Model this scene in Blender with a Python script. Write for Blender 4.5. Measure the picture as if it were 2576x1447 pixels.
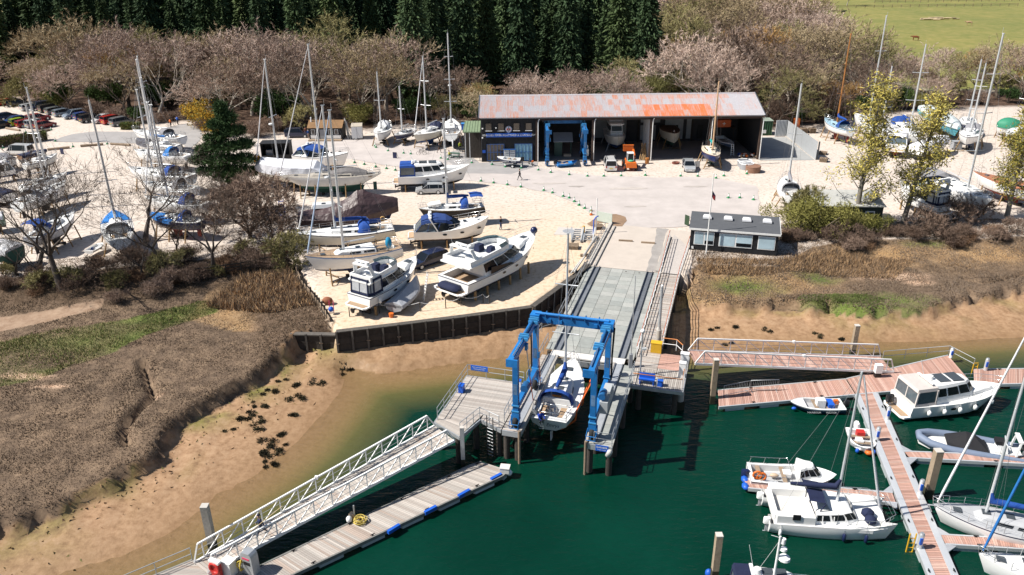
import bpy,bmesh,math,random
import numpy as np
from mathutils import Vector,Matrix
R=math.radians
sc=bpy.context.scene
for o in list(bpy.data.objects):bpy.data.objects.remove(o)
# ---- camera -------------------------------------------------------------
PIT,ROL,CAMH=R(24),R(0.6),34.0
cam=bpy.data.cameras.new('camera');camo=bpy.data.objects.new('camera',cam)
sc.collection.objects.link(camo);sc.camera=camo
cam.sensor_width=36;cam.lens=2003/2576*36
cam.clip_start=1;cam.clip_end=6000
camo.location=(0,0,CAMH)
camo.rotation_euler=(Matrix.Rotation(math.pi/2-PIT,3,'X')@Matrix.Rotation(-ROL,3,'Z')).to_euler()
# ---- sky and sun ---------------------------------------------------------
SUN_EL,SUN_AZ=R(49),R(9)
to_sun=Vector((-math.cos(SUN_EL)*math.cos(SUN_AZ),-math.cos(SUN_EL)*math.sin(SUN_AZ),math.sin(SUN_EL)))
w=bpy.data.worlds.new('World');sc.world=w;w.use_nodes=True
nt=w.node_tree
sky=nt.nodes.new('ShaderNodeTexSky');sky.sky_type='NISHITA';sky.sun_disc=False
sky.sun_elevation=SUN_EL;sky.sun_rotation=R(270)-SUN_AZ
sky.air_density=1.0;sky.dust_density=0.6;sky.ozone_density=1.0
bg=nt.nodes['Background'];nt.links.new(sky.outputs[0],bg.inputs[0]);bg.inputs[1].default_value=0.06
sun=bpy.data.lights.new('sun','SUN');sun.energy=5.0;sun.angle=R(0.5);sun.color=(1.0,0.95,0.87)
suno=bpy.data.objects.new('sun',sun);sc.collection.objects.link(suno)
suno.rotation_euler=to_sun.to_track_quat('Z','Y').to_euler();suno.location=(-60,-10,80)
vs=sc.view_settings;vs.view_transform='Standard';vs.look='None';vs.gamma=1;vs.use_curve_mapping=False
vs.exposure=0.6
sc.cycles.max_bounces=6;sc.cycles.diffuse_bounces=3;sc.cycles.glossy_bounces=3
sc.cycles.transparent_max_bounces=12;sc.cycles.caustics_reflective=False;sc.cycles.caustics_refractive=False
rnd=random.Random(11)
# ---- helpers --------------------------------------------------------------
FPX,CX,CY=2003.,1288.,723.5
cpp,spp,crr,srr=math.cos(PIT),math.sin(PIT),math.cos(ROL),math.sin(ROL)
def G(x,y,z=0.):
 """where the sight line of a photo point meets the level z"""
 u,v=(x-CX)/FPX,(y-CY)/FPX
 u,v=u*crr-v*srr,u*srr+v*crr
 r=(u,cpp-v*spp,-spp-v*cpp);t=(z-CAMH)/r[2]
 return Vector((r[0]*t,r[1]*t,z))
def proj(p):
 X,Y,Z=p[0],p[1],p[2]-CAMH
 d=Y*cpp-Z*spp;u=X/d;v=(-Y*spp-Z*cpp)/d
 return(CX+(u*crr+v*srr)*FPX,CY+(-u*srr+v*crr)*FPX)
def height_at(X,Y,py):
 lo,hi=-6.,60.
 for _ in range(40):
  m=(lo+hi)/2
  if proj((X,Y,m))[1]>py:lo=m
  else:hi=m
 return lo
ZS={'1':(0,300,.31104),'2':(0,650,.34938),'3':(900,200,.31104),'4':(1000,560,.27646),'5':(1100,750,.42702),'6':(1850,350,.27648),'7':(2450,350,.27646),'8':(3000,300,.42547),'B1':(1900,850,.38007),'B2':(1900,1150,.58737),'B3':(400,1500,.65994),'B4':(2500,1250,.61957),'B5':(2700,1650,.54193),'B6':(2600,750,.58075),'B7':(0,1050,.55292),'0':(0,0,1.59006),'C':(1680,100,.4836),'D':(0,560,.6356),'E':(3350,380,.51236),'F':(3600,1600,.8566),'H':(1560,560,.36664)}
def V(k,x,y):
 a,b,s=ZS[k];return((a+x*s)*.62891,(b+y*s)*.62891)
def GZ(k,x,y,z=0.):return G(*V(k,x,y),z)
COL=sc.collection
MATS={}
def M(name,col=None,rough=.6,metal=0.,var=.12,scale=2.5,bump=0.,bscale=None,spec=.4,emit=0,world=False,coat=0.,alpha=1.):
 if name in MATS:return MATS[name]
 m=bpy.data.materials.new(name);m.use_nodes=True;n=m.node_tree.nodes;l=m.node_tree.links
 b=n['Principled BSDF'];b.inputs['Roughness'].default_value=rough;b.inputs['Metallic'].default_value=metal
 b.inputs['Specular IOR Level'].default_value=spec
 if coat:b.inputs['Coat Weight'].default_value=coat;b.inputs['Coat Roughness'].default_value=.05
 m.diffuse_color=(*col,1)
 tc=n.new('ShaderNodeTexCoord');src=tc.outputs['Object']
 if world:src=n.new('ShaderNodeNewGeometry').outputs['Position']
 if var:
  no=n.new('ShaderNodeTexNoise');no.inputs['Scale'].default_value=scale;no.inputs['Detail'].default_value=6;no.inputs['Roughness'].default_value=.65
  l.new(src,no.inputs['Vector'])
  oi=n.new('ShaderNodeObjectInfo')
  ad=n.new('ShaderNodeMath');ad.operation='MULTIPLY_ADD';ad.inputs[1].default_value=.45;l.new(oi.outputs['Random'],ad.inputs[0]);l.new(no.outputs[0],ad.inputs[2])
  mp=n.new('ShaderNodeMapRange');mp.inputs[1].default_value=.4;mp.inputs[2].default_value=1.05;mp.inputs[3].default_value=1-var;mp.inputs[4].default_value=1+var*.8
  l.new(ad.outputs[0],mp.inputs[0])
  mx=n.new('ShaderNodeMix');mx.data_type='RGBA';mx.blend_type='MULTIPLY';mx.inputs[0].default_value=1
  mx.inputs[6].default_value=(*col,1);l.new(mp.outputs[0],mx.inputs[7]);l.new(mx.outputs[2],b.inputs['Base Color'])
 else:b.inputs['Base Color'].default_value=(*col,1)
 if bump:
  nb=n.new('ShaderNodeTexNoise');nb.inputs['Scale'].default_value=bscale or scale*4;nb.inputs['Detail'].default_value=4;l.new(src,nb.inputs['Vector'])
  bp=n.new('ShaderNodeBump');bp.inputs['Strength'].default_value=bump;bp.inputs['Distance'].default_value=.05;l.new(nb.outputs[0],bp.inputs['Height']);l.new(bp.outputs[0],b.inputs['Normal'])
 if emit:b.inputs['Emission Strength'].default_value=emit;b.inputs['Emission Color'].default_value=(*col,1)
 if alpha<1:b.inputs['Alpha'].default_value=alpha
 MATS[name]=m;return m
class MB:
 def __init__(s):s.v=[];s.f=[];s.mi=[];s.sm=[]
 def add(s,vs,fs,m=0,smooth=False):
  o=len(s.v);s.v+=[tuple(p)for p in vs]
  for k,f in enumerate(fs):
   s.f.append(tuple(i+o for i in f));s.mi.append(m if isinstance(m,int)else m[k]);s.sm.append(smooth)
  return s
 def box(s,c,d,rz=0,m=0,taper=(1,1),ry=0,shift=(0,0)):
  x,y,z=d[0]/2,d[1]/2,d[2]/2;tx,ty=taper
  P=[(-x,-y,-z),(x,-y,-z),(x,y,-z),(-x,y,-z)]+[(a*tx+shift[0],b*ty+shift[1],z)for a,b in((-x,-y),(x,-y),(x,y),(-x,y))]
  ca,sa=math.cos(rz),math.sin(rz);cb,sb=math.cos(ry),math.sin(ry);Q=[]
  for a,b,e in P:
   a,e=a*cb+e*sb,-a*sb+e*cb
   Q.append((c[0]+a*ca-b*sa,c[1]+a*sa+b*ca,c[2]+e))
  return s.add(Q,[(3,2,1,0),(4,5,6,7),(0,1,5,4),(1,2,6,5),(2,3,7,6),(3,0,4,7)],m)
 def beam(s,p,q,wd,ht,m=0):
  """rectangular bar from p to q"""
  p,q=Vector(p),Vector(q);d=(q-p).normalized();up=Vector((0,0,1))if abs(d.z)<.95 else Vector((1,0,0))
  a=d.cross(up).normalized()*wd/2;b=a.cross(d).normalized()*ht/2
  return s.add([p-a-b,p+a-b,p+a+b,p-a+b,q-a-b,q+a-b,q+a+b,q-a+b],[(0,1,2,3),(7,6,5,4),(4,5,1,0),(5,6,2,1),(6,7,3,2),(7,4,0,3)],m)
 def tube(s,pts,r,n=6,m=0,cap=True,smooth=True):
  pts=[Vector(p)for p in pts];k=len(pts);rs=r if isinstance(r,(list,tuple))else[r]*k;rings=[]
  for i,p in enumerate(pts):
   d=(pts[min(i+1,k-1)]-pts[max(i-1,0)])
   d=d.normalized()if d.length>1e-9 else Vector((0,0,1))
   a=d.orthogonal().normalized()if i==0 else(a-d*a.dot(d)).normalized()if(a-d*a.dot(d)).length>1e-6 else d.orthogonal().normalized()
   b=d.cross(a);rings.append([p+(a*math.cos(2*math.pi*j/n)+b*math.sin(2*math.pi*j/n))*rs[i]for j in range(n)])
  return s.loft(rings,m,True,(cap,cap),smooth)
 def loft(s,rings,m=0,closed=True,caps=(True,True),smooth=False):
  n=len(rings[0]);vs=[p for rg in rings for p in rg];fs=[];ms=[]
  for i in range(len(rings)-1):
   for j in range(n if closed else n-1):
    q=(j+1)%n;fs.append((i*n+j,i*n+q,(i+1)*n+q,(i+1)*n+j));ms.append(m if isinstance(m,int)else m[j])
  s.add(vs,fs,ms,smooth)
  c0=m if isinstance(m,int)else m[-1]
  if caps[0]:s.add(rings[0],[tuple(reversed(range(n)))],c0)
  if caps[1]:s.add(rings[-1],[tuple(range(n))],c0)
  return s
 def cyl(s,c,r,h,n=10,m=0,r2=None):return s.tube([c,(c[0],c[1],c[2]+h)],[r,r if r2 is None else r2],n,m)
 def ball(s,c,r,nu=8,nv=5,m=0,smooth=True):
  r=r if isinstance(r,(tuple,list))else(r,r,r);rings=[]
  for i in range(nv+1):
   a=-math.pi/2+math.pi*i/nv;k=max(math.cos(a),.02)
   rings.append([(c[0]+r[0]*k*math.cos(2*math.pi*j/nu),c[1]+r[1]*k*math.sin(2*math.pi*j/nu),c[2]+r[2]*math.sin(a))for j in range(nu)])
  return s.loft(rings,m,True,(True,True),smooth)
 def prism(s,poly,z0,z1,m=0):
  n=len(poly);area=sum(poly[i][0]*poly[(i+1)%n][1]-poly[(i+1)%n][0]*poly[i][1]for i in range(n))
  if area<0:poly=poly[::-1]
  return s.loft([[(p[0],p[1],z0)for p in poly],[(p[0],p[1],z1)for p in poly]],m)
 def torus(s,c,R_,r,n=14,k=6,m=0,axis='z'):
  pts=[]
  for i in range(n+1):
   a=2*math.pi*i/n;x,y=R_*math.cos(a),R_*math.sin(a)
   pts.append((c[0]+x,c[1]+y,c[2])if axis=='z'else(c[0]+x,c[1],c[2]+y)if axis=='y'else(c[0],c[1]+x,c[2]+y))
  return s.tube(pts,r,k,m,False)
 def mesh(s,name,mats):
  me=bpy.data.meshes.new(name);me.from_pydata(s.v,[],s.f)
  for m in(mats if isinstance(mats,(list,tuple))else[mats]):me.materials.append(m)
  me.polygons.foreach_set('material_index',s.mi);me.polygons.foreach_set('use_smooth',s.sm);me.update()
  return me
 def build(s,name,mats,parent=None,loc=None,rz=0,**kw):return ob(name,s.mesh(name,mats),parent,loc,rz,**kw)
def ob(name,me,parent=None,loc=None,rz=0,**kw):
 o=bpy.data.objects.new(name,me);COL.objects.link(o)
 if parent is not None:o.parent=parent
 if loc is not None:o.location=loc
 if rz:o.rotation_euler=(0,0,rz)
 for k,v in kw.items():o[k]=v
 return o
def thing(name,label,cat,loc=(0,0,0),rz=0,group=None):
 o=bpy.data.objects.new(name,None);COL.objects.link(o);o.location=loc;o.rotation_euler=(0,0,rz);o.empty_display_size=.3
 o['label']=label;o['category']=cat
 if group:o['group']=group
 return o
def tag(o,label,cat,group=None):
 o['label']=label;o['category']=cat
 if group:o['group']=group
 return o
def struct(o):o['kind']='structure';return o
def copy_tree(o,label=None,group=None,loc=None,rz=None,parent=None):
 c=o.copy();COL.objects.link(c);c.parent=parent
 if label:c['label']=label
 if group:c['group']=group
 if loc is not None:c.location=loc
 if rz is not None:c.rotation_euler=(0,0,rz)
 for ch in list(o.children):copy_tree(ch,parent=c)
 return c
def text_mesh(txt,size,mat,ext=.004,align='CENTER',shear=0):
 cu=bpy.data.curves.new('lettering','FONT');cu.body=txt;cu.size=size;cu.extrude=ext;cu.align_x=align;cu.align_y='CENTER';cu.resolution_u=2;cu.shear=shear
 t=bpy.data.objects.new('tmp',cu);COL.objects.link(t);dg=bpy.context.evaluated_depsgraph_get()
 me=bpy.data.meshes.new_from_object(t.evaluated_get(dg));bpy.data.objects.remove(t);me.materials.clear();me.materials.append(mat);me.name='lettering'
 return me
def text(txt,size,mat,parent,loc,rot,name='lettering',**kw):
 o=ob(name,text_mesh(txt,size,mat,**kw),parent,loc);o.rotation_euler=rot;return o
white=M('white_gelcoat',(.80,.80,.79),.28,var=.05,scale=1.2,coat=.25)
cream=M('cream_gelcoat',(.74,.71,.64),.35,var=.08,scale=1.2)
deckw=M('deck_white',(.72,.72,.71),.6,var=.08,scale=3)
deckg=M('deck_grey',(.42,.43,.45),.7,var=.1)
teak=M('teak',(.36,.25,.16),.7,var=.25,scale=5)
navy=M('navy_paint',(.012,.02,.07),.3,var=.15,coat=.2)
bluec=M('blue_canvas',(.012,.06,.27),.85,var=.2,bump=.4)
brightblue=M('bright_blue_canvas',(.02,.17,.50),.8,var=.2,bump=.4)
navyc=M('navy_canvas',(.012,.018,.055),.85,var=.2,bump=.4)
greyc=M('grey_canvas',(.22,.22,.24),.85,var=.15,bump=.3)
whitec=M('white_canvas',(.72,.72,.74),.75,var=.12,bump=.5)
blackc=M('black_canvas',(.015,.015,.018),.8,var=.2)
glass=M('dark_glass',(.008,.011,.015),.08,var=0,spec=.35)
clear=M('clear_vinyl',(.10,.13,.15),.12,var=.3,spec=.7)
alu=M('aluminium',(.66,.68,.70),.38,.45,var=.08)
steel=M('stainless_steel',(.70,.71,.72),.22,.9,var=0)
galv=M('galvanised_steel',(.46,.48,.50),.5,.6,var=.15)
wire=M('wire_rope',(.30,.30,.31),.5,.5,var=0)
M('smoked_hatch',(.06,.07,.08),.15,var=0)
rubber=M('black_rubber',(.018,.018,.018),.8,var=.2)
wood=M('weathered_timber',(.27,.20,.14),.85,var=.3,scale=4,bump=.4)
prop_w=M('shore_timber',(.30,.19,.09),.8,var=.3,scale=4)
dark_w=M('tarred_timber',(.05,.042,.036),.85,var=.4,scale=3,bump=.5)
afred=M('red_antifoul',(.20,.035,.025),.8,var=.25)
afblue=M('blue_antifoul',(.02,.06,.20),.8,var=.25)
afblk=M('black_antifoul',(.02,.022,.025),.8,var=.25)
afgrn=M('green_antifoul',(.02,.075,.06),.8,var=.25)
orange=M('orange_paint',(.62,.14,.02),.5,var=.15)
red=M('red_paint',(.50,.03,.025),.45,var=.12)
yellow=M('yellow_paint',(.62,.36,.02),.5,var=.12)
green=M('green_plastic',(.02,.22,.08),.5,var=.1)
blk=M('black_paint',(.012,.012,.014),.45,var=.15)
wpaint=M('white_paint',(.78,.78,.77),.45,var=.06)
greyp=M('grey_paint',(.30,.31,.33),.5,var=.12)
bluep=M('blue_plastic',(.015,.10,.50),.45,var=.1)
conc=M('concrete',(.40,.375,.345),.9,var=.15,scale=1.5,bump=.2,world=True)
def wb(mb,name,mats,parent,**kw):
 """link a mesh drawn in place under a thing whose empty stands unrotated at its base"""
 p=parent;off=Vector((0,0,0))
 while p is not None:off+=p.location;p=p.parent
 mb.v=[(x-off.x,y-off.y,z-off.z)for x,y,z in mb.v]
 return mb.build(name,mats,parent,**kw)
def railing(parent,P,h=1.1,rails=(1.0,.5),step=1.5,mat=None,top=None,r=.03,closed=False,cap=None):
 mat=mat or galv;P=[Vector(p)for p in P]
 for k,f in enumerate(rails):
  mb=MB();mb.tube([p+Vector((0,0,h*f))for p in P],r*(1.25 if k==0 and top else 1),6);wb(mb,'handrail'if k==0 else 'mid_rail',top if(k==0 and top)else mat,parent)
 for a,b in zip(P[:-1],P[1:]):
  n=max(1,round((b-a).length/step))
  for i in range(n+(1 if b is P[-1]else 0)):
   p=a.lerp(b,i/n);mb=MB();mb.tube([p,p+Vector((0,0,h))],r,6);wb(mb,'rail_post',mat,parent)
def planks(parent,quad,along,wd=.145,mat=None,name='plank',th=.04,limit=300,gap=.012,seed=0):
 """boards filling the quadrilateral a,b,c,d (a-b is the edge the boards are counted along, each board runs from a-b to d-c)"""
 a,b,c,d=[Vector(p)for p in quad];n=max(1,int((b-a).length/wd));r=random.Random(seed)
 mats=mat if isinstance(mat,list)else[mat]
 off=Vector((0,0,0));p=parent
 while p is not None:off+=p.location;p=p.parent
 for i in range(n):
  g=gap/(b-a).length;f0,f1=i/n+g,(i+1)/n-g;dz=Vector((0,0,r.uniform(-.004,.004)))
  q=[a.lerp(b,f0)+dz,a.lerp(b,f1)+dz,d.lerp(c,f1)+dz,d.lerp(c,f0)+dz]
  mb=MB();mb.loft([[v-Vector((0,0,th))for v in q],q],0)
  ce=sum(q,Vector())/4;mb.v=[(x-ce.x,y-ce.y,z-ce.z)for x,y,z in mb.v]
  mb.build(name,r.choice(mats),parent,ce-off)
def rust_mat(name,amt,col=(.37,.36,.385),rc=((.42,.13,.05),(.52,.22,.12))):
 m=bpy.data.materials.new(name);m.use_nodes=True;n=m.node_tree.nodes;l=m.node_tree.links;b=n['Principled BSDF']
 ps=n.new('ShaderNodeNewGeometry').outputs['Position'];mp=n.new('ShaderNodeMapping');mp.inputs['Scale'].default_value=(8.5,.4,.4);l.new(ps,mp.inputs[0])
 a=n.new('ShaderNodeTexNoise');a.inputs['Scale'].default_value=1.0;a.inputs['Detail'].default_value=7;a.inputs['Roughness'].default_value=.7;l.new(mp.outputs[0],a.inputs['Vector'])
 oi=n.new('ShaderNodeObjectInfo');ad=n.new('ShaderNodeMath');ad.operation='MULTIPLY_ADD';ad.inputs[1].default_value=.14;l.new(oi.outputs['Random'],ad.inputs[0]);l.new(a.outputs[0],ad.inputs[2])
 r=n.new('ShaderNodeMapRange');r.inputs[1].default_value=.66-amt*.36;r.inputs[2].default_value=.96-amt*.36;l.new(ad.outputs[0],r.inputs[0])
 c=n.new('ShaderNodeTexNoise');c.inputs['Scale'].default_value=5;l.new(ps,c.inputs['Vector'])
 m1=n.new('ShaderNodeMix');m1.data_type='RGBA';m1.inputs[6].default_value=(*rc[0],1);m1.inputs[7].default_value=(*rc[1],1);l.new(c.outputs[0],m1.inputs[0])
 m0=n.new('ShaderNodeMix');m0.data_type='RGBA';m0.inputs[6].default_value=tuple(x*.8 for x in col)+(1,);m0.inputs[7].default_value=tuple(min(1,x*1.15)for x in col)+(1,);l.new(c.outputs[0],m0.inputs[0])
 m2=n.new('ShaderNodeMix');m2.data_type='RGBA';l.new(r.outputs[0],m2.inputs[0]);l.new(m0.outputs[2],m2.inputs[6]);l.new(m1.outputs[2],m2.inputs[7]);l.new(m2.outputs[2],b.inputs['Base Color'])
 b.inputs['Roughness'].default_value=.7;b.inputs['Metallic'].default_value=0;return m
# ---- ground, water -----------------------------------------------------------
DS,DC=math.sin(R(16.5)),math.cos(R(16.5))
DO=Vector((6.75,62.2,0))
def DK(s,t,z=0.):
 """dock frame: s metres seaward of the ramp's end, t metres to the right of its centre line"""
 return Vector((DO.x-DS*s+DC*t,DO.y-DC*s-DS*t,z))
DKR=math.atan2(-DS,DC)
WZ=-3.0
def pts(z,*a):return[tuple(G(a[i],a[i+1],z)[:2])for i in range(0,len(a),2)]
yard_edge=pts(0,-900,700,0,700,110,692,300,672,480,655,620,640,700,632,752,668,800,755,846,836,1000,818,1170,797,1335,774)+[tuple(DK(-19.5,-4)[:2]),tuple(DK(-19.5,7)[:2])]+pts(0,1745,662,1960,668,2040,620,2150,600,2280,598,2420,600,2576,590,3600,590)
YARD=yard_edge+[(900,60),(900,3000),(-900,3000)]
marsh_l=pts(-1.2,-600,700,0,690,700,630,846,838,840,850,742,852,715,882,650,940,575,985,500,1020,440,1062,408,1092,405,1135,330,1170,255,1205,180,1243,128,1280,60,1300,-40,1330,-700,1500)
marsh_r=pts(-1.2,1738,640,1738,700,1737,756,1800,762,1900,762,1990,758,2040,768,2090,762,2110,772,2180,782,2260,776,2310,780,2370,760,2430,748,2500,735,2576,722,3400,700,3400,560,2000,580)
waterline=pts(WZ,-500,1900,100,1470,300,1400,420,1345,520,1268,640,1196,740,1118,815,1035,860,975,850,930,905,925,960,938,1060,925,1180,908,1300,892,1420,885,1600,892,1735,885,1900,878,2030,868,2150,864,2400,857,2576,848,3600,800)
WPOLY=waterline+[(900,-600),(-900,-600)]
def inside(X,Y,P):
 r=np.zeros(X.shape,bool);n=len(P)
 for i in range(n):
  x0,y0=P[i];x1,y1=P[(i+1)%n]
  if y0==y1:continue
  c=((y0>Y)!=(y1>Y))&(X<(x1-x0)*(Y-y0)/(y1-y0)+x0);r^=c
 return r
def dist(X,Y,P,closed=False):
 d=np.full(X.shape,1e9);n=len(P)
 for i in range(n if closed else n-1):
  x0,y0=P[i];x1,y1=P[(i+1)%n];dx,dy=x1-x0,y1-y0;L2=dx*dx+dy*dy+1e-12
  t=np.clip(((X-x0)*dx+(Y-y0)*dy)/L2,0,1);d=np.minimum(d,np.hypot(X-x0-t*dx,Y-y0-t*dy))
 return d
def sst(x):x=np.clip(x,0,1);return x*x*(3-2*x)
_rs=np.random.RandomState(5)
def vnoise(X,Y,s,seed=0):
 """smooth value noise"""
 rs=np.random.RandomState(seed);T=rs.rand(128,128);x=X/s+500;y=Y/s+500
 xi=np.floor(x).astype(int);yi=np.floor(y).astype(int);fx=sst(x-xi);fy=sst(y-yi)
 g=lambda a,b:T[a%128,b%128]
 return(g(xi,yi)*(1-fx)+g(xi+1,yi)*fx)*(1-fy)+(g(xi,yi+1)*(1-fx)+g(xi+1,yi+1)*fx)*fy
creeks=[pts(-1.2,358,905,372,950,385,990,372,1010,350,1030,325,1055,312,1085,318,1115),pts(-1.2,2430,700,2470,708,2510,704,2576,690),pts(-1.2,2440,730,2470,750,2480,790),pts(-1.2,2085,755,2110,780,2090,800)]
GRASS=pts(-.9,-200,850,0,855,120,830,300,800,420,775,500,755,560,755,540,782,430,815,330,850,280,880,180,910,100,945,0,965,-200,965)
def terrain(X,Y):
 iy=inside(X,Y,YARD);iml=inside(X,Y,marsh_l);imr=inside(X,Y,marsh_r);iw=inside(X,Y,WPOLY)
 dW=dist(X,Y,waterline);dY=dist(X,Y,yard_edge);dM=np.minimum(dist(X,Y,marsh_l,True),dist(X,Y,marsh_r,True));dL=np.minimum(dM,dY)
 n1=vnoise(X,Y,1.3,1);n2=vnoise(X,Y,.6,2);n3=vnoise(X,Y,5,3)
 rough=np.exp(-dL/4.0)
 hm=WZ+.8*dW/(dW+dL+.01)+(n1-.5)*.25*rough+(n2-.5)*.3*rough
 left=X<3;hm=hm+.5*np.exp(-(dY/4.)**2)*(X>-19)*(X<12)
 hw=WZ-np.where(left,.07*dW+.022*dW**2,.16*dW+.02*dW**2)
 h=np.where(iw,np.maximum(hw,-7),hm)
 hml=-1.05*sst((dY-1.0)/9.)-.1+(n3-.5)*.25+(n1-.5)*.12
 hmr=-1.0*sst(dY/5.)-.2+(n3-.5)*.25+(n1-.5)*.12
 sd=np.where(iml|imr,dM,-dM)+(vnoise(X,Y,1.1,17)-.5)*1.1+(vnoise(X,Y,3.3,18)-.5)*1.0;mf=np.where(iy,0,sst((sd+.35)/.8));hmm=np.where(X<3,hml,hmr);h=h+(hmm-h)*mf
 for c in creeks:
  k=np.exp(-(dist(X,Y,c)/.33)**2);h=np.where(iml|imr,h-1.1*k,h)
 h=np.where(iy,0.0+(vnoise(X,Y,7,9)-.5)*.05,h)
 back=sst((Y-165)/120.);h=np.where(iy,h+back*3.0,h)
 return h,iy,iml,imr,iw,dW,dY,dM
def axis(*segs):
 a=[]
 for x0,x1,st in segs:a+=list(np.arange(x0,x1,st))
 return np.array(a+[segs[-1][1]])
xs=axis((-1500,-160,67),(-160,-64,3),(-64,64,.42),(64,160,3),(160,1500,67));ys=axis((-300,24,27),(24,96,.42),(96,135,1.0),(135,330,3),(330,2400,90))
GX,GY=np.meshgrid(xs,ys);TH,iy,iml,imr,iw,dW,dY,dM=terrain(GX,GY)
def grid_mesh(name,X,Y,Z,mats):
 ny,nx=X.shape;me=bpy.data.meshes.new(name);me.vertices.add(nx*ny);me.vertices.foreach_set('co',np.stack([X,Y,Z],-1).ravel())
 i=np.arange(nx*ny).reshape(ny,nx);q=np.stack([i[:-1,:-1],i[:-1,1:],i[1:,1:],i[1:,:-1]],-1).reshape(-1,4)
 me.loops.add(q.size);me.loops.foreach_set('vertex_index',q.ravel());me.polygons.add(len(q));me.polygons.foreach_set('loop_start',np.arange(0,q.size,4));me.polygons.foreach_set('loop_total',np.full(len(q),4))
 me.polygons.foreach_set('use_smooth',np.ones(len(q),bool));me.update();me.validate();me.materials.append(mats);return me
def ground_h(x,y):return float(terrain(np.array([[x]]),np.array([[y]]))[0][0,0])
def attr(me,name,*ch):
 a=me.color_attributes.new(name,'FLOAT_COLOR','POINT');d=np.ones((len(me.vertices),4),np.float32)
 for k,c in enumerate(ch):d[:,k]=np.clip(c.ravel(),0,1)
 a.data.foreach_set('color',d.ravel())
FOREST=pts(0,-1500,262,-300,246,0,246,200,288,330,312,345,318,480,300,520,330,640,345,780,330,900,330,1000,318,1190,308,1205,340)+[(-4,145),(43,145)]+pts(0,1960,322,2080,318,2150,300,2300,280,2576,268,4000,250)+pts(0,3800,256,2700,236,2300,226,2200,205,2100,170,2030,118)+[(110,325),(60,480),(-500,480),(-500,170)]
FIELD=pts(0,2030,122,2100,174,2200,226,2300,250,2700,258,5000,262)+[(1500,700),(1500,2400),(100,2400),(100,320)]
ift=inside(GX,GY,FOREST);ifd=(inside(GX,GY,FIELD)|(GY>240))&~ift
nA=vnoise(GX,GY,3.2,21);nB=vnoise(GX,GY,1.1,22)
veg=np.where(iml|imr,1.0,0.0)
grs=np.where(iml,inside(GX,GY,GRASS)*sst((nA-.1)*2.2)*(.65+.35*nB),0.)
for cx_,cy_,rx_,ry_ in((1865,726,5,2.2),(2060,705,3,1.8),(2170,770,9,2.2),(2330,630,4,1),(2120,800,4,1),(1800,655,4,1.2),(2230,758,6,2.5)):
 c=G(cx_,cy_,-1.2);grs=np.maximum(grs,imr*np.clip(1.5-np.hypot((GX-c.x)/rx_,(GY-c.y)/ry_)*1.2-nB*.5,0,1))
bare=np.zeros(GX.shape)
for cx_,cy_,rx_,ry_,z_ in((690,818,2.6,2.6,-1.2),(2240,697,5.5,1.6,-1.2),(2310,712,3,.9,-1.2),(62,945,3.6,.8,-1.2),(130,972,2.6,.45,-1.2),(395,998,.6,.9,-1.2)):
 c=G(cx_,cy_,z_);bare=np.maximum(bare,(iml|imr)*np.clip(2.2-2*np.hypot((GX-c.x)/rx_,(GY-c.y)/ry_)-nB*.8,0,1))
PATH=pts(-.25,-300,820,0,812,120,790,250,758,262,738,110,765,0,778,-300,795)
bare=np.maximum(bare,iml*inside(GX,GY,PATH)*.4)
dry=imr*np.exp(-((dY-3.5)/3.)**2)*.9+iml*inside(GX,GY,pts(-1,470,800,560,700,700,690,760,720,830,850,600,830))*.7
dry=dry*(.4+.9*nA)
mud=~iy&~iml&~imr
algae=mud*np.exp(-np.maximum(dM-.8,0)/1.3)*sst((vnoise(GX,GY,2.2,31)-.35)*3)*(.4+.6*nB)*np.where(GX>15,.55,1)
wet=mud*np.exp(-dW/3.5)
bankn=np.where(iml&~inside(GX,GY,GRASS),sst((8.5-dY)/3.),0)
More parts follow.
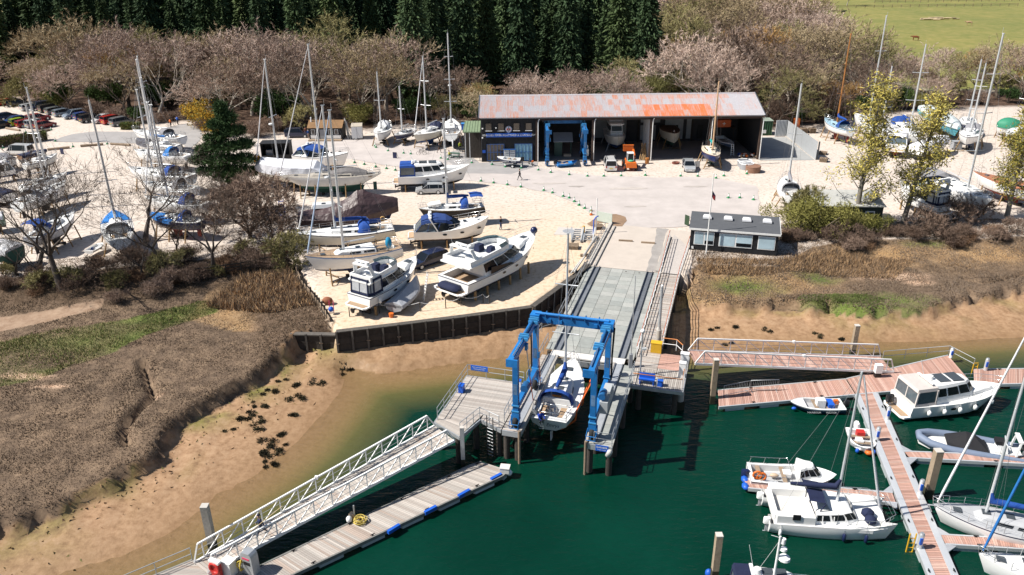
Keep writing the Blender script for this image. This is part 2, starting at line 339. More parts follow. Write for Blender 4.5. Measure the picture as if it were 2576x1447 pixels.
def ground_mat():
 m=bpy.data.materials.new('ground_surface');m.use_nodes=True;n=m.node_tree.nodes;l=m.node_tree.links;b=n['Principled BSDF']
 pos=n.new('ShaderNodeNewGeometry').outputs['Position']
 def noise(s,d=5,r=.6,vec=pos):
  t=n.new('ShaderNodeTexNoise');t.inputs['Scale'].default_value=s;t.inputs['Detail'].default_value=d;t.inputs['Roughness'].default_value=r;l.new(vec,t.inputs['Vector']);return t.outputs[0]
 def ramp(fac,*st):
  t=n.new('ShaderNodeValToRGB');e=t.color_ramp.elements
  while len(e)<len(st):e.new(.5)
  for k,(p,c)in enumerate(st):e[k].position=p;e[k].color=(*c,1)
  l.new(fac,t.inputs[0]);return t.outputs[0]
 def mix(f,a,c,bl='MIX'):
  t=n.new('ShaderNodeMix');t.data_type='RGBA';t.blend_type=bl
  for v,k in((f,0),(a,6),(c,7)):
   if isinstance(v,(int,float,tuple)):t.inputs[k].default_value=v
   else:l.new(v,t.inputs[k])
  return t.outputs[2]
 def at(name):
  t=n.new('ShaderNodeAttribute');t.attribute_name=name;s=n.new('ShaderNodeSeparateColor');l.new(t.outputs[0],s.inputs[0]);return s.outputs
 A,B,C=at('cover'),at('soil'),at('land')
 f1,f2,f3,f4=noise(.35),noise(9,4,.7),noise(2.2,6),noise(1.1,8,.75)
 grav=mix(.17,ramp(f1,(.3,(.52,.445,.385)),(.55,(.575,.515,.465)),(.75,(.545,.475,.42))),ramp(f2,(.3,(.34,.27,.20)),(.5,(.60,.50,.41)),(.7,(.74,.65,.56))))
 grav=mix(.75,grav,ramp(f3,(.34,(.60,.54,.49)),(.5,(1,1,1)),(.8,(1.06,1.03,1))),'MULTIPLY')
 grav=mix(C[2],mix(1.0,grav,(1,1,1,1),'MULTIPLY'),mix(.55,grav,ramp(f3,(.3,(.50,.34,.185)),(.5,(.62,.455,.28)),(.75,(.66,.51,.34)))))
 mudc=mix(.5,ramp(f3,(.3,(.26,.145,.075)),(.6,(.39,.245,.145)),(.8,(.45,.30,.185))),ramp(f4,(.32,(.15,.09,.05)),(.5,(.37,.23,.135)),(.72,(.48,.335,.215))))
 mudc=mix(B[1],mudc,ramp(f3,(.3,(.22,.13,.065)),(.7,(.32,.20,.11))))
 mudc=mix(B[0],mudc,ramp(f4,(.35,(.07,.06,.03)),(.5,(.16,.16,.03)),(.68,(.23,.17,.10))))
 vegc=ramp(f4,(.28,(.07,.05,.035)),(.46,(.14,.10,.07)),(.6,(.20,.145,.10)),(.78,(.30,.23,.16)))
 vegc=mix(.6,vegc,ramp(f1,(.35,(.62,.58,.55)),(.65,(1.25,1.18,1.1))),'MULTIPLY')
 vegc=mix(C[1],vegc,ramp(f4,(.3,(.30,.17,.07)),(.6,(.46,.30,.15)),(.8,(.58,.42,.24))))
 vegc=mix(A[1],vegc,ramp(f4,(.3,(.045,.075,.012)),(.5,(.11,.155,.03)),(.75,(.20,.22,.06))))
 vegc=mix(A[2],vegc,ramp(f4,(.3,(.44,.27,.17)),(.7,(.62,.46,.34))))
 vegc=mix(B[2],vegc,ramp(f4,(.3,(.035,.024,.014)),(.5,(.10,.065,.04)),(.7,(.20,.14,.10))))
 base=mix(A[0],mudc,vegc)
 fld=mix(.7,ramp(f1,(.3,(.15,.165,.045)),(.6,(.22,.205,.07)),(.8,(.28,.225,.11))),ramp(noise(.05),(.35,(.75,.85,.7)),(.65,(1.2,1.1,1.0))),'MULTIPLY')
 flr=ramp(f4,(.3,(.035,.022,.014)),(.55,(.10,.06,.04)),(.8,(.2,.12,.08)))
 base=mix(C[0],base,grav)
 t=n.new('ShaderNodeAttribute');t.attribute_name='wild';s=n.new('ShaderNodeSeparateColor');l.new(t.outputs[0],s.inputs[0])
 base=mix(s.outputs[0],base,flr);base=mix(s.outputs[1],base,fld)
 l.new(base,b.inputs['Base Color'])
 rg=n.new('ShaderNodeMapRange');rg.inputs[3].default_value=.95;rg.inputs[4].default_value=.5;l.new(B[1],rg.inputs[0]);l.new(rg.outputs[0],b.inputs['Roughness'])
 b.inputs['Specular IOR Level'].default_value=.3
 bp=n.new('ShaderNodeBump');bp.inputs['Strength'].default_value=.55;bp.inputs['Distance'].default_value=.12;l.new(f4,bp.inputs['Height']);l.new(bp.outputs[0],b.inputs['Normal'])
 return m
me=grid_mesh('ground',GX,GY,TH,ground_mat())
attr(me,'cover',veg,grs,bare);attr(me,'soil',algae,wet,bankn);attr(me,'land',iy*1.,dry,sst((112-GY)/28.)*sst((GX+24)/8.)*sst((22-GX)/12.));attr(me,'wild',np.where(iy,ift*1.,0)*sst((dist(GX,GY,FOREST,True)+.5)/2),ifd*1.)
struct(ob('ground',me))
wx=axis((-1500,-80,71),(-80,80,.8),(80,1500,71));wy=axis((-300,24,27),(24,76,.6),(76,110,3.4));WX,WY=np.meshgrid(wx,wy)
wd=WZ-terrain(WX,WY)[0]
def water_mat():
 m=bpy.data.materials.new('river_water');m.use_nodes=True;n=m.node_tree.nodes;l=m.node_tree.links;n.remove(n['Principled BSDF']);out=n['Material Output']
 t=n.new('ShaderNodeAttribute');t.attribute_name='depth';s=n.new('ShaderNodeSeparateColor');l.new(t.outputs[0],s.inputs[0])
 pos=n.new('ShaderNodeNewGeometry').outputs['Position']
 mp=n.new('ShaderNodeMapping');mp.inputs['Rotation'].default_value=(0,0,R(25));mp.inputs['Scale'].default_value=(1,2.6,1);l.new(pos,mp.inputs[0])
 nb=n.new('ShaderNodeTexNoise');nb.inputs['Scale'].default_value=.9;nb.inputs['Detail'].default_value=5;nb.inputs['Roughness'].default_value=.6;l.new(mp.outputs[0],nb.inputs['Vector'])
 bp=n.new('ShaderNodeBump');bp.inputs['Strength'].default_value=.7;bp.inputs['Distance'].default_value=.18;l.new(nb.outputs[0],bp.inputs['Height'])
 n2=n.new('ShaderNodeTexNoise');n2.inputs['Scale'].default_value=.13;n2.inputs['Detail'].default_value=4;l.new(pos,n2.inputs['Vector'])
 cr=n.new('ShaderNodeValToRGB');e=cr.color_ramp.elements;e[0].position=.35;e[0].color=(.0008,.025,.0145,1);e[1].position=.7;e[1].color=(.0014,.034,.0205,1);l.new(n2.outputs[0],cr.inputs[0])
 sh=n.new('ShaderNodeMix');sh.data_type='RGBA';cs=n.new('ShaderNodeValToRGB');q=cs.color_ramp.elements;q[0].color=(.33,.215,.095,1);q[0].position=.0;q[1].position=.22;q[1].color=(.125,.11,.036,1);l.new(s.outputs[0],cs.inputs[0]);l.new(cs.outputs[0],sh.inputs[6]);l.new(cr.outputs[0],sh.inputs[7])
 r2=n.new('ShaderNodeMapRange');r2.inputs[1].default_value=.08;r2.inputs[2].default_value=.6;l.new(s.outputs[0],r2.inputs[0]);l.new(r2.outputs[0],sh.inputs[0])
 df=n.new('ShaderNodeBsdfDiffuse');l.new(bp.outputs[0],df.inputs['Normal']);l.new(sh.outputs[2],df.inputs[0])
 tr=n.new('ShaderNodeBsdfTransparent');m1=n.new('ShaderNodeMixShader');r1=n.new('ShaderNodeMapRange');r1.inputs[1].default_value=0;r1.inputs[2].default_value=.2;r1.inputs[3].default_value=.22;l.new(s.outputs[0],r1.inputs[0])
 l.new(r1.outputs[0],m1.inputs[0]);l.new(tr.outputs[0],m1.inputs[1]);l.new(df.outputs[0],m1.inputs[2])
 gl=n.new('ShaderNodeBsdfGlossy');gl.inputs['Roughness'].default_value=.04;l.new(bp.outputs[0],gl.inputs['Normal']);fr=n.new('ShaderNodeFresnel');fr.inputs[0].default_value=1.33;l.new(bp.outputs[0],fr.inputs['Normal'])
 m2=n.new('ShaderNodeMixShader');l.new(fr.outputs[0],m2.inputs[0]);l.new(m1.outputs[0],m2.inputs[1]);l.new(gl.outputs[0],m2.inputs[2]);l.new(m2.outputs[0],out.inputs[0]);return m
wme=grid_mesh('river_water',WX,WY,np.full(WX.shape,WZ),water_mat());attr(wme,'depth',wd/3.0,wd*0,wd*0);struct(ob('river_water',wme))
def sheet(name,poly,z,mat,hi=0.):
 mb=MB();n=len(poly);a=sum(poly[i][0]*poly[(i+1)%n][1]-poly[(i+1)%n][0]*poly[i][1]for i in range(n))
 if a<0:poly=poly[::-1]
 from mathutils.geometry import tessellate_polygon as tp_;mb.add([(p[0],p[1],z)for p in poly],[tuple(f)if(poly[f[1]][0]-poly[f[0]][0])*(poly[f[2]][1]-poly[f[0]][1])-(poly[f[1]][1]-poly[f[0]][1])*(poly[f[2]][0]-poly[f[0]][0])>0 else tuple(reversed(f))for f in tp_([[Vector((p[0],p[1],0))for p in poly]])]);return struct(mb.build(name,mat))
def jag(poly,amp=.35,st=2.0,seed=1):
 """wobbly worn edge for a sheet"""
 r=random.Random(seed);out=[]
 for i in range(len(poly)):
  a,b=Vector(poly[i]),Vector(poly[(i+1)%len(poly)]);k=max(1,int((b-a).length/st))
  for j in range(k):p=a.lerp(b,j/k);out.append((p.x+r.uniform(-amp,amp),p.y+r.uniform(-amp,amp)))
 return out
tarmac=M('worn_concrete',(.425,.385,.365),.9,var=.22,scale=.35,bump=.15,bscale=8,world=True)
asph=M('grey_tarmac',(.33,.315,.31),.9,var=.2,scale=.5,bump=.2,bscale=9,world=True)
ROADZ=.032
road=pts(0,890,352,1000,350,1100,372,1180,398,1212,414,1360,424,1480,441,1640,446,1800,447,1905,470,1912,545,1735,548,1728,572)+pts(0,1545,574,1500,545,1450,513,1380,484,1290,468,1190,455,1120,450,1000,420,900,404,800,392,640,398,640,362,760,352)
sheet('concrete_apron',jag(road,.25,1.5,3),ROADZ,tarmac)
road2=[tuple(GZ('1',*p)[:2])for p in((690,855),(800,800),(960,760),(1200,730),(1500,728),(1760,735),(2000,690),(2200,660),(2400,625),(2640,660),(2560,840),(2440,960),(2350,880),(1700,880),(1300,868),(950,862))]
sheet('lane',jag(road2,.3,2,4),ROADZ,asph)
sheet('forecourt',jag([tuple(GZ('6',*p)[:2])for p in((-60,900),(250,1090),(1090,1080),(1100,1140),(700,1260),(0,1240),(-300,1000))],.2,1.5,5),ROADZ+.006,asph)
sheet('wet_patch',jag([tuple(GZ('B1',*p)[:2])for p in((1170,125),(1290,60),(1380,25),(1480,20),(1590,50),(1590,90),(1540,150),(1470,152),(1400,95),(1300,112),(1230,150))],.15,.8,6),ROADZ+.018,M('wet_gravel',(.25,.165,.105),.5,var=.3,scale=1,world=True))
sheet('worn_strip',jag([tuple(DK(*p)[:2])for p in((-34,2.0),(-34,3.3),(-27,3.4),(-19.7,3.5),(-19.7,2.5),(-27,2.3))],.12,.8,7),ROADZ+.018,M('worn_grey',(.37,.345,.325),.9,var=.25,scale=.8,world=True))
for k,(x,y,rx,ry)in enumerate(((1165,385,2.2,.5),(1600,520,1.6,.25),(1380,462,2.6,.4),(1750,470,1.8,.35),(1450,470,1.2,.3),(1580,475,3,.5))):
 p=G(x,y);sheet('oil_stain',jag([(p.x+rx*math.cos(a*.7),p.y+ry*math.sin(a*.7))for a in range(9)],.15,.6,20+k),ROADZ+.02,M('stain_grey',(.40,.36,.33),.85,var=.3,scale=1,world=True))
# ---- the big boat shed --------------------------------------------------------
SX0,SX1,SY,SD,EZ,RZ=-4.69,40.11,126.7,13.0,7.3,9.45
BX=[-4.69,4.2,13.2,22.5,32.0,40.11]
shed=thing('boat_shed','long black boat shed with rust streaked corrugated roof and open bays','boat shed',((SX0+SX1)/2,SY+SD/2,0))
clad=M('black_cladding',(.012,.013,.016),.55,var=.3,scale=1.5)
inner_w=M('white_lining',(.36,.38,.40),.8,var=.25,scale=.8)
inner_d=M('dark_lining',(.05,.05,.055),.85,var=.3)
def corr(p0,p1,z0,z1,pitch=.2,amp=.035,m=0,mb=None,zt=None):
 """vertical corrugated sheeting from p0 to p1"""
 mb=mb or MB();p0,p1=Vector((*p0,0)),Vector((*p1,0));L=(p1-p0).length;d=(p1-p0)/L;nn=Vector((d.y,-d.x,0));n=int(L/(pitch/2));lo,hi=[],[]
 for i in range(n+1):
  q=p0+d*(L*i/n)+nn*(amp*(1 if i%2 else-1));lo.append((q.x,q.y,z0));hi.append((q.x,q.y,z1 if zt is None else zt(q.x,q.y)))
 k=n+1;return mb.add(lo+hi,[(i,i+1,k+i+1,k+i)for i in range(n)],m)
def gable(x,y):return EZ-.12+(RZ-EZ)*max(0,1-abs(y-SY-SD/2)/(SD/2))
def cpart(nm,p0,p1,z0,z1,mat,zt=None,pitch=.2):return wb(corr(p0,p1,z0,z1,pitch,mb=MB(),zt=zt),nm,mat,shed)
cpart('front_cladding',(SX0,SY),(BX[1],SY),0,EZ-.1,clad)
cpart('end_cladding',(SX0,SY+SD),(SX0,SY),0,0,clad,gable);cpart('end_cladding',(SX1,SY+.3),(SX1,SY+SD),0,0,clad,gable)
cpart('back_cladding',(SX1,SY+SD),(SX0,SY+SD),0,EZ-.1,clad)
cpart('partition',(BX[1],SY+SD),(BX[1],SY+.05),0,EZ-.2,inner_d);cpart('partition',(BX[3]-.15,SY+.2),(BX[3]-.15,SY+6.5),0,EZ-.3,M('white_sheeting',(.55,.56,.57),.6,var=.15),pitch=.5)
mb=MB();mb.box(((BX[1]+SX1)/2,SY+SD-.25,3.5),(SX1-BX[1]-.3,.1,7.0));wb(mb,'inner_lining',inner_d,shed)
for x0,x1,z0,z1 in((5.6,9.8,3.6,6.7),(14.6,17.2,.8,4.6),(17.6,20.4,.6,4.6),(22.9,26.3,3.4,6.4),(22.9,25.6,.3,2.9),(27.2,30.4,.4,6.4),(31.0,31.8,.5,6.4)):
 mb=MB();mb.box(((x0+x1)/2,SY+SD-.36,(z0+z1)/2),(x1-x0,.08,z1-z0));wb(mb,'lining_board',inner_w,shed)
for x in(29.0,33.4):
 mb=MB();mb.box((x,SY+SD-.45,1.7),(1.0,.06,2.4));wb(mb,'back_door',blk,shed)
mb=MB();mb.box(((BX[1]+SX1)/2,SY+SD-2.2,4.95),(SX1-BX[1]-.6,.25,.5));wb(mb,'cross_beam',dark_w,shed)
mb=MB();mb.box(((BX[1]+SX1)/2,SY+.08,EZ-.35),(SX1-BX[1],.16,.62));wb(mb,'fascia_beam',M('brown_steel',(.045,.028,.024),.7,var=.4),shed)
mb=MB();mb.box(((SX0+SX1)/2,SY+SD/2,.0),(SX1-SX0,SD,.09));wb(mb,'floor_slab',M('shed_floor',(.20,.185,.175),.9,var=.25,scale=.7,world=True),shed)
for x in BX[1:]:
 mb=MB();mb.beam((x,SY-.02,0),(x,SY-.02,EZ-.62),.3,.3);wb(mb,'steel_post',M('post_brown',(.07,.045,.035),.75,var=.5),shed)
 mb=MB();mb.tube([(x+.24,SY-.28,.1),(x+.24,SY-.28,EZ-.9),(x+.3,SY-.25,EZ-.55),(x+.46,SY-.3,EZ-.4)],.07,6);wb(mb,'downpipe',wpaint,shed)
 mb=MB();mb.beam((x,SY+SD-.4,0),(x,SY+SD-.4,EZ-.3),.25,.3);wb(mb,'rear_post',dark_w,shed)
mb=MB();mb.tube([(SX0-.1,SY-.36,EZ-.14),(SX1+.1,SY-.36,EZ-.14)],.08,6);wb(mb,'gutter',greyp,shed)
rm=[rust_mat('roof_sheet_light_rust',.26),rust_mat('roof_sheet_streaked',.46),rust_mat('roof_sheet_rusty',.66),rust_mat('roof_sheet_orange',.95,rc=((.46,.10,.02),(.58,.17,.05))),rust_mat('roof_sheet_clean',.12)]
Lr=math.hypot(SD/2+.45,RZ-EZ+.15);th=math.atan2(RZ-EZ+.15,SD/2+.45);ncol,nrow=50,4;cw=(SX1-SX0+.7)/ncol;rl=Lr/nrow
mb=MB();nn=14;v=[]
for e in(0,1):
 for i in range(nn+1):v.append((-cw/2-.02+(cw+.04)*i/nn,e*(rl+.08),(.028 if i%2 else-.028)))
mb.add(v,[(i,i+1,nn+2+i,nn+1+i)for i in range(nn)]);sheet_me=mb.mesh('roof_sheet',rm[0])
rr=random.Random(3);off=shed.location
for c in range(ncol):
 for k in range(nrow):
  x=SX0-.35+(c+.5)*cw;y=SY-.45+math.cos(th)*k*rl;z=EZ-.08+math.sin(th)*k*rl+(nrow-1-k)*.012
  o=ob('roof_sheet',sheet_me,shed,Vector((x,y,z))-off);o.rotation_euler=(th,0,0);o.location.z+=rr.uniform(0,.012)
  o.material_slots[0].link='OBJECT'
  if k<2 and 29<=c<=40:mm=rm[3]if rr.random()<.9 else rm[2]
  elif c>44:mm=rm[4]if rr.random()<.75 else rm[0]
  elif k==3 and 24<c<45:mm=rr.choice([rm[1],rm[2],rm[2]])
  else:mm=rr.choice([rm[0],rm[1],rm[1],rm[1]]if c<16 else[rm[1],rm[2],rm[1],rm[0]])
  o.material_slots[0].material=mm
mb=MB();mb.add([(SX0-.35,SY+SD/2,RZ+.05),(SX1+.35,SY+SD/2,RZ+.05),(SX1+.35,SY+SD+.45,EZ-.08),(SX0-.35,SY+SD+.45,EZ-.08)],[(0,1,2,3)]);wb(mb,'rear_roof',rm[1],shed)
mb=MB();mb.loft([[(x,SY+SD/2-.35,RZ-.02),(x,SY+SD/2,RZ+.14),(x,SY+SD/2+.35,RZ-.02)]for x in(SX0-.4,SX1+.4)],0,False,(False,False));wb(mb,'ridge_cap',rm[4],shed)
for x in(SX0-.37,SX1+.37):
 mb=MB();mb.beam((x,SY-.45,EZ-.1),(x,SY+SD/2,RZ+.05),.1,.3);mb.beam((x,SY+SD+.45,EZ-.1),(x,SY+SD/2,RZ+.05),.1,.3);wb(mb,'barge_board',M('barge_grey',(.10,.11,.13),.6,var=.2),shed)
wdark=M('reflecting_glass',(.07,.055,.045),.12,var=.5,scale=3,spec=.8)
for x in(-3.48,-1.5,.98,2.93):
 f=MB();f.box((x,SY-.06,5.73),(1.0,.1,1.2));fo=wb(f,'window',blk,shed)
 p=MB();p.box((x,SY-.115,5.75),(.86,.02,1.06));wb(p,'pane',wdark,fo)
 s=MB();s.box((x,SY-.15,5.1),(1.1,.18,.07));wb(s,'sill',wpaint,fo)
blueframe=M('blue_frame',(.03,.10,.30),.5,var=.1);bluepane=M('pale_blue_blind',(.22,.42,.52),.35,var=.35,scale=1.2)
for x0,x1,pm in((-3.8,-1.04,wdark),(.69,3.48,bluepane)):
 f=MB();f.box(((x0+x1)/2,SY-.05,1.6),(x1-x0+.12,.08,2.75));fo=wb(f,'shop_window',blk,shed)
 for i in range(5):
  for z0,z1 in((.28,1.6),(1.66,2.9)):
   a=x0+(x1-x0)*i/5+.03;b=x0+(x1-x0)*(i+1)/5-.03
   p=MB();p.box(((a+b)/2,SY-.1,(z0+z1)/2),(b-a,.02,z1-z0));wb(p,'pane',pm,fo)
 m_=MB()
 for i in range(6):m_.box((x0+(x1-x0)*i/5,SY-.13,1.6),(.07,.06,2.7))
 for z in(.24,1.63,2.93):m_.box(((x0+x1)/2,SY-.125,z),(x1-x0,.05,.07))
 wb(m_,'mullions',blueframe,fo)
mb=MB();mb.box((-.235,SY-.08,4.39),(7.35,.08,.64));sg=wb(mb,'sign_board',M('sign_blue',(.01,.10,.48),.5,var=.05),shed)
text('BEAULIEU RIVER BOATYARD & CHANDLERY',.43,wpaint,sg,(-.235-off.x,SY-.13-off.y,4.38-off.z),(math.pi/2,0,0),ext=.01)
mb=MB();mb.tube([(-.28,SY-.04,5.32),(-.28,SY-.11,5.32)],.52,24);rd=wb(mb,'badge',wpaint,shed)
mb=MB();mb.torus((-.28,SY-.12,5.32),.46,.025,24,5,0,'y');wb(mb,'badge_ring',bluep,rd)
mb=MB();mb.box((-.28,SY-.125,5.32),(.07,.02,.62));mb.box((-.28,SY-.125,5.52),(.26,.02,.06));mb.torus((-.28,SY-.125,5.68),.06,.02,10,5,0,'y')
mb.tube([(-.52,SY-.125,5.2),(-.42,SY-.125,5.06),(-.28,SY-.125,5.0),(-.14,SY-.125,5.06),(-.04,SY-.125,5.2)],.03,5);wb(mb,'badge_anchor',navy,rd)
for s in(-1,1):
 mb=MB();mb.box((-.28+s*.2,SY-.118,5.34),(.24,.012,.26));wb(mb,'badge_panel',red,rd)
for x,z in((-4.5,4.0),(-4.45,5.5),(-2.3,5.6)):
 mb=MB();mb.box((x,SY-.22,z),(.22,.3,.14));wb(mb,'flood_light',wpaint,shed)
mb=MB();mb.box((-4.3,SY-.08,1.75),(.5,.05,.45));wb(mb,'notice',bluep,shed)
po=thing('porch','green roofed timber porch against the left end of the shed','porch',(-6.2,128.2,0))
mb=MB();mb.add([(-7.7,127.0,4.9),(-4.8,127.0,4.9),(-4.8,129.6,6.1),(-7.4,129.6,6.1),(-7.7,127.0,4.75),(-4.8,127.0,4.75),(-4.8,129.6,5.95),(-7.4,129.6,5.95)],[(0,1,2,3),(7,6,5,4),(0,4,5,1),(3,0,4,7),(1,5,6,2)]);wb(mb,'roof',M('green_roof',(.17,.23,.14),.7,var=.2),po)
for i in range(7):mb=MB();mb.beam((-7.6+i*.45,127.0,4.93),(-7.35+i*.42,129.6,6.13),.05,.06);wb(mb,'roof_batten',M('green_roof'),po)
for x in(-7.3,-6.6,-5.0):mb=MB();mb.beam((x,127.15,0),(x,127.15,4.75),.1,.1);wb(mb,'post',wpaint if x<-6 else dark_w,po)
mb=MB();mb.box((-6.2,129.3,2.4),(2.8,.1,4.6));wb(mb,'back_wall',dark_w,po)
bay=thing('corrugated_bay_wall','tall grey corrugated screen wall round the concrete wash bay','screen wall',(49.3,134,0))
silver=M('silver_sheeting',(.50,.52,.54),.45,.3,var=.12)
def zt(x,y):return 3.0
wb(corr((49.6,141.8),(49.25,125.8),.02,3.0,.25,.03),'side_sheeting',silver,bay);wb(corr((47.6,141.9),(49.6,141.9),.02,3.0,.25,.05),'end_sheeting',silver,bay)
for y in(125.85,131,136.5,141.7):mb=MB();mb.beam((49.55,y,0),(49.55,y,3.0),.14,.2);wb(mb,'post',M('dark_steel',(.07,.08,.09),.6,var=.2),bay)
mb=MB();mb.box((49.5,133.8,.12),(.2,15.9,.2));wb(mb,'kerb',conc,bay)
sheet('wash_bay_slab',[(40.3,125.9),(49.1,125.6),(49.45,141.5),(40.3,141.8)],.03,M('bay_concrete',(.33,.335,.335),.85,var=.2,scale=.6,world=True))
co=thing('green_container','dark green corrugated container behind the wash bay','container',(45.0,144.2,0))
gm=M('container_green',(.035,.09,.045),.6,var=.2);mb=MB();corr((42.6,142.9),(47.3,142.9),.15,2.6,.4,.05,0,mb);corr((47.3,142.9),(47.3,145.4),.15,2.6,.4,.05,0,mb);wb(mb,'sides',gm,co)
mb=MB();mb.box((45,144.2,2.64),(4.9,2.7,.1));wb(mb,'roof',M('pale_green_roof',(.30,.36,.30),.7),co);mb=MB();mb.box((45,144.2,.1),(4.8,2.6,.14));wb(mb,'base_frame',gm,co)
mb=MB();mb.box((45.9,142.82,.75),(.7,.04,.6));wb(mb,'vent',wpaint,co)
# ---- ramp, hoist dock, quay walls --------------------------------------------
grate=[M('grating_%d'%i,c,.8,var=.18,scale=2,bump=.3,bscale=25)for i,c in enumerate(((.315,.325,.305),(.295,.31,.295),(.34,.345,.325)))]
track=M('track_steel',(.20,.215,.24),.5,.3,var=.25)
deckwood=[M('grey_deck_%d'%i,c,.85,var=.2,scale=5)for i,c in enumerate(((.35,.315,.285),(.42,.385,.35),(.38,.335,.30),(.45,.405,.365),(.37,.30,.255)))]
redwood=[M('red_deck_%d'%i,c,.8,var=.2,scale=5)for i,c in enumerate(((.42,.255,.205),(.47,.29,.24),(.38,.22,.175),(.52,.35,.29),(.45,.265,.21)))]
PZ=-.3
def sz(s):return 0.02 if s<-19.5 else.02+(PZ-.02)*min(1,(s+19.5)/19.5)
struct(sheet('ramp',[tuple(DK(s,t)[:2])for s,t in((-34,-4.0),(-33.5,7),(-19.5,4.6),(-19.5,-4.0))],ROADZ+.012,M('ramp_concrete',(.50,.44,.385),.9,var=.14,scale=.5,bump=.2,bscale=10,world=True)))
lb=thing('slipway_deck','sloping grated steel deck between the two dark wheel tracks','dock deck',DK(-10,0,-.2))
gap=.015
trk=2.88
for k in range(19):
 s0,s1=-19.5+k*1.02+gap,-19.5+(k+1)*1.02-gap
 for t0,t1 in((-3.95,-3.2),(-2.6,-1.3),(-1.3,0),(0,1.3),(1.3,2.6),(3.2,4.0)):
  t0+=gap;t1-=gap;mb=MB();q=[(s0,t0),(s0,t1),(s1,t1),(s1,t0)];up=[DK(s,t,sz(s)+rnd.uniform(0,.01))for s,t in q]
  mb.loft([[u-Vector((0,0,.08))for u in up],up],0);wb(mb,'grating_panel',rnd.choice(grate),lb)
for t in(-2.9,2.9):
 for k in range(4):
  s0,s1=-19.5+k*4.85,-19.5+(k+1)*4.85-.03;mb=MB();a=[DK(s0,t-.27,sz(s0)-.02),DK(s0,t+.27,sz(s0)-.02),DK(s1,t+.27,sz(s1)-.02),DK(s1,t-.27,sz(s1)-.02)]
  mb.loft([[u-Vector((0,0,.1))for u in a],a],0)
  for e in(-.29,.29):mb.beam(DK(s0,t+e,sz(s0)+.07),DK(s1,t+e,sz(s1)+.07),.05,.24)
  wb(mb,'wheel_track',track,lb)
mb=MB();mb.beam(DK(.5,-3.3,PZ-.02),DK(.5,3.3,PZ-.02),1.0,.12);wb(mb,'end_beam',M('pale_concrete',(.62,.60,.57),.8,var=.08),lb)
mb=MB();mb.beam(DK(1.0,-3.3,PZ-.45),DK(1.0,3.3,PZ-.45),.2,.5);wb(mb,'end_girder',galv,lb)
for t in(-3.6,-1.2,1.2,3.6):
 for s in(-14,-9,-4,0):mb=MB();mb.tube([DK(s,t,-4.5),DK(s,t,sz(s)-.15)],.2,8);wb(mb,'pile',dark_w,lb)
def quay_kerb(nm,s0,s1,t,mat,wd=.25,ht=.3):pass
mb=MB();mb.beam(DK(-34,-3.9,.13),DK(-19.6,-3.9,.13),.4,.26);wb(mb,'kerb',conc,lb);mb=MB();mb.beam(DK(-33,-3.2,.1),DK(-19.6,-3.2,.1),.18,.22);wb(mb,'kerb',conc,lb)
mb=MB();mb.beam(DK(-31,3.75,.13),DK(-19.6,3.75,.13),.5,.24);wb(mb,'kerb',conc,lb)
g1=thing('ramp_guard_rail','galvanised guard rail down the left edge of the grated ramp','guard rail',DK(-14,-4.05,0));railing(g1,[DK(-31.5,-4.15,0),DK(-19.5,-4.1,0),DK(-5.5,-4.05,sz(-5.5))],1.1)
g2=thing('ramp_guard_rail','red topped white guard rail between ramp and timber walkway','guard rail',DK(-14,4.1,0));railing(g2,[DK(-30,3.9,.2),DK(-19.5,4.1,.1),DK(-.6,4.15,PZ)],1.1,(1,.66,.33),1.6,wpaint,M('red_rail',(.42,.12,.06),.6))
wk=thing('timber_walkway','grey planked walkway running from the yard past the ramp','walkway',DK(-12,5.1,-.1))
struct(sheet('walkway_ramp',[tuple(DK(s,t)[:2])for s,t in((-32,4.25),(-28,6.4),(-19.5,6.15),(-19.5,4.25))],ROADZ+.05,M('path_concrete',(.46,.42,.39),.9,var=.12,world=True)))
planks(wk,[DK(-19.4,4.2,.03),DK(1.2,4.2,PZ+.02),DK(1.2,6.15,PZ+.02),DK(-19.4,6.15,.03)],None,.15,deckwood,seed=4)
planks(wk,[DK(.9,6.2,PZ+.02),DK(.9,8.6,PZ+.02),DK(4.2,8.6,PZ+.02),DK(4.2,6.2,PZ+.02)],None,.15,deckwood[:2],seed=5)
planks(wk,[DK(1.25,4.3,PZ+.018),DK(1.25,6.18,PZ+.018),DK(4.2,6.18,PZ+.018),DK(4.2,4.45,PZ+.018)],None,.15,deckwood[:2],seed=6)
planks(wk,[DK(-1.9,6.17,PZ+.03),DK(.88,6.17,PZ+.03),DK(.88,8.6,PZ+.03),DK(-1.9,8.6,PZ+.03)],None,.15,redwood,seed=7)
for t in(4.3,6.1):mb=MB();mb.beam(DK(-19.4,t,-.25),DK(4.2,t,PZ-.22),.2,.35);wb(mb,'bearer',dark_w,wk)
mb=MB();mb.beam(DK(4.25,4.4,PZ-.12),DK(4.25,8.6,PZ-.12),.08,.3);wb(mb,'edge_plate',galv,wk);mb=MB();mb.beam(DK(-1.9,8.63,PZ-.12),DK(4.2,8.63,PZ-.12),.08,.3);wb(mb,'edge_plate',galv,wk)
for s,t in((-15,4.4),(-15,6),(-8,4.4),(-8,6),(-2,6),(3.4,8),(3.4,5),(0,8)):mb=MB();mb.tube([DK(s,t,-5),DK(s,t,PZ-.1)],.22,8);wb(mb,'pile',dark_w,wk)
rr_=M('red_rail')
railing(wk,[DK(-29,6.35,.05),DK(-19.4,6.1,.03),DK(-2.8,6.1,PZ)],1.1,(1,.66,.33),1.6,wpaint,rr_)
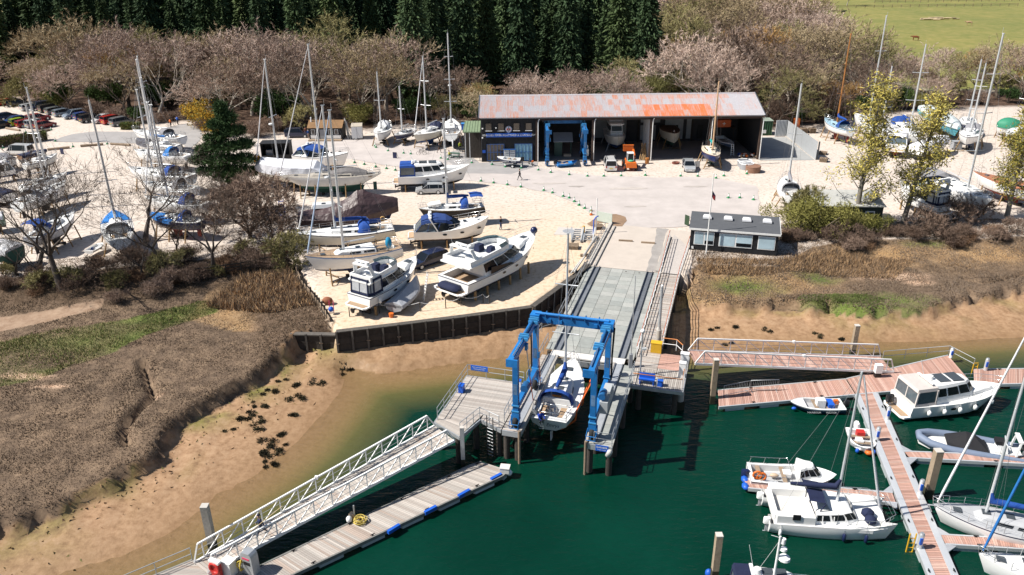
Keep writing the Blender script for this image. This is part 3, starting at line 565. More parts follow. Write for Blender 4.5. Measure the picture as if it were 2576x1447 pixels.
railing(wk,[DK(-2.8,6.1,PZ),DK(-2.8,7.4,PZ),DK(-1.9,8.0,PZ)],1.1,(1,.5),1.2,wpaint,M('orange_rail',(.55,.20,.06),.6));railing(wk,[DK(4.1,4.5,PZ),DK(4.1,8.5,PZ),DK(2.3,8.5,PZ)],1.1,(1,),1.9,wpaint,M('orange_rail'))
def pier(label,t0,t1,rail_t,s1,seed,mats,rails):
 p=thing('hoist_pier',label,'pier',DK(7,(t0+t1)/2,PZ))
 planks(p,[DK(1.0,t0,PZ),DK(s1,t0,PZ),DK(s1,t1,PZ),DK(1.0,t1,PZ)],None,.16 if mats is deckwood else.9,mats,seed=seed,name='plank'if mats is deckwood else 'grating_panel')
 it=t1 if abs(t1)<abs(t0)else t0;sg=1 if it<0 else-1
 mb=MB();mb.beam(DK(1,it+sg*.02,PZ-.1),DK(s1,it+sg*.02,PZ-.1),.18,.5);wb(mb,'inner_beam',conc,p)
 tc=it-sg*.45
 mb=MB();mb.beam(DK(1,tc,PZ+.012),DK(s1-.3,tc,PZ+.012),.6,.04);wb(mb,'wheel_track',M('track_grey',(.36,.38,.41),.5,.2,var=.2),p)
 for e in(-.32,.32):mb=MB();mb.beam(DK(1,tc+e,PZ+.06),DK(s1-.3,tc+e,PZ+.06),.06,.16);wb(mb,'track_lip',track,p)
 mb=MB();mb.beam(DK(s1+.02,t0,PZ-.2),DK(s1+.02,t1,PZ-.2),.1,.45);wb(mb,'end_plate',galv,p)
 mb=MB();mb.box((0,0,0),(.7,.12,.6));e=wb(mb,'stop_plate',galv,p);e.location=DK(s1-.15,tc,PZ+.35)-p.location;e.rotation_euler=(0,0,DKR)
 for s in(2.5,6.5,10.5,s1-.35):
  for t in(t0+.25,t1-.25):mb=MB();mb.tube([DK(s,t,-6),DK(s,t,PZ-.1)],.24,8);wb(mb,'pile',dark_w,p)
 mb=MB();mb.tube([DK(s1+.12,it,-4.4),DK(s1+.12,it,PZ+.25)],.11,8);wb(mb,'fender_pile',wood,p)
 for P in rails:railing(p,P,1.05,(1,.5),1.8)
 return p
RPs=13.3
pr=pier('right hand grated hoist pier ending in a blue danger board',2.45,4.4,4.35,RPs,8,grate,[[DK(2.0,4.33,PZ),DK(RPs-.1,4.33,PZ),DK(RPs-.1,3.0,PZ)]])
mb=MB();mb.box((0,0,0),(.95,.04,.5));ds=mb.build('danger_board',M('sign_blue'),pr,DK(RPs+.1,3.65,PZ-.15)-pr.location,DKR)
text('DANGER',.2,wpaint,ds,(0,-.03,.07),(math.pi/2,0,0));text('No access under gantry',.07,wpaint,ds,(0,-.03,-.13),(math.pi/2,0,0))
pl=pier('left hand planked hoist pier joined to the square landing',-4.0,-2.62,-3.95,13.3,9,deckwood,[[DK(-4.5,-4.0,PZ),DK(-3.2,-5.1,PZ),DK(-2.0,-5.1,PZ)],[DK(-1.2,-4.0,PZ),DK(6.3,-4.0,PZ)]])
fb=MB();fb.tube([(0,0,-.75),(0,0,-.68),(0,0,-.1),(0,0,0)],[.06,.2,.2,.06],10);o=fb.build('cylinder_fender',M('grubby_white',(.60,.58,.55),.6,var=.25),None,DK(RPs+.15,4.3,PZ-.15));tag(o,'fat white cylinder fender hanging from the right hoist pier corner','fender');o.rotation_euler=(R(18),R(15),0)
LA,LB,LC,LD_,LE,LF=G(1132,985,PZ),G(1278,1003,PZ),G(1290,1080,PZ),G(1222,1062,PZ),G(1150,1098,PZ),G(1092,1062,PZ)
ld=thing('landing_platform','square planked landing with railings beside the left hoist pier','landing',DK(9.6,-6.6,PZ))
q0,q1=DK(6.4,-10.0,PZ),DK(6.4,-4.1,PZ)
planks(ld,[DK(6.3,-4.08,PZ),DK(11.6,-4.08,PZ),DK(11.6,-9.2,PZ),DK(6.3,-9.2,PZ)],None,.15,deckwood[:4],seed=12)
planks(ld,[DK(11.62,-4.08,PZ),DK(13.2,-4.08,PZ),DK(12.3,-6.0,PZ),DK(11.62,-6.0,PZ)],None,.15,deckwood[:4],seed=13)
planks(ld,[DK(9.4,-9.22,PZ),DK(11.6,-9.22,PZ),DK(12.7,-8.4,PZ),DK(12.4,-7.2,PZ)][:0]or[DK(11.62,-6.05,PZ),DK(14.9,-6.85,PZ),DK(13.6,-9.3,PZ),DK(11.62,-9.3,PZ)],None,.15,deckwood[:4],seed=14)
for a,b in(((6.25,-9.25),(6.25,-4.1)),((6.25,-9.25),(13.6,-9.35)),((13.25,-4.1),(12.3,-6.05)),((12.3,-6.05),(14.95,-6.8)),((14.95,-6.8),(13.65,-9.35))):mb=MB();mb.beam(DK(*a,PZ-.17),DK(*b,PZ-.17),.1,.3);wb(mb,'edge_plate',galv,ld)
railing(ld,[DK(13.3,-9.2,PZ),DK(6.35,-9.15,PZ),DK(6.35,-4.2,PZ)],1.1,(1,.55),1.5);railing(ld,[DK(9.8,-4.15,PZ),DK(12.2,-4.15,PZ)],1.1,(1,.55),1.2)
railing(ld,[DK(13.1,-4.3,PZ),DK(12.3,-6.1,PZ),DK(14.7,-6.85,PZ)],1.05,(1,.55),.9)
for s,t in((6.8,-8.8),(13.2,-9),(12.4,-6.4),(14.5,-7.1),(6.8,-4.6),(12.8,-4.4)):mb=MB();mb.tube([DK(s,t,-6),DK(s,t,PZ-.1)],.24,8);wb(mb,'pile',dark_w,ld)
lad=thing('quay_ladder','black steel ladder down the front of the landing','ladder',DK(13.35,-4.9,-1.6));mb=MB()
la0=DK(13.2,-4.75,0);la1=DK(13.0,-5.3,0)
for p in(la0,la1):m_=MB();m_.tube([(p.x,p.y,-3.4),(p.x,p.y,PZ+.9)],.04,6);wb(m_,'stile',blk,lad)
for k in range(10):m_=MB();m_.tube([(la0.x,la0.y,-3.2+k*.3),(la1.x,la1.y,-3.2+k*.3)],.03,5);wb(m_,'rung',galv,lad)
mb=MB();mb.box((0,0,0),(1.5,.05,.45));o=mb.build('notice_board',M('sign_blue'),None,DK(6.38,-8.1,PZ+.9),DKR);tag(o,'blue notice board tied to the landing railing','notice');text('Report to the Harbour Office',.1,wpaint,o,(0,-.03,.08),(math.pi/2,0,0));text('Caution slippery surface',.1,wpaint,o,(0,-.03,-.09),(math.pi/2,0,0))
def wbox(name,label,cat,loc,d,mat,rz=DKR,lid=None,group=None):
 t=thing(name,label,cat,loc,rz,group);mb=MB();mb.box((0,0,d[2]/2),d,taper=(.96,.96));mb.build('body',mat,t)
 mb=MB();mb.box((0,0,d[2]+.03),(d[0]*1.05,d[1]*1.05,.06));mb.build('lid',lid or mat,t);return t
wbox('storage_box','blue box on the left edge of the square landing','box',DK(8.9,-8.8,PZ+.02),(.4,.55,.6),bluep);wbox('storage_box','white box with blue lid in the landing corner by the hoist','box',DK(6.8,-4.6,PZ+.02),(.55,.4,.5),wpaint,lid=bluep)
wbox('yellow_bin','yellow lifebuoy chest standing on the timber walkway','chest',DK(-2.0,5.7,PZ+.03),(.95,.6,.95),yellow)
mb=MB();mb.tube([DK(-2.9,5.75,PZ),DK(-2.9,5.75,PZ+1.8)],.3,4);mb.tube([DK(-2.9,5.75,PZ+1.8),DK(-2.9,5.75,PZ+2.2)],[.3,.12],4)
lp=thing('lamp_column','tall grey lamp column on a concrete stub beside the walkway','lamp post',DK(-2.9,5.75,PZ));wb(mb,'stub',conc,lp);m_=MB();m_.tube([DK(-2.9,5.75,PZ+2.1),DK(-2.9,5.75,PZ+6)],.13,8);wb(m_,'pole',galv,lp);m_=MB();m_.ball(DK(-2.9,5.75,PZ+6.1),.13);wb(m_,'lamp',wpaint,lp)
lp2=thing('lamp_column','slim grey lamp pole at the seaward corner of the walkway landing','lamp post',DK(3.4,5.0,PZ));m_=MB();m_.tube([DK(3.4,5.0,PZ),DK(3.4,5.0,PZ+4.6)],.07,8);wb(m_,'pole',galv,lp2);m_=MB();m_.ball(DK(3.4,5.0,PZ+4.7),.2);wb(m_,'lamp',wpaint,lp2);m_=MB();m_.box(DK(3.4,5.2,PZ+3.1),(.35,.2,.2));wb(m_,'camera',wpaint,lp2)
lp3=thing('pole','thin bare pole with a grey base box beside the right wheel track','pole',DK(1.6,3.9,PZ));m_=MB();m_.tube([DK(1.3,3.9,PZ+1),DK(1.3,3.9,PZ+8.6)],[.05,.03],6);wb(m_,'shaft',galv,lp3);m_=MB();m_.box(DK(1.3,3.9,PZ+.65),(.3,.3,1.3));wb(m_,'base',greyp,lp3)
be=thing('bench','blue bench at the seaward railing of the walkway landing','bench',DK(3.7,5.6,PZ),DKR);m_=MB();m_.box((0,0,.45),(1.3,.4,.06));m_.build('seat',bluep,be);m_=MB();m_.box((0,.22,.7),(1.3,.06,.45));m_.build('backrest',bluep,be)
for s in(-.55,.55):m_=MB();m_.box((s,0,.22),(.08,.38,.44));m_.build('leg',bluep,be)
wbox('storage_box','small blue box beside the bench on the walkway landing','box',DK(3.7,6.7,PZ+.02),(.5,.4,.45),bluep)
wbox('cabinet','taller white service cabinet at the gangway head','cabinet',DK(.4,8.35,PZ+.02),(.7,.5,1.5),wpaint);wbox('cabinet','shorter white service cabinet in front of the gangway head','cabinet',DK(1.7,8.3,PZ+.02),(.55,.45,1.3),wpaint)
def quay(name,label,P,ztop,zbot,bay_,rows):
 t=thing(name,label,'quay wall',(P[0][0],P[0][1],-1));k=0
 for a,b in zip(P[:-1],P[1:]):
  a,b=Vector((*a,0)),Vector((*b,0));n=max(1,round((b-a).length/bay_));d=(b-a).normalized();nn=Vector((d.y,-d.x,0))
  for i in range(n):
   p,q=a.lerp(b,i/n),a.lerp(b,(i+1)/n)
   for r_ in range(rows):
    z0=zbot+(ztop-zbot)*r_/rows;z1=zbot+(ztop-zbot)*(r_+1)/rows-.02;j=nn*(.3+rnd.uniform(0,.025));mb=MB();mb.beam(p+j+Vector((0,0,(z0+z1)/2)),q+j+Vector((0,0,(z0+z1)/2)),.12,z1-z0);wb(mb,'wall_board',dark_w,t)
   pp=p+nn*.46;mb=MB();mb.beam(pp+Vector((0,0,zbot)),pp+Vector((0,0,ztop+rnd.uniform(.08,.22))),.18,.18);wb(mb,'wall_post',M('grey_post',(.10,.09,.08),.9,var=.4),t)
   if i%2==0:mb=MB();mb.box(pp+nn*.05+Vector((0,0,(ztop+zbot)/2+.15)),(.35,.1,.06));wb(mb,'tie_bracket',wood,t)
  mb=MB();mb.beam(a+nn*.2+Vector((0,0,ztop+.05)),b+nn*.2+Vector((0,0,ztop+.05)),.6,.12);wb(mb,'capping',M('grey_post'),t)
 return t
quay('timber_quay_wall','dark planked quay wall along the gravel yard front',pts(0,846,836,1000,818,1170,797,1335,774,)+[tuple(DK(-19.4,-4.05)[:2])],.12,-2.4,1.45,4)
quay('timber_quay_wall','short low planked wall beside the creek below the fence corner',[tuple(G(738,850,-1)[:2]),tuple(G(846,838,-.4)[:2])],-.5,-2.3,1.3,2)
quay('walkway_quay_wall','dark retaining wall behind the hoist deck',[tuple(DK(-19.45,-4.0)[:2]),tuple(DK(-19.45,6.2)[:2])],-.12,-2.5,1.5,4)
# ---- travelling boat hoists --------------------------------------------------
hb=M('hoist_blue',(.015,.155,.43),.5,var=.35,scale=1.5,bump=.15);hb2=M('hoist_blue_dark',(.015,.10,.26),.5,var=.2)
def hoist(label,loc,rz,W=5.9,Lw=5.8,Hh=6.6):
 """local frame: y+ is the open end of the U-shaped top frame"""
 h=thing('boat_hoist',label,'boat hoist',loc,rz);x=W/2
 for sx in(-1,1):
  for y in(-Lw/2,Lw/2):
   mb=MB();mb.beam((sx*x,y,1.35),(sx*x,y,Hh-.35),.42,.42);lg=mb.build('leg',hb,h)
   mb=MB()
   for z in(2.0,1.5):mb.box((sx*x,y,z),(.56,.56,.1))
   mb.build('leg_collar',M('hoist_pale',(.05,.25,.50),.5),lg)
   mb=MB();mb.box((sx*x,y,1.05),(.55,.5,.7));mb.box((sx*(x+.3),y,.7),(.1,.5,.8));yk=mb.build('wheel_yoke',hb,h)
   mb=MB();mb.tube([(sx*x-.19,y,.52),(sx*x-.13,y,.52),(sx*x+.13,y,.52),(sx*x+.19,y,.52)],[.42,.52,.52,.42],18);wl=mb.build('wheel',rubber,h)
   mb=MB();mb.tube([(sx*x-.2,y,.52),(sx*x+.2,y,.52)],.24,10);mb.build('hub',greyp,wl)
   mb=MB();e=1 if y>0 else-1;yy=y+e*.72
   for z in(.3,.65):mb.tube([(sx*x-.35,yy,z),(sx*x+.35,yy,z)],.03,5)
   for q in(-.35,0,.35):mb.tube([(sx*x+q,yy,.3),(sx*x+q,yy,.65)],.025,5)
   for q in(-.35,.35):mb.tube([(sx*x+q,yy,.65),(sx*x+q,y,.9)],.025,5)
   mb.build('wheel_guard',hb,h)
  mb=MB();mb.beam((sx*x,-Lw/2,1.75),(sx*x,Lw/2,1.75),.36,.45);mb.build('side_beam',hb,h)
  mb=MB();mb.beam((sx*x,-Lw/2-.4,Hh),(sx*x,Lw/2+1.5,Hh),.42,.5);tb=mb.build('top_beam',hb,h)
  mb=MB();mb.tube([(sx*(x-.05),-Lw/2,Hh+.36),(sx*(x-.05),Lw/2-1.6,Hh+.36)],.11,8);mb.build('ram',hb2,tb)
  mb=MB();mb.tube([(sx*(x-.1),Lw/2-1.6,Hh+.36),(sx*(x-.1),Lw/2+1.0,Hh+.36)],.05,6);mb.build('ram_rod',steel,tb)
  mb=MB();mb.box((sx*(x-.15),Lw/2+1.5,Hh),(.85,.14,.6));mb.build('end_stop',hb,tb)
  for y in(-1.9,1.0):
   mb=MB();mb.box((sx*(x-.1),y,Hh+.3),(.75,.55,.22));mb.box((sx*(x-.1),y-.15,Hh+.48),(.7,.1,.25));mb.box((sx*(x-.1),y+.15,Hh+.48),(.7,.1,.25));mb.box((sx*(x-.3),y,Hh-.4),(.2,.35,.5));tr=mb.build('trolley',M('hoist_pale'),h)
   mb=MB()
   for q in(-.12,-.04,.04,.12):mb.tube([(sx*(x-.3),y+q,Hh-.5),(sx*(x-.5),y+q*.6,4.0)],.012,4)
   mb.build('hoist_cable',wire,tr)
   mb=MB();mb.box((sx*(x-.52),y,3.75),(.14,.22,.5));mb.build('hook_block',hb2,tr)
 mb=MB();mb.beam((-x-.2,-Lw/2-.1,Hh+.12),(x+.2,-Lw/2-.1,Hh+.1),.44,.6);cb=mb.build('cross_beam',hb,h)
 mb=MB();mb.tube([(-x,-Lw/2+.1,Hh+.62),(x,-Lw/2+.1,Hh+.62)],.12,8);mb.build('pipe_tray',hb,cb)
 for q in(-2,-1,0,1,2):mb=MB();mb.box((q*1.05,-Lw/2-.05,Hh+.52),(.08,.6,.3));mb.build('pipe_clip',hb2,cb)
 for q in(-1.9,.9,1.8):mb=MB();mb.box((q,-Lw/2+.17,Hh+.1),(.28,.08,.3));mb.build('lug',hb,cb)
 for sx in(-1,1):mb=MB();mb.box((sx*x,-Lw/2,Hh+.2),(.75,.85,.7));mb.build('corner_block',hb,cb)
 for sx in(-1,1):
  for q in range(3):mb=MB();mb.tube([(sx*(x+.1+.07*q),-Lw/2+.3,Hh+.5-.1*q),(sx*(x+.38+.05*q),-Lw/2+.1,Hh+.1),(sx*(x+.3+.04*q),-Lw/2+.05,4),(sx*(x+.3+.04*q),-Lw/2,1.8)],.03,5);mb.build('hose',blk,h)
  for y in(-Lw/2,Lw/2):mb=MB();mb.box((sx*x,y+.215,3.4),(.3,.012,.9));mb.build('rust_scuffed_panel',M('scuffed_blue',(.10,.19,.33),.7,var=.6,scale=3),h)
 mb=MB();mb.box((-x-.45,-.3,1.65),(.62,2.9,1.0));mb.build('engine_housing',M('hoist_grey',(.40,.42,.43),.6,var=.1),h)
 mb=MB();mb.box((-x-.45,-.6,2.3),(.58,1.2,.3));mb.build('engine_cover',M('hoist_grey'),h)
 mb=MB();mb.tube([(-x-.3,.2,2.55),(-x-.3,1.1,2.55)],.27,12);mb.build('winch_drum',hb2,h);mb=MB();mb.tube([(x-.1,.2,2.2),(x-.1,1.0,2.2)],.32,12);mb.build('winch_drum',hb2,h)
 return h
near_h=hoist('blue travelling boat hoist at the dock holding a white yacht',DK(9.75,-.15,PZ+.03),DKR+math.pi,5.85,5.8,6.35)
# ---- boat builders -------------------------------------------------------------
def hull(L,B,z0,wl,fb,bowup,kind='sail',rake=.1,srake=-.02,tw=.62,cols=None,n=18,sternup=.05):
 """cols: bottom, boot line, topside, stripe, rim"""
 cols=cols or[afblk,navy,white,navy,white]
 def b(t):
  if kind=='sail':
   return B/2*((tw+(1-tw)*math.sin(math.pi/2*t/.45))if t<.45 else max(.012,math.cos(math.pi/2*((t-.45)/.55))**.8))
  return B/2*((.93+.07*t/.5)if t<.5 else max(.012,(1-((t-.5)/.5)**2.5)**.85))
 def zs(t):return wl+fb+bowup*(max(0,t-.3)/.7)**1.7+sternup*max(0,(.3-t)/.3)**2
 def zb(t):
  if kind=='sail':return wl+.03-(wl-z0)*max(0,1-abs((t-.5)/.5)**2.2)
  return z0+(wl-z0+.1)*max(0,(t-.55)/.45)**2.2
 def sec(f):return(1-(1-f)**2.6)**.55 if kind=='sail'else(.84*(f/.33)if f<.33 else.84+.16*((f-.33)/.67)**.8)
 rings=[];T=[i/n for i in range(n+1)]
 for t in T:
  bb,s,o=b(t),zs(t),zb(t);lv=[o,o+(max(wl,o)-o)*.35,o+(max(wl,o)-o)*.7,max(wl,o),max(wl+.1,o+.02),o+(s-o)*.55 if o+(s-o)*.55>wl+.14 else wl+.15,s-.26,s-.13,s-.04,s]
  half=[]
  for z in lv:
   f=min(1,max(0,(z-o)/(s-o)));x=-L/2+L*t-rake*L*(1-f)*t**5+srake*L*(1-f)*(1-t)**5
   y=bb*sec(f)
   if kind=='motor'and t>.6:y*=1-(1-f)*.55*((t-.6)/.4)**1.2
   half.append((x,y,z))
  rings.append([(x,-y,z)for x,y,z in reversed(half)]+half[1:])
 mh=[0,0,0,1,2,2,2,3,4];mrow=list(reversed(mh))+mh
 mb=MB();k=len(rings[0]);vs=[p for r in rings for p in r];fs,ms=[],[]
 for i in range(n):
  for j in range(k-1):fs.append((i*k+j,(i+1)*k+j,(i+1)*k+j+1,i*k+j+1));ms.append(mrow[j])
 mb.add(vs,fs,ms,True)
 half=(k-1)//2
 tv=rings[0];tf,tm=[],[]
 for j in range(half):tf.append((j,j+1,k-2-j,k-1-j));tm.append(mrow[j])
 mb.add(tv,tf,tm)
 return mb,cols,b,zs
def deck_mb(L,b,zs,well=None,ww=.6,wd=.5,n=24,camber=.05,inset=.03):
 """deck with a sunk cockpit between stations well[0] and well[1]"""
 mb=MB();T=[i/n for i in range(n+1)]
 if well:T=sorted(set(T+[well[0],well[1]]));T=[t for t in T if not any(0<abs(t-q)<.012 for q in well)]
 def row(t):
  w_=max(.005,b(t)-inset);c=min(w_*ww,w_);z=zs(t)-.03;x=-L/2+L*t
  return[(x,-w_,z),(x,-c,z+camber*.7),(x,c,z+camber*.7),(x,w_,z)]
 for a,e in zip(T[:-1],T[1:]):
  A,E_=row(a),row(e);inn=well and a>=well[0]-1e-6 and e<=well[1]+1e-6
  for j in(0,1,2):
   q=[A[j],E_[j],E_[j+1],A[j+1]]
   if j==1 and inn:
    d=[(x,y,z-wd)for x,y,z in q];mb.add(d,[(3,2,1,0)],1)
    mb.add([q[0],q[1],d[1],d[0]],[(0,1,2,3)],2);mb.add([q[2],q[3],d[3],d[2]],[(0,1,2,3)],2)
    if a<=well[0]+1e-6:mb.add([q[0],q[3],d[3],d[0]],[(3,2,1,0)],2)
    if e>=well[1]-1e-6:mb.add([q[1],q[2],d[2],d[1]],[(0,1,2,3)],2)
   else:mb.add(q,[(3,2,1,0)],0)
 return mb
def foot(x0,x1,w0,w1,nose=.25,nw=.45):
 """house footprint: square stern at x0, rounded nose at x1"""
 xs_=x1-(x1-x0)*nose
 h=[(x0,w0),(x0+(xs_-x0)*.5,(w0+w1)/2*1.03),(xs_,w1),(x1-(x1-xs_)*.35,w1*.86),(x1,w1*nw)]
 return h+[(x,-y)for x,y in reversed(h)]
def house(parent,name,mat,x0,x1,w0,w1,z0,z1,fr=.4,br=.05,side=.1,nose=.25,nw=.45,crown=.06):
 mb=MB();A=foot(x0,x1,w0,w1,nose,nw);Lh=x1-x0
 def at(f):return[(x0+br*f+(x-x0)*(Lh-(fr+br)*f)/Lh,y*(1-side*f/max(w0,w1)),z0+(z1-z0)*f)for x,y in A]
 top=at(1);mid=at(.86)
 rings=[at(0),mid,[(x*.985+(x0+x1)/2*.015,y*.93,z1)for x,y,z in top],[(x*.8+(x0+x1)/2*.2,y*.55,z1+crown)for x,y,z in top]]
 mb.loft(rings,0,True,(False,True),False);return mb.build(name,mat,parent),at
def band(parent,name,at,f0,f1,idx,mat=glass,out=.02,trim=0.):
 """glazing strips set just proud of a house wall between footprint points idx"""
 A,B_=at(f0),at(f1);c=Vector((sum(p[0]for p in A)/len(A),0,0))
 res=[]
 for i,j in idx:
  a0,a1,b0,b1=[Vector(p)for p in(A[i],A[j],B_[i],B_[j])]
  if trim:a0,a1=a0.lerp(a1,trim),a1.lerp(a0,trim);b0,b1=b0.lerp(b1,trim),b1.lerp(b0,trim)
  nn=(a1-a0).cross(b0-a0).normalized();m_=(a0+a1)/2-c
  if nn.dot(m_)<0:nn=-nn
  mb=MB();q=[a0,a1,b1,b0];mb.loft([[p-nn*.01 for p in q],[p+nn*out for p in q]],0);res.append(mb.build(name,mat,parent))
 return res
STB=[(9,8),(8,7)];PRT=[(0,1),(1,2)];NOSE=[(2,3),(3,4),(4,5),(5,6),(6,7)]
def bowrail(parent,L,b,zs,t0,t1,h=.6,mat=steel,name='bow_rail',n=8,mid=True):
 mb=MB();T=[t0+(t1-t0)*i/n for i in range(n+1)]
 P=[(-L/2+L*t,(b(t)-.06),zs(t))for t in T];Q=P+[(x,-y,z)for x,y,z in reversed(P)]
 mb.tube([(x+(.12 if 0<i<len(Q)-1 else 0),y,z+h)for i,(x,y,z)in enumerate(Q)],.02,5)
 if mid:mb.tube([(x+.05,y,z+h*.5)for x,y,z in Q],.012,4)
 for i,(x,y,z)in enumerate(Q):
  if i%2==0:mb.tube([(x,y,z),(x+.1,y,z+h)],.016,4)
 return mb.build(name,mat,parent)
def place(bow,zb,stern,zsn):
 a,c=G(*V(*bow),zb),G(*V(*stern),zsn);d=a-c
 return(a.x+c.x)/2,(a.y+c.y)/2,math.atan2(d.y,d.x),math.hypot(d.x,d.y)
def w2l(t,X,Y):
 d=Vector((X-t.location.x,Y-t.location.y));a=-t.rotation_euler.z
 return d.x*math.cos(a)-d.y*math.sin(a),d.x*math.sin(a)+d.y*math.cos(a)
def l2w(t,x,y):
 a=t.rotation_euler.z;return t.location.x+x*math.cos(a)-y*math.sin(a),t.location.y+x*math.sin(a)+y*math.cos(a)
SHORE_GROUP='timber shores propping up the laid up boats'
def shores(t,L,b,zs,wl,z0,short,n=3,mat=None,steelm=False):
 s=thing('boat_shores','timber props and keel blocks under the '+short,'boat props',t.location,t.rotation_euler.z);mat=mat or prop_w
 for i in range(n):
  tt=.2+.58*i/(n-1)
  for sg in(-1,1):
   x=-L/2+L*tt;y=b(tt)*.93;zt=wl+(zs(tt)-wl)*.22
   mb=MB();mb.tube([(x,sg*(y+.55),0),(x,sg*y,zt)],.085,6);mb.build('shore',mat,s)
   if i==n-1:mb=MB();mb.tube([(x-.1,sg*(y+.5),.35),(x-1.1,sg*.3,.1)],.06,5);mb.build('brace',mat,s)
 for x in(-.12*L,.08*L):mb=MB();mb.box((x,0,max(.1,z0*.5)),(.35,.9,max(.2,z0)));mb.build('keel_block',dark_w,s)
 return s
def sail_yacht(label,short,*pl,z=0.,afloat=False,B=None,hullc=white,stripe=navy,boot=None,af=afblk,deckm=deckw,hood=None,boomc=None,mast=None,mast_at=.6,mastm=alu,mizzen=None,genoa=None,zb=3.3,zsn=2.75,tw=.62,rake=.09,srake=-.03,longkeel=False,coach=True,chh=.42,cover=None,radar=False,wheel=True,rails=True,spread=2,name='sailing_yacht',props=3,group=None,bimini=None,fb=None,wins=True,place_=None,teakd=False,lean=0,draft=None,boom=True,dinghy=None,raft=False):
 if len(pl)==4:bow,zb,stern,zsn=pl
 else:bow,stern=pl
 if afloat:wl=0.;zb,zsn=z+zb,z+zsn
 X,Y,rz,L=place_ or place(bow,zb,stern,zsn)
 B=B or min(.34*L,1.0+.24*L);fb=fb or.62+.05*L
 if not afloat:wl=zsn-fb-.05
 t=thing(name,label,'sailing boat',(X,Y,z),rz,group)
 keel=wl if not afloat else 1.6;hd=(draft or min(.75,.06*L));z0=wl-hd
 mb,cols,b,zs=hull(L,B,z0,wl,fb,(zb-z)-(wl+fb),'sail',rake,srake,tw,[af,boot or stripe,hullc,stripe,hullc])
 hl=mb.build('hull',cols,t)
 well=(.06,.27)if coach or True else None
 dm=deck_mb(L,b,zs,well,.62,.5);dk=dm.build('deck',[teak if teakd else deckm,deckm,white],t)
 if not afloat:
  if longkeel:
   mb=MB();xs_=[-.36,-.2,.15,.3];mb.loft([[(-.33*L,-.12,z0+.35),(.3*L,-.12,z0+.35),(.3*L,.12,z0+.35),(-.33*L,.12,z0+.35)],[(-.3*L,-.09,.3),(.08*L,-.09,.3),(.08*L,.09,.3),(-.3*L,.09,.3)]],0);mb.build('keel',af,t)
  else:
   mb=MB();mb.loft([[(-.1*L,0,z0+.2),(-.03*L,-.16,z0+.2),(.1*L,0,z0+.2),(-.03*L,.16,z0+.2)],[(-.1*L,0,.25),(-.04*L,-.2,.25),(.04*L,0,.25),(-.04*L,.2,.25)]],0);mb.build('keel',af,t)
  mb=MB();mb.box((-.43*L,0,(wl+.5)/2),(.5,.1,max(.4,wl-.45)));mb.build('rudder',af,t)
 xw=lambda tt:-L/2+L*tt
 topz=zs(.5)
 if coach:
  cw=B*.30;ho,at=house(t,'coachroof',deckm if deckm is not teak else white,xw(.28),xw(.72),cw*1.1,cw*.8,zs(.45)-.02,zs(.5)+chh,.55,-.0,.16,.3,.5);topz=zs(.5)+chh+.05
  if wins:band(ho,'window',at,.3,.72,[(9,8),(0,1),(8,7),(1,2)],trim=.12)
  for tt in(.45,.62):mb=MB();mb.box((xw(tt),0,topz+.03),(.5,.5,.06));mb.build('hatch',M('smoked_hatch',(.06,.07,.08),.15,var=0),ho)
 mb=MB();mb.box((xw(.82),0,zs(.82)+.06),(.5,.5,.05));mb.build('fore_hatch',M('smoked_hatch'),t)
 if rails:
  bowrail(t,L,b,zs,.88,1.0,.6,name='pulpit',n=3);mb=MB();P=[]
  for sg in(-1,1):
   T=[.02+.86*i/7 for i in range(8)];Q=[(xw(q),sg*(b(q)-.08),zs(q))for q in T]
   for q in Q:mb.tube([q,(q[0],q[1],q[2]+.6)],.018,4)
   for hh in(.58,.3):mb.tube([(x,y,zz+hh)for x,y,zz in Q],.009,3)
  mb.build('guard_wires',steel,t)
  mb=MB();Q=[(xw(.12),b(.1)-.08,zs(.1)),(xw(.01),b(.02)-.1,zs(.02)),(xw(.01),-b(.02)+.1,zs(.02)),(xw(.12),-b(.1)+.08,zs(.1))]
  for hh in(.62,.32):mb.tube([(x,y,zz+hh)for x,y,zz in Q],.02,4)
  for q in Q:mb.tube([q,(q[0],q[1],q[2]+.62)],.02,4)
  mb.build('pushpit',steel,t)
 if wheel:
  mb=MB();mb.torus((xw(.13),0,zs(.13)+.35),.38,.025,14,5,0,'x');mb.tube([(xw(.14),0,zs(.13)-.4),(xw(.14),0,zs(.13)+.4)],.09,6);mb.build('wheel',steel,t)
 for sx in(-1,1):mb=MB();mb.tube([(xw(.25),sx*B*.27,zs(.25)+.05),(xw(.25),sx*B*.27,zs(.25)+.2)],.09,8);mb.build('winch',steel,t)
 for sx in(-1,1):
  mb=MB();mb.box((xw(.17),sx*B*.2,zs(.17)-.2),(L*.17,B*.14,.1));mb.build('cockpit_seat',teak,t)
 if hood:
  w0=B*.36;h0=topz+.5;x1=xw(.38);x0=xw(.25);zz=zs(.3)+.05;rings=[]
  for i,(x,f)in enumerate(((x1,.06),(x1-.35,.75),(x1-.75,1.0),(x0,.97))):
   rings.append([(x,w0*math.cos(a)*(1 if f>.5 else.92),zz+(h0-zz+.25)*f*max(0,math.sin(a))**.6)for a in[math.pi*j/8 for j in range(9)]])
  mb=MB();mb.loft(rings,0,False,(False,False),True);mb.build('spray_hood',hood,t)
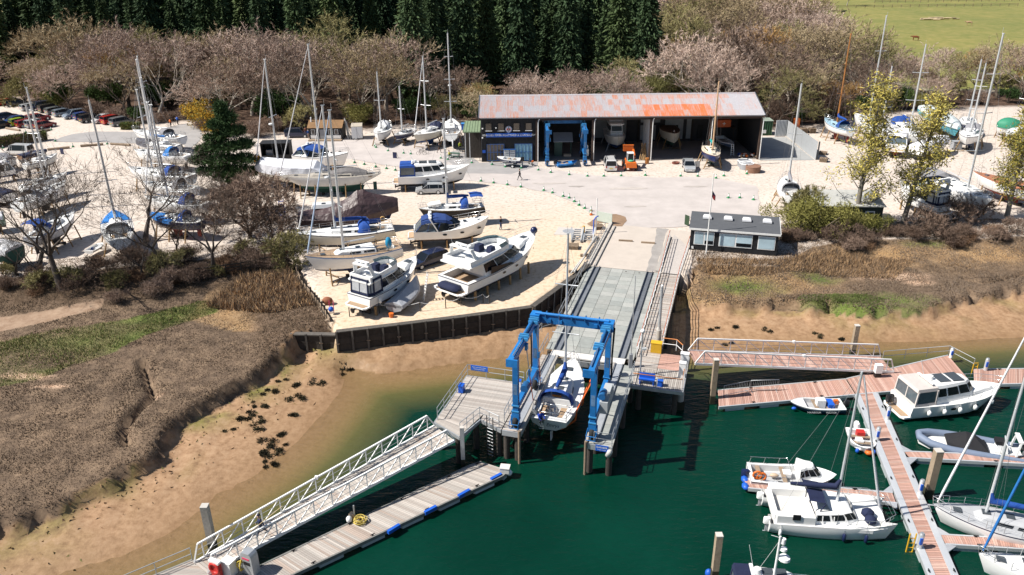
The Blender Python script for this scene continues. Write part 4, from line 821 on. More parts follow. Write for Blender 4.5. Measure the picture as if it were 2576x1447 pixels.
 if bimini:
  mb=MB();zz=zs(.1)+1.75;mb.loft([[(x,y,zz-.25*(abs(y)/(B*.36))**2-dz)for y in[B*.36*j/4 for j in range(-4,5)]]for x,dz in((xw(.02),.15),(xw(.1),0),(xw(.22),.05))],0,False,(False,False),True);mb.build('bimini',bimini,t)
  mb=MB()
  for sg in(-1,1):mb.tube([(xw(.12),sg*B*.36,zs(.1)),(xw(.04),sg*B*.36,zz-.3)],.02,4);mb.tube([(xw(.12),sg*B*.36,zs(.1)),(xw(.2),sg*B*.36,zz-.3)],.02,4)
  mb.build('bimini_frame',steel,t)
 def rig(xm,top_px,mm,nm,sp,bl):
  wx,wy=l2w(t,xm,0);zt=height_at(wx,wy,top_px)-z;zf=topz if coach else zs(.6)
  mb=MB();mb.tube([(xm,0,zf-.3),(xm,0,zt)],[.105,.08]if afloat else[.15,.11],8);ms_=mb.build(nm,mm,t)
  mb=MB();mb.tube([(xm-.25,0,zt+.05),(xm+.2,0,zt+.05)],.03,4);mb.tube([(xm-.2,0,zt),(xm-.2,0,zt+.7)],.015,4);mb.box((xm,0,zt+.02),(.3,.14,.1));mb.build('masthead',mm,ms_)
  for q in range(sp):
   zq=zf+(zt-zf)*((q+1)/(sp+1));mb=MB();w_=B*.3*(1-.15*q);mb.tube([(xm-.1,-w_,zq+.05),(xm,0,zq),(xm-.1,w_,zq+.05)],.05,5);mb.build('spreader',mm,ms_)
  mb=MB();tb=(xm+L/2)/L
  for sg in(-1,1):
   cp=(xm-.15,sg*(b(tb)-.1),zs(tb));pp=[cp]
   for q in range(sp):pp.append((xm-.1,sg*B*.3*(1-.15*q),zf+(zt-zf)*((q+1)/(sp+1))+.05))
   mb.tube(pp+[(xm,0,zt-.1)],.01,3);mb.tube([(xm-.6,sg*(b(tb)-.1),zs(tb)),(xm,0,zf+(zt-zf)*.5)],.01,3)
  if nm=='mast':mb.tube([(xw(.01),0,zs(0)),(xm,0,zt)],.01,3)
  if nm=='mast'and not genoa:mb.tube([(xw(.985),0,zs(1)),(xm,0,zt)],.012,3)
  mb.build('rigging',wire,t)
  if nm=='mast'and genoa:mb=MB();p0,p1=Vector((xw(.97),0,zs(1)+.25)),Vector((xm+.05,0,zt-.3));mb.tube([p0,p0.lerp(p1,.06),p0.lerp(p1,.5),p0.lerp(p1,.93),p1],[.05,.085,.07,.045,.03],6);mb.build('furled_genoa',genoa,t)
  if radar and nm=='mast':zq=zf+(zt-zf)*.42;mb=MB();mb.tube([(xm+.35,0,zq),(xm+.35,0,zq+.08),(xm+.35,0,zq+.2),(xm+.35,0,zq+.26)],[.2,.32,.32,.2],10);mb.box((xm+.15,0,zq),(.4,.1,.08));mb.build('radar_dome',wpaint,t)
  if bl:
   zo=zf+.75;xe=xm-bl;mb=MB();mb.tube([(xm-.1,0,zo),(xe,0,zo+.12)],.075,6);bo=mb.build('boom',mm,t)
   if boomc:mb=MB();mb.tube([(xm,0,zo+.9),(xm-.12,0,zo+.25),(xm-bl*.3,0,zo+.2),(xm-bl*.7,0,zo+.2),(xe+.1,0,zo+.16)],[.1,.24,.23,.19,.12],8);mb.build('sail_cover',boomc,bo)
 if mast:rig(xw(mast_at),mast[1],mastm,'mast',spread,L*.34 if boom else 0)
 if mizzen:rig(xw(mizzen[2]),mizzen[1],mastm,'mizzen_mast',1,L*.16)
 if dinghy:mb=MB();mb.tube([(xw(.66),-.35,topz+.2),(xw(.8),-.4,topz+.15),(xw(.84),0,topz+.1),(xw(.8),.4,topz+.15),(xw(.66),.35,topz+.2)],.22,8);mb.box((xw(.74),0,topz+.1),(L*.16,.7,.2));mb.build('deck_dinghy',dinghy,t)
 if cover:
  c_m,he,hr,t0,t1=cover;mb=MB();rings=[]
  for i in range(11):
   q=t0+(t1-t0)*i/10;bb=b(q)+.05;s=zs(q);e=(1 if 0<i<10 else.35)
   rings.append([(xw(q),-bb,s-.35),(xw(q),-bb*(1-.05*(i%2)),s+he*e),(xw(q),0,s+hr*e),(xw(q),bb*(1-.05*(i%2)),s+he*e),(xw(q),bb,s-.35)])
  mb.loft(rings,0,False,(True,True));mb.build('tent_cover',c_m,t)
 if not afloat and props:shores(t,L,b,zs,wl,.3,short,props)
 t['L']=L;HULLS[label]=(t,L,B,b,zs,wl);return t
HULLS={}
# ---- motor boats ------------------------------------------------------------------
def fenders(t,L,b,zs,spots,col=wpaint,r=.15,ln=.6):
 for tt,sg in spots:
  x,y,zz=-L/2+L*tt,sg*(b(tt)+r*.9),zs(tt)
  mb=MB();mb.tube([(x,y,zz-.25),(x,y,zz-.35),(x,y,zz-.3-ln),(x,y,zz-.4-ln)],[.03,r,r,.03],8);mb.tube([(x,y,zz-.25),(x,sg*b(tt)*.97,zz+.15)],.012,3);mb.build('fender',col,t)
def motor_yacht(label,short,bow,zb,stern,zst,z=0.,afloat=False,style='fly',B=None,stripe=navy,boot=navy,af=afblk,canvas=navyc,hullc=white,name='motor_yacht',fbd=None,text_=None,props=4,group=None,rail=True,portlights=4,side_gl=True,radar=True,dinghy=None,propm=None,big=0):
 X,Y,rz,L=place(bow,zb+z,stern,zst+z);Lp=L*.075;Lh=L-Lp
 B=B or min(.33*L,1.2+.235*L);wl=zst-.25
 fb=fbd or(.55+.055*L);z0=wl-.06*L
 t=thing(name,label,'motor yacht',(X,Y,z),rz,group)
 o_=Lp/2
 mb,cols,b0,zs0=hull(Lh,B,z0,wl,fb,zb-wl-fb,'motor',.10,.0,.9,[af,boot,hullc,stripe,hullc])
 mb.v=[(x+o_,y,zz)for x,y,zz in mb.v];mb.build('hull',cols,t)
 b=lambda q:b0(min(1,max(0,(q*L-Lp)/Lh)));zs=lambda q:zs0(min(1,max(0,(q*L-Lp)/Lh)));xw=lambda q:-L/2+L*q
 dm=deck_mb(Lh,b0,zs0,(.02,.26),.8,.75 if style!='sport'else.6);dm.v=[(x+o_,y,zz)for x,y,zz in dm.v];dm.build('deck',[deckw,teak,white],t)
 mb=MB();w_=b(.08)*.92;mb.prism([(xw(0),-w_*.8),(xw(.02),-w_),(xw(.085),-w_),(xw(.085),w_),(xw(.02),w_),(xw(0),w_*.8)],zst-.14,zst);bp_=mb.build('bathing_platform',white,t)
 mb=MB();mb.prism([(xw(.01),-w_*.75),(xw(.08),-w_*.9),(xw(.08),w_*.9),(xw(.01),w_*.75)],zst+.005,zst+.02);mb.build('platform_teak',teak,bp_)
 mb=MB();mb.box((xw(.085),0,(zst+zs(.1))/2),(.1,w_*1.9,zs(.1)-zst));mb.build('transom',white,t)
 if portlights:
  for i in range(portlights):
   q=.45+.42*i/max(1,portlights-1)
   for sg in(-1,1):
    zz=wl+(zs(q)-wl)*.62;bb=b(q)*(.985 if q<.6 else.985-.10*((q-.6)/.4));x=xw(q);mb=MB();n_=10
    dx=-(b(q+.02)-b(q-.02))/(.04*L);mb.add([(x+.26*math.cos(2*math.pi*k/n_),sg*(bb+.025-dx*.26*math.cos(2*math.pi*k/n_)),zz+.12*math.sin(2*math.pi*k/n_))for k in range(n_)],[tuple(range(n_))if sg<0 else tuple(reversed(range(n_)))]);mb.build('portlight',glass,t)
 if rail:bowrail(t,L,b,zs,.5,.995,.7,n=8)
 W=B/2
 if style=='fly':
  zd=zs(.4);hc=1.15+.02*L
  ho,at=house(t,'saloon',white,xw(.26),xw(.80+.04*big),W*(.86+.07*big),W*.70,zs(.35)-.05,zd+hc,L*.18,-.1,W*.16,.42,.5)
  if side_gl:band(ho,'window',at,.28,.86,[(9,8),(8,7),(0,1),(1,2)],trim=.03)
  band(ho,'windscreen',at,.25,.88,NOSE,trim=.03)
  f2=zd+hc;mb=MB();A=foot(xw(.10),xw(.58),W*.86,W*.80,.25,.6);mb.loft([[(x,y,f2-.05)for x,y in A],[(x,y*1.03,f2+.1)for x,y in A]],0);fd=mb.build('fly_deck',white,t)
  mb=MB();A2=foot(xw(.12),xw(.62),W*.84,W*.74,.3,.5);Ain=[(x*.94+xw(.36)*.06,y*.9)for x,y in A2]
  mb.loft([[(x,y,f2+.08)for x,y in A2],[(x,y*.98,f2+.62)for x,y in A2],[(x,y*.98,f2+.62)for x,y in Ain],[(x,y,f2+.12)for x,y in Ain]],0,True,(False,False));co=mb.build('fly_coaming',white,t)
  mb=MB();A3=[A2[i]for i in(2,3,4,5,6,7)];mb.loft([[(x*1.0,y*.97,f2+.6)for x,y in A3],[(x-.3,y*.9,f2+1.0)for x,y in A3]],0,False,(False,False));mb.build('fly_screen',M('tinted_screen',(.16,.24,.27),.08,var=0,spec=.7),co)
  for x,y,d in((xw(.40),W*.25,(.9,.8,.7)),(xw(.43),-W*.3,(.8,.7,.6))):mb=MB();mb.box((x,y,f2+.15+d[2]/2),d,taper=(.8,.8));mb.build('seat_cover',canvas,co)
  mb=MB();mb.box((xw(.25),-W*.3,f2+.35),(L*.09,W*.6,.4));mb.build('fly_seat',deckw,co);mb=MB();mb.box((xw(.25),W*.15,f2+.55),(L*.06,W*.4,.06));mb.tube([(xw(.25),W*.15,f2+.1),(xw(.25),W*.15,f2+.55)],.05,6);mb.build('fly_table',wpaint,co)
  mb=MB();xa=xw(.2)
  for sg in(-1,1):mb.loft([[(xa+dx,sg*(W*.78)+dy,zz)for dx,dy in((-.25,-.06),(.25,-.06),(.25,.06),(-.25,.06))]if k==0 else[(xa-.35+dx*.7,sg*(W*.6)+dy,zz)for dx,dy in((-.25,-.06),(.25,-.06),(.25,.06),(-.25,.06))]for k,zz in enumerate((f2+.3,f2+1.55))],0)
  mb.box((xa-.35,0,f2+1.6),(.5,W*1.25,.16));ra=mb.build('radar_arch',white,t)
  if radar:mb=MB();mb.box((xa-.35,0,f2+1.95),(.2,1.5,.16));mb.tube([(xa-.35,0,f2+1.65),(xa-.35,0,f2+1.9)],.14,8);mb.tube([(xa-.35,-W*.45,f2+1.65),(xa-.35,-W*.45,f2+2.0)],[.24,.2],10);mb.tube([(xa-.4,W*.5,f2+1.6),(xa-.9,W*.5,f2+3.4)],.015,4);mb.build('radar',wpaint,ra)
  house(t,'fore_trunk',white,xw(.7),xw(.95),W*.62,W*.3,zs(.85)-.12,zs(.85)+.22,.5,0,.12,.45,.4,.04)
  for q in(.86,):mb=MB();mb.box((xw(q),0,zs(q)+.27),(.7,.6,.04));mb.build('hatch',M('smoked_hatch'),t)
  mb=MB();mb.box((xw(.265),0,(zs(.27)+f2)/2),(.06,W*1.5,f2-zs(.27)-.15));mb.build('saloon_door',glass,t)
 elif style=='sport':
  ho,at=house(t,'fore_cabin',white,xw(.42),xw(.93),W*.82,W*.45,zs(.5)-.1,zs(.6)+.28,L*.08,0,W*.25,.55,.35,.1)
  mb=MB();mb.loft([[(xw(.66),W*.1,zs(.6)+.3),(xw(.62),W*.5,zs(.6)+.2),(xw(.52),W*.86,zs(.5)),(xw(.34),W*.92,zs(.4))],[(xw(.56),W*.1,zs(.5)+1.15),(xw(.54),W*.45,zs(.5)+1.1),(xw(.46),W*.76,zs(.5)+.95),(xw(.33),W*.84,zs(.4)+.55)]],0,False,(False,False))
  mb2=MB();mb2.v=mb.v+[(x,-y,zz)for x,y,zz in mb.v];k=len(mb.v);mb2.f=mb.f+[tuple(i+k for i in reversed(f))for f in mb.f];mb2.mi=[0]*len(mb2.f);mb2.sm=[False]*len(mb2.f)
  mb2.add([mb.v[0],mb.v[4],(mb.v[4][0],-mb.v[4][1],mb.v[4][2]),(mb.v[0][0],-mb.v[0][1],mb.v[0][2])],[(0,1,2,3)]);mb2.build('windscreen',glass,t)
  zc=zs(.4);rings=[]
  for x,hh,wv in((xw(.55),.95,.6),(xw(.47),1.35,.78),(xw(.36),1.5,.85),(xw(.24),1.4,.84),(xw(.17),1.2,.8)):
   rings.append([(x,W*wv,zc+hh-.4),(x,W*wv*.92,zc+hh-.08),(x,W*.4,zc+hh),(x,-W*.4,zc+hh),(x,-W*wv*.92,zc+hh-.08),(x,-W*wv,zc+hh-.4)])
  mb=MB();mb.loft(rings,0,False,(False,False));mb.build('canopy',canvas,t)
  mb=MB()
  for sg in(-1,1):mb.add([(xw(.55),sg*W*.62,zc+.6),(xw(.17),sg*W*.8,zc+.8),(xw(.1),sg*W*.88,zs(.1)),(xw(.36),sg*W*.92,zs(.36))],[(0,1,2,3)])
  mb.add([(xw(.17),W*.8,zc+.8),(xw(.17),-W*.8,zc+.8),(xw(.1),-W*.88,zs(.1)),(xw(.1),W*.88,zs(.1))],[(0,1,2,3)]);mb.build('canopy_window',clear,t)
  mb=MB()
  for sg in(-1,1):
   for(xa,za),(xb,zb_)in(((xw(.17),zc+.8),(xw(.1),zs(.1))),((xw(.27),zc+.95),(xw(.24),zs(.24))),((xw(.4),zc+.95),(xw(.36),zs(.36)))):mb.beam((xa,sg*W*.83,za),(xb,sg*W*.9,zb_),.1,.06)
  mb.build('canopy_border',canvas,t)
  mb=MB();xa=xw(.3)
  for sg in(-1,1):mb.beam((xa+L*.07,sg*W*.93,zs(.3)+.05),(xa-L*.02,sg*W*.86,zc+1.55),.34,.1)
  mb.box((xa-L*.02,0,zc+1.6),(.35,W*1.76,.1));ra=mb.build('radar_arch',white,t);mb=MB();mb.tube([(xa-L*.02,0,zc+1.65),(xa-L*.02,0,zc+1.9)],[.26,.2],10);mb.build('radar_dome',wpaint,ra)
  for q in(.7,.85):mb=MB();mb.tube([(xw(q),0,zs(q)+.33),(xw(q),0,zs(q)+.36)],.25,10);mb.build('hatch',glass,t)
 elif style=='sedan':
  zd=zs(.4);hc=1.55
  ho,at=house(t,'wheelhouse',white,xw(.28),xw(.74),W*.8,W*.66,zs(.4)-.1,zd+hc,L*.11,-.05,W*.14,.4,.5,.12)
  band(ho,'window',at,.42,.86,[(9,8),(8,7),(0,1),(1,2)],trim=.06);band(ho,'windscreen',at,.42,.88,NOSE,trim=.05)
  f2=zd+hc+.1
  for k,q in enumerate((.40,.52)):mb=MB();mb.box((xw(q),0,f2+.02),(L*.1,W*.8,.05));mb.build('roof_light',M('smoked_hatch',(.06,.07,.08),.15,var=0),ho)
  fo,_=house(t,'fore_coaming',white,xw(.68),xw(.93),W*.55,W*.35,zs(.8)-.05,zs(.8)+.3,.4,0,.1,.4,.4)
  mb=MB();zc=zs(.2);A=[(xw(.10),W*.82),(xw(.29),W*.8),(xw(.29),-W*.8),(xw(.10),-W*.82)]
  mb.loft([[(x,y,zd+hc-.25)for x,y in A],[(x+.1*(x<xw(.2)),y*.96,zd+hc+.02)for x,y in A]],0);mb.build('canopy',canvas,t)
  mb=MB();mb.loft([[(x,y,zc+.1)for x,y in A],[(x+.12*(x<xw(.2)),y*.98,zd+hc-.25)for x,y in A]],0,True,(False,False));mb.build('canopy_window',clear,t)
  mb=MB()
  for x,y in A:mb.beam((x,y*1.01,zc),(x+.12*(x<xw(.2)),y*1.0,zd+hc-.2),.12,.12)
  for sg in(-1,1):mb.beam((xw(.1),sg*W*.83,zc+.12),(xw(.29),sg*W*.81,zc+.12),.05,.2)
  mb.beam((xw(.1),-W*.83,zc+.12),(xw(.1),W*.83,zc+.12),.05,.2);mb.beam((xw(.1),0,zc+.1),(xw(.11),0,zd+hc-.2),.1,.05);mb.build('canopy_border',canvas,t)
  mb=MB();mb.tube([(xw(.3),0,f2),(xw(.3),0,f2+.35)],[.26,.2],10);mb.tube([(xw(.28),.5,f2),(xw(.22),.5,f2+1.6)],.02,4);mb.box((xw(.26),0,f2+.1),(.2,W*1.2,.08));mb.build('radar_dome',wpaint,ho)
 if style=='fly'and canvas and text_!='open':
  pass
 if text_ and text_!='open':text(text_,L*.03,navy,t,(xw(.085)-.07,0,(zst+zs(.1))/2+.25),(math.pi/2,0,-math.pi/2))
 if dinghy:
  mb=MB();d=L*.19;mb.loft([[(xw(.035)+s_*wx,yy,zst+.12+(hh if s_<1.5 else 0))for wx,s_,hh in((-.75,.75,.15),(-.6,1,.45),(0,1,.6),(.6,1,.45),(.75,.75,.15))]if abs(yy)<d*.49 else[(xw(.035)+wx*.4,yy,zst+.25+hh)for wx,hh in((-.75,0),(-.6,.15),(0,.2),(.6,.15),(.75,0))]for yy in[d*(k/8-.5)for k in range(9)]],0,False,(True,True),True);mb.build('tender_cover',dinghy,t)
 if not afloat and props:
  s=thing('boat_shores','wooden posts and blocks under the '+short,'boat props',(X,Y,0),rz);pm=propm or prop_w
  for i in range(props):
   q=.16+.62*i/(props-1)
   for sg in(-1,1):mb=MB();x=xw(q);yy=b(q)*.86;mb.beam((x,sg*(yy+.05),0),(x,sg*yy,wl-.05+.25*(q>.6)),.18,.18);mb.build('shore',pm,s)
   if 0<i<props-1 or i==0:mb=MB();mb.box((xw(q),0,z0/2),(.3,1.2,z0));mb.build('keel_block',dark_w,s)
  mb=MB()
  for sg in(-1,1):mb.tube([(xw(.03),sg*W*.35,wl-.45),(xw(.14),sg*W*.3,wl-.3)],.12,7);mb.ball((xw(.03),sg*W*.35,wl-.45),(.08,.3,.3))
  mb.build('stern_drive',blk,t)
 HULLS[label]=(t,L,B,b,zs,wl);return t
def aft_canopy(t,L,B,x0,x1,w0,zlo,zhi,canvas,sill=.1):
 """enclosed cockpit tent: clear panes in a canvas frame"""
 xa,xb=-L/2+L*x0,-L/2+L*x1;A=[(xb,w0),(xa+.5,w0),(xa,w0*.75),(xa,-w0*.75),(xa+.5,-w0),(xb,-w0)]
 f=lambda q,o=0:[(x*(1)+(.12*q if x<xb-.1 else 0),y*(1-.05*q)*(1+o),zlo+(zhi-zlo)*q)for x,y in A]
 mb=MB();mb.loft([f(.12),f(.9)],0,False,(False,False));mb.build('canopy_window',M('white_blind',(.5,.52,.55),.3,var=.3),t)
 mb=MB();mb.loft([f(0,.012),f(.16,.012)],0,False,(False,False));mb.loft([f(.86,.012),f(1,.012)],0,False,(False,False))
 P,Q=f(0,.015),f(1,.015)
 for i in range(len(P)):mb.beam(P[i],Q[i],.12,.12)
 for i in range(1,len(P)-2):mb.beam((Vector(P[i])+Vector(P[i+1]))/2,(Vector(Q[i])+Vector(Q[i+1]))/2,.07,.05)
 mb.build('canopy',canvas,t)
def outboard(parent,loc,rz=0,col=blk,s=1.):
 mb=MB();mb.loft([[(x*s,y*s*k,z*s)for x,y in((-.32,-.2),(.12,-.2),(.2,0),(.12,.2),(-.32,.2),(-.4,0))]for z,k in((.25,.8),(.35,1),(.7,1),(.82,.7))],0,True,(True,True),True)
 e=mb.build('outboard',col,parent,loc,rz);mb=MB();mb.box((-.08*s,0,-.15*s),(.2*s,.14*s,.9*s));mb.box((-.12*s,0,-.62*s),(.45*s,.1*s,.12*s));mb.build('leg',greyp,e);return e
# ---- boats laid up in the middle of the yard -----------------------------------
LY='laid up sailing yachts'
cream_h=M('cream_hull',(.66,.62,.53),.4,var=.1)
greywhite=M('weathered_white',(.58,.58,.57),.6,var=.15,scale=1.5)
grunge=M('stained_white',(.60,.60,.58),.5,var=.22,scale=1.2)
browntarp=M('brown_tarpaulin',(.060,.034,.036),.5,var=.25,scale=1.5,bump=.9,bscale=2.5,spec=.6)
tentw=M('white_shrink_wrap',(.62,.63,.68),.5,var=.1,bump=.8,bscale=3)
silverc=M('silver_tarpaulin',(.36,.37,.40),.55,var=.15,bump=.8,bscale=3)
sail_yacht('long yacht under a white wrapped tent cover beside the dark pine','white wrapped yacht',('4',60,400),3.0,('4',1130,470),2.8,mast=(684,150),mast_at=.66,hullc=cream_h,stripe=cream_h,cover=(tentw,.95,1.75,.04,.97),coach=False,rails=False,wheel=False,props=4,spread=1,boom=False,radar=True,genoa=whitec)
t,L,B,b,zs,wl=HULLS[list(HULLS)[-1]]
t=sail_yacht('classic long white yacht with green underbody and overhanging ends','classic white yacht',('4',392,520),3.0,('4',1900,475),2.9,B=3.6,tw=.25,rake=.2,srake=.16,longkeel=True,af=afgrn,hullc=greywhite,stripe=greywhite,deckm=M('bare_deck',(.34,.31,.27),.85,var=.25),mast=(776,112),mast_at=.57,coach=True,chh=.3,props=5,spread=1,fb=1.25,wheel=False,genoa=whitec)
_,L,B,b,zs,wl=HULLS[t['label']]
mb=MB();R0=[]
for i in range(9):
 q=.52-.38*i/8;x=-L/2+L*q;h_=.25+.85*math.sin(math.pi*(i+.6)/9.4);w_=b(q)*.62;R0.append([(x,-w_,zs(q)),(x,-w_*.7,zs(q)+h_*.55),(x,0,zs(q)+h_),(x,w_*.7,zs(q)+h_*.55),(x,w_,zs(q))])
mb.loft(R0,0,False,(True,True));mb.build('deck_tarpaulin',M('faded_tarp',(.17,.16,.16),.8,var=.25,bump=.5),t)
a,c=GZ('4',2140,920,3.2),GZ('4',700,1130,2.2);d=a-c;L=math.hypot(d.x,d.y);t=thing('covered_boat','big boat hidden under a shiny brown tarpaulin','covered boat',((a.x+c.x)/2,(a.y+c.y)/2,0),math.atan2(d.y,d.x))
mb,cols,b,zs=hull(L*.97,3.6,.5,1.3,1.2,.8,'sail',.08,0,.6,[afblk,navy,navy,navy,navy]);mb.build('hull',cols,t)
mb=MB();R0=[];pk=[(0,.2),(.06,.55),(.2,.75),(.34,1.1),(.45,1.5),(.55,2.15),(.60,2.6),(.66,2.55),(.75,1.9),(.86,1.35),(.95,.95),(1.0,.6)];rs_=random.Random(4)
for q,h_ in pk:
 x=-L/2+L*q;bb=b(min(q,.97))+.12;s=zs(q);R0.append([(x,-bb*.98+rs_.uniform(-.06,.06),s-.9-.4*rs_.random()),(x,-bb-.1+rs_.uniform(-.05,.05),s-.25),(x,-bb*.8,s+h_*.42+rs_.uniform(-.1,.1)),(x,-bb*.35,s+h_*.82),(x,0,s+h_),(x,bb*.35,s+h_*.82),(x,bb*.8,s+h_*.42),(x,bb+.1,s-.25),(x,bb*.98,s-1.1)])
mb.loft(R0,0,False,(True,True));o=mb.build('tarpaulin',browntarp,t)
m_=o.modifiers.new('wrinkles','SUBSURF');m_.subdivision_type='SIMPLE';m_.levels=m_.render_levels=3
tx=bpy.data.textures.new('wrinkle','CLOUDS');tx.noise_scale=.55;tx.noise_depth=3;m2=o.modifiers.new('folds','DISPLACE');m2.texture=tx;m2.strength=.14;m2.mid_level=.5
shores(t,L,b,zs,1.3,.5,'brown tarpaulin covered boat',3)
mb=MB();mb.box((-.24*L,.3,3.55),(3.0,1.3,.45),taper=(.85,.8));mb.build('hard_dinghy',white,t);mb=MB();mb.box((-.24*L,.2,3.8),(.5,.5,.04));mb.build('dinghy_hatch',glass,t)
t=sail_yacht('cream yacht with navy sheer band and bright blue dodger between tarpaulin and blue striped yacht','navy banded cream yacht',('5',195,425),3.0,('5',1105,365),2.7,hullc=cream_h,stripe=navy,boot=navy,mast=(811,266),mast_at=.6,boomc=bluec,hood=bluec,radar=True,genoa=whitec,dinghy=None)
_,L,B,b,zs,wl=HULLS[t['label']]
mb=MB();mb.box((-L/2+.21*L,-B*.47,zs(.2)+.35),(2.2,.03,.55));o=mb.build('dodger',bluec,t);text('SGT PEPPER',.34,wpaint,o,(-L/2+.21*L,-B*.47-.03,zs(.2)+.35),(math.pi/2,0,0))
mb=MB();mb.torus((-L/2+.09*L,-B*.48,zs(.1)+.5),.24,.075,14,6,0,'y');mb.build('lifebuoy',M('buff_yellow',(.55,.33,.12),.7),t)
t=sail_yacht('white yacht with bright blue sheer stripe and navy bottom on tall posts','blue striped white yacht',('5',280,640),3.3,('5',1165,535),2.9,stripe=M('mid_blue_stripe',(.03,.16,.42),.4),boot=navy,af=navy,mast=(822,278),mast_at=.6,genoa=M('blue_line_sail',(.4,.5,.66),.7),teakd=True,spread=2,fb=1.35)
_,L,B,b,zs,wl=HULLS[t['label']];mb=MB();mb.ball((-L/2+.12*L,.1,zs(.1)+.5),(.38,.3,.65));mb.build('wheel_cover',M('turquoise_cover',(.02,.28,.50),.8),t)
t=motor_yacht('flybridge motor yacht with navy cockpit tent at the fence corner','navy tented motor yacht',('5',1322,640),3.2,('5',740,1115),1.25,text_='Silver Ice',portlights=3,props=3)
_,L,B,b,zs,wl=HULLS[t['label']];aft_canopy(t,L,B,.095,.27,B*.44,zs(.2)+.1,zs(.2)+1.75,navyc)
fenders(t,L,b,zs,[(.2,-1)],ln=.5)
t=motor_yacht('largest motor yacht with covered tender on its stern platform above the quay wall','largest motor yacht',('5',2430,395),3.8,('5',1600,975),1.35,text_='CLAN',portlights=4,props=6,dinghy=navyc,fbd=1.15,big=1)
_,L,B,b,zs,wl=HULLS[t['label']]
mb=MB();mb.ball((L*.44,-.6,zs(.95)+.5),.42);mb.build('round_fender',navy,t)
mb=MB();mb.add([(-L*.20,-B*.495,zs(.3)+.1),(L*.06,-B*.505,zs(.5)+.06),(L*.02,-B*.5,zs(.5)+.34),(-L*.18,-B*.46,zs(.3)+.75)],[(0,1,2,3)]);mb.build('side_window',glass,t)
t=motor_yacht('white sports cruiser with blue canopy parked behind the largest motor yacht','blue canopied sports cruiser',('5',2005,268),3.3,('5',1245,450),1.3,style='sport',portlights=3,props=3,canvas=M('mid_blue_canvas',(.02,.05,.18),.85,var=.2,bump=.4),stripe=white,boot=M('brown_line',(.12,.08,.06),.5))
sail_yacht('black hulled yacht with blue wheelhouse tent and white dinghy on deck','black hulled yacht',('5',1345,195),2.6,('5',1950,160),2.4,hullc=blk,stripe=M('gold_band',(.24,.19,.14),.5),boot=white,mast=(1118,299),mast_at=.56,boomc=bluec,hood=bluec,bimini=bluec,dinghy=white,wheel=False,radar=True,props=3)
motor_yacht('long white saloon cruiser with glass roof lights behind the silver hatchback','glass roofed cruiser',('H',870,262),3.4,('H',30,445),1.35,style='sedan',portlights=3,props=4,canvas=bluec,stripe=white,boot=M('grey_line',(.15,.15,.17),.5))
motor_yacht('white sports cruiser with navy side flash beyond the wrapped yacht','navy flashed sports cruiser',('4',1425,178),3.3,('4',640,260),1.4,style='sport',portlights=0,props=3,canvas=bluec,stripe=navy,boot=white)
a,c=GZ('5',1335,885,1.4),GZ('5',1110,1120,.9);d=a-c;L=math.hypot(d.x,d.y);t=thing('covered_dinghy','small boat under a silver tarpaulin between the two motor yachts','covered boat',((a.x+c.x)/2,(a.y+c.y)/2,0),math.atan2(d.y,d.x))
mb,cols,b,zs=hull(L,2.0,.3,.55,.5,.5,'motor',.06,0,.9,[greyp]*5);mb.build('hull',cols,t)
mb=MB();R0=[[(-L/2+L*q,s_*(b(q)+.06),zs(q)-.25 if k in(0,4)else zs(q)+(.05 if k in(1,3)else h_))for k,s_ in enumerate((-1,-.95,0,.95,1))]for q,h_ in((0,.3),(.15,.5),(.35,.65),(.55,.7),(.75,.75),(.9,.8),(1,.6))]
mb.loft(R0,0,False,(True,True));mb.build('tarpaulin',silverc,t);mb=MB();mb.box((-.1,0,.16),(2.2,.8,.3));mb.build('chock',wood,t)
def front(k,x,y,zb,deg,L):p=G(*V(k,x,y),zb);a=R(deg);return(p.x-math.cos(a)*L/2,p.y-math.sin(a)*L/2,a,L)
YW=None
sail_yacht('small white yacht facing out, nearest the brown roofed hut','small white yacht near the hut',None,None,place_=front('3',1960,1075,2.7,-92,9.0),mast=(936,182),stripe=navy,boot=white,zb=2.7,zsn=2.4,rails=True,hood=whitec,spread=1,props=2)
sail_yacht('smallest dark blue yacht on a trailer by the wood edge','smallest dark blue yacht',None,None,place_=front('3',2175,1095,2.1,-115,6.6),hullc=navy,stripe=white,mast=(989,218),zb=2.1,zsn=1.9,spread=1,props=2,fb=.75,chh=.3,wheel=False)
sail_yacht('cream yacht with navy bottom and folded blue sprayhood by the wood edge','cream yacht by the wood',None,None,place_=front('3',2425,1090,3.0,-118,10.0),hullc=cream_h,stripe=cream_h,af=afblue,boot=navy,mast=(1029,142),zb=3.0,zsn=2.7,hood=navyc,spread=2,props=3,genoa=whitec)
sail_yacht('white yacht with the tallest mast, standing stern out beside the porch bins','tall masted white yacht',None,None,place_=(lambda p:(p.x,p.y+5,R(93),11.0))(G(*V('C',243,905),2.6)),mast=(1118,84),zb=3.2,zsn=2.7,spread=3,props=3,radar=True,mast_at=.6,genoa=whitec)
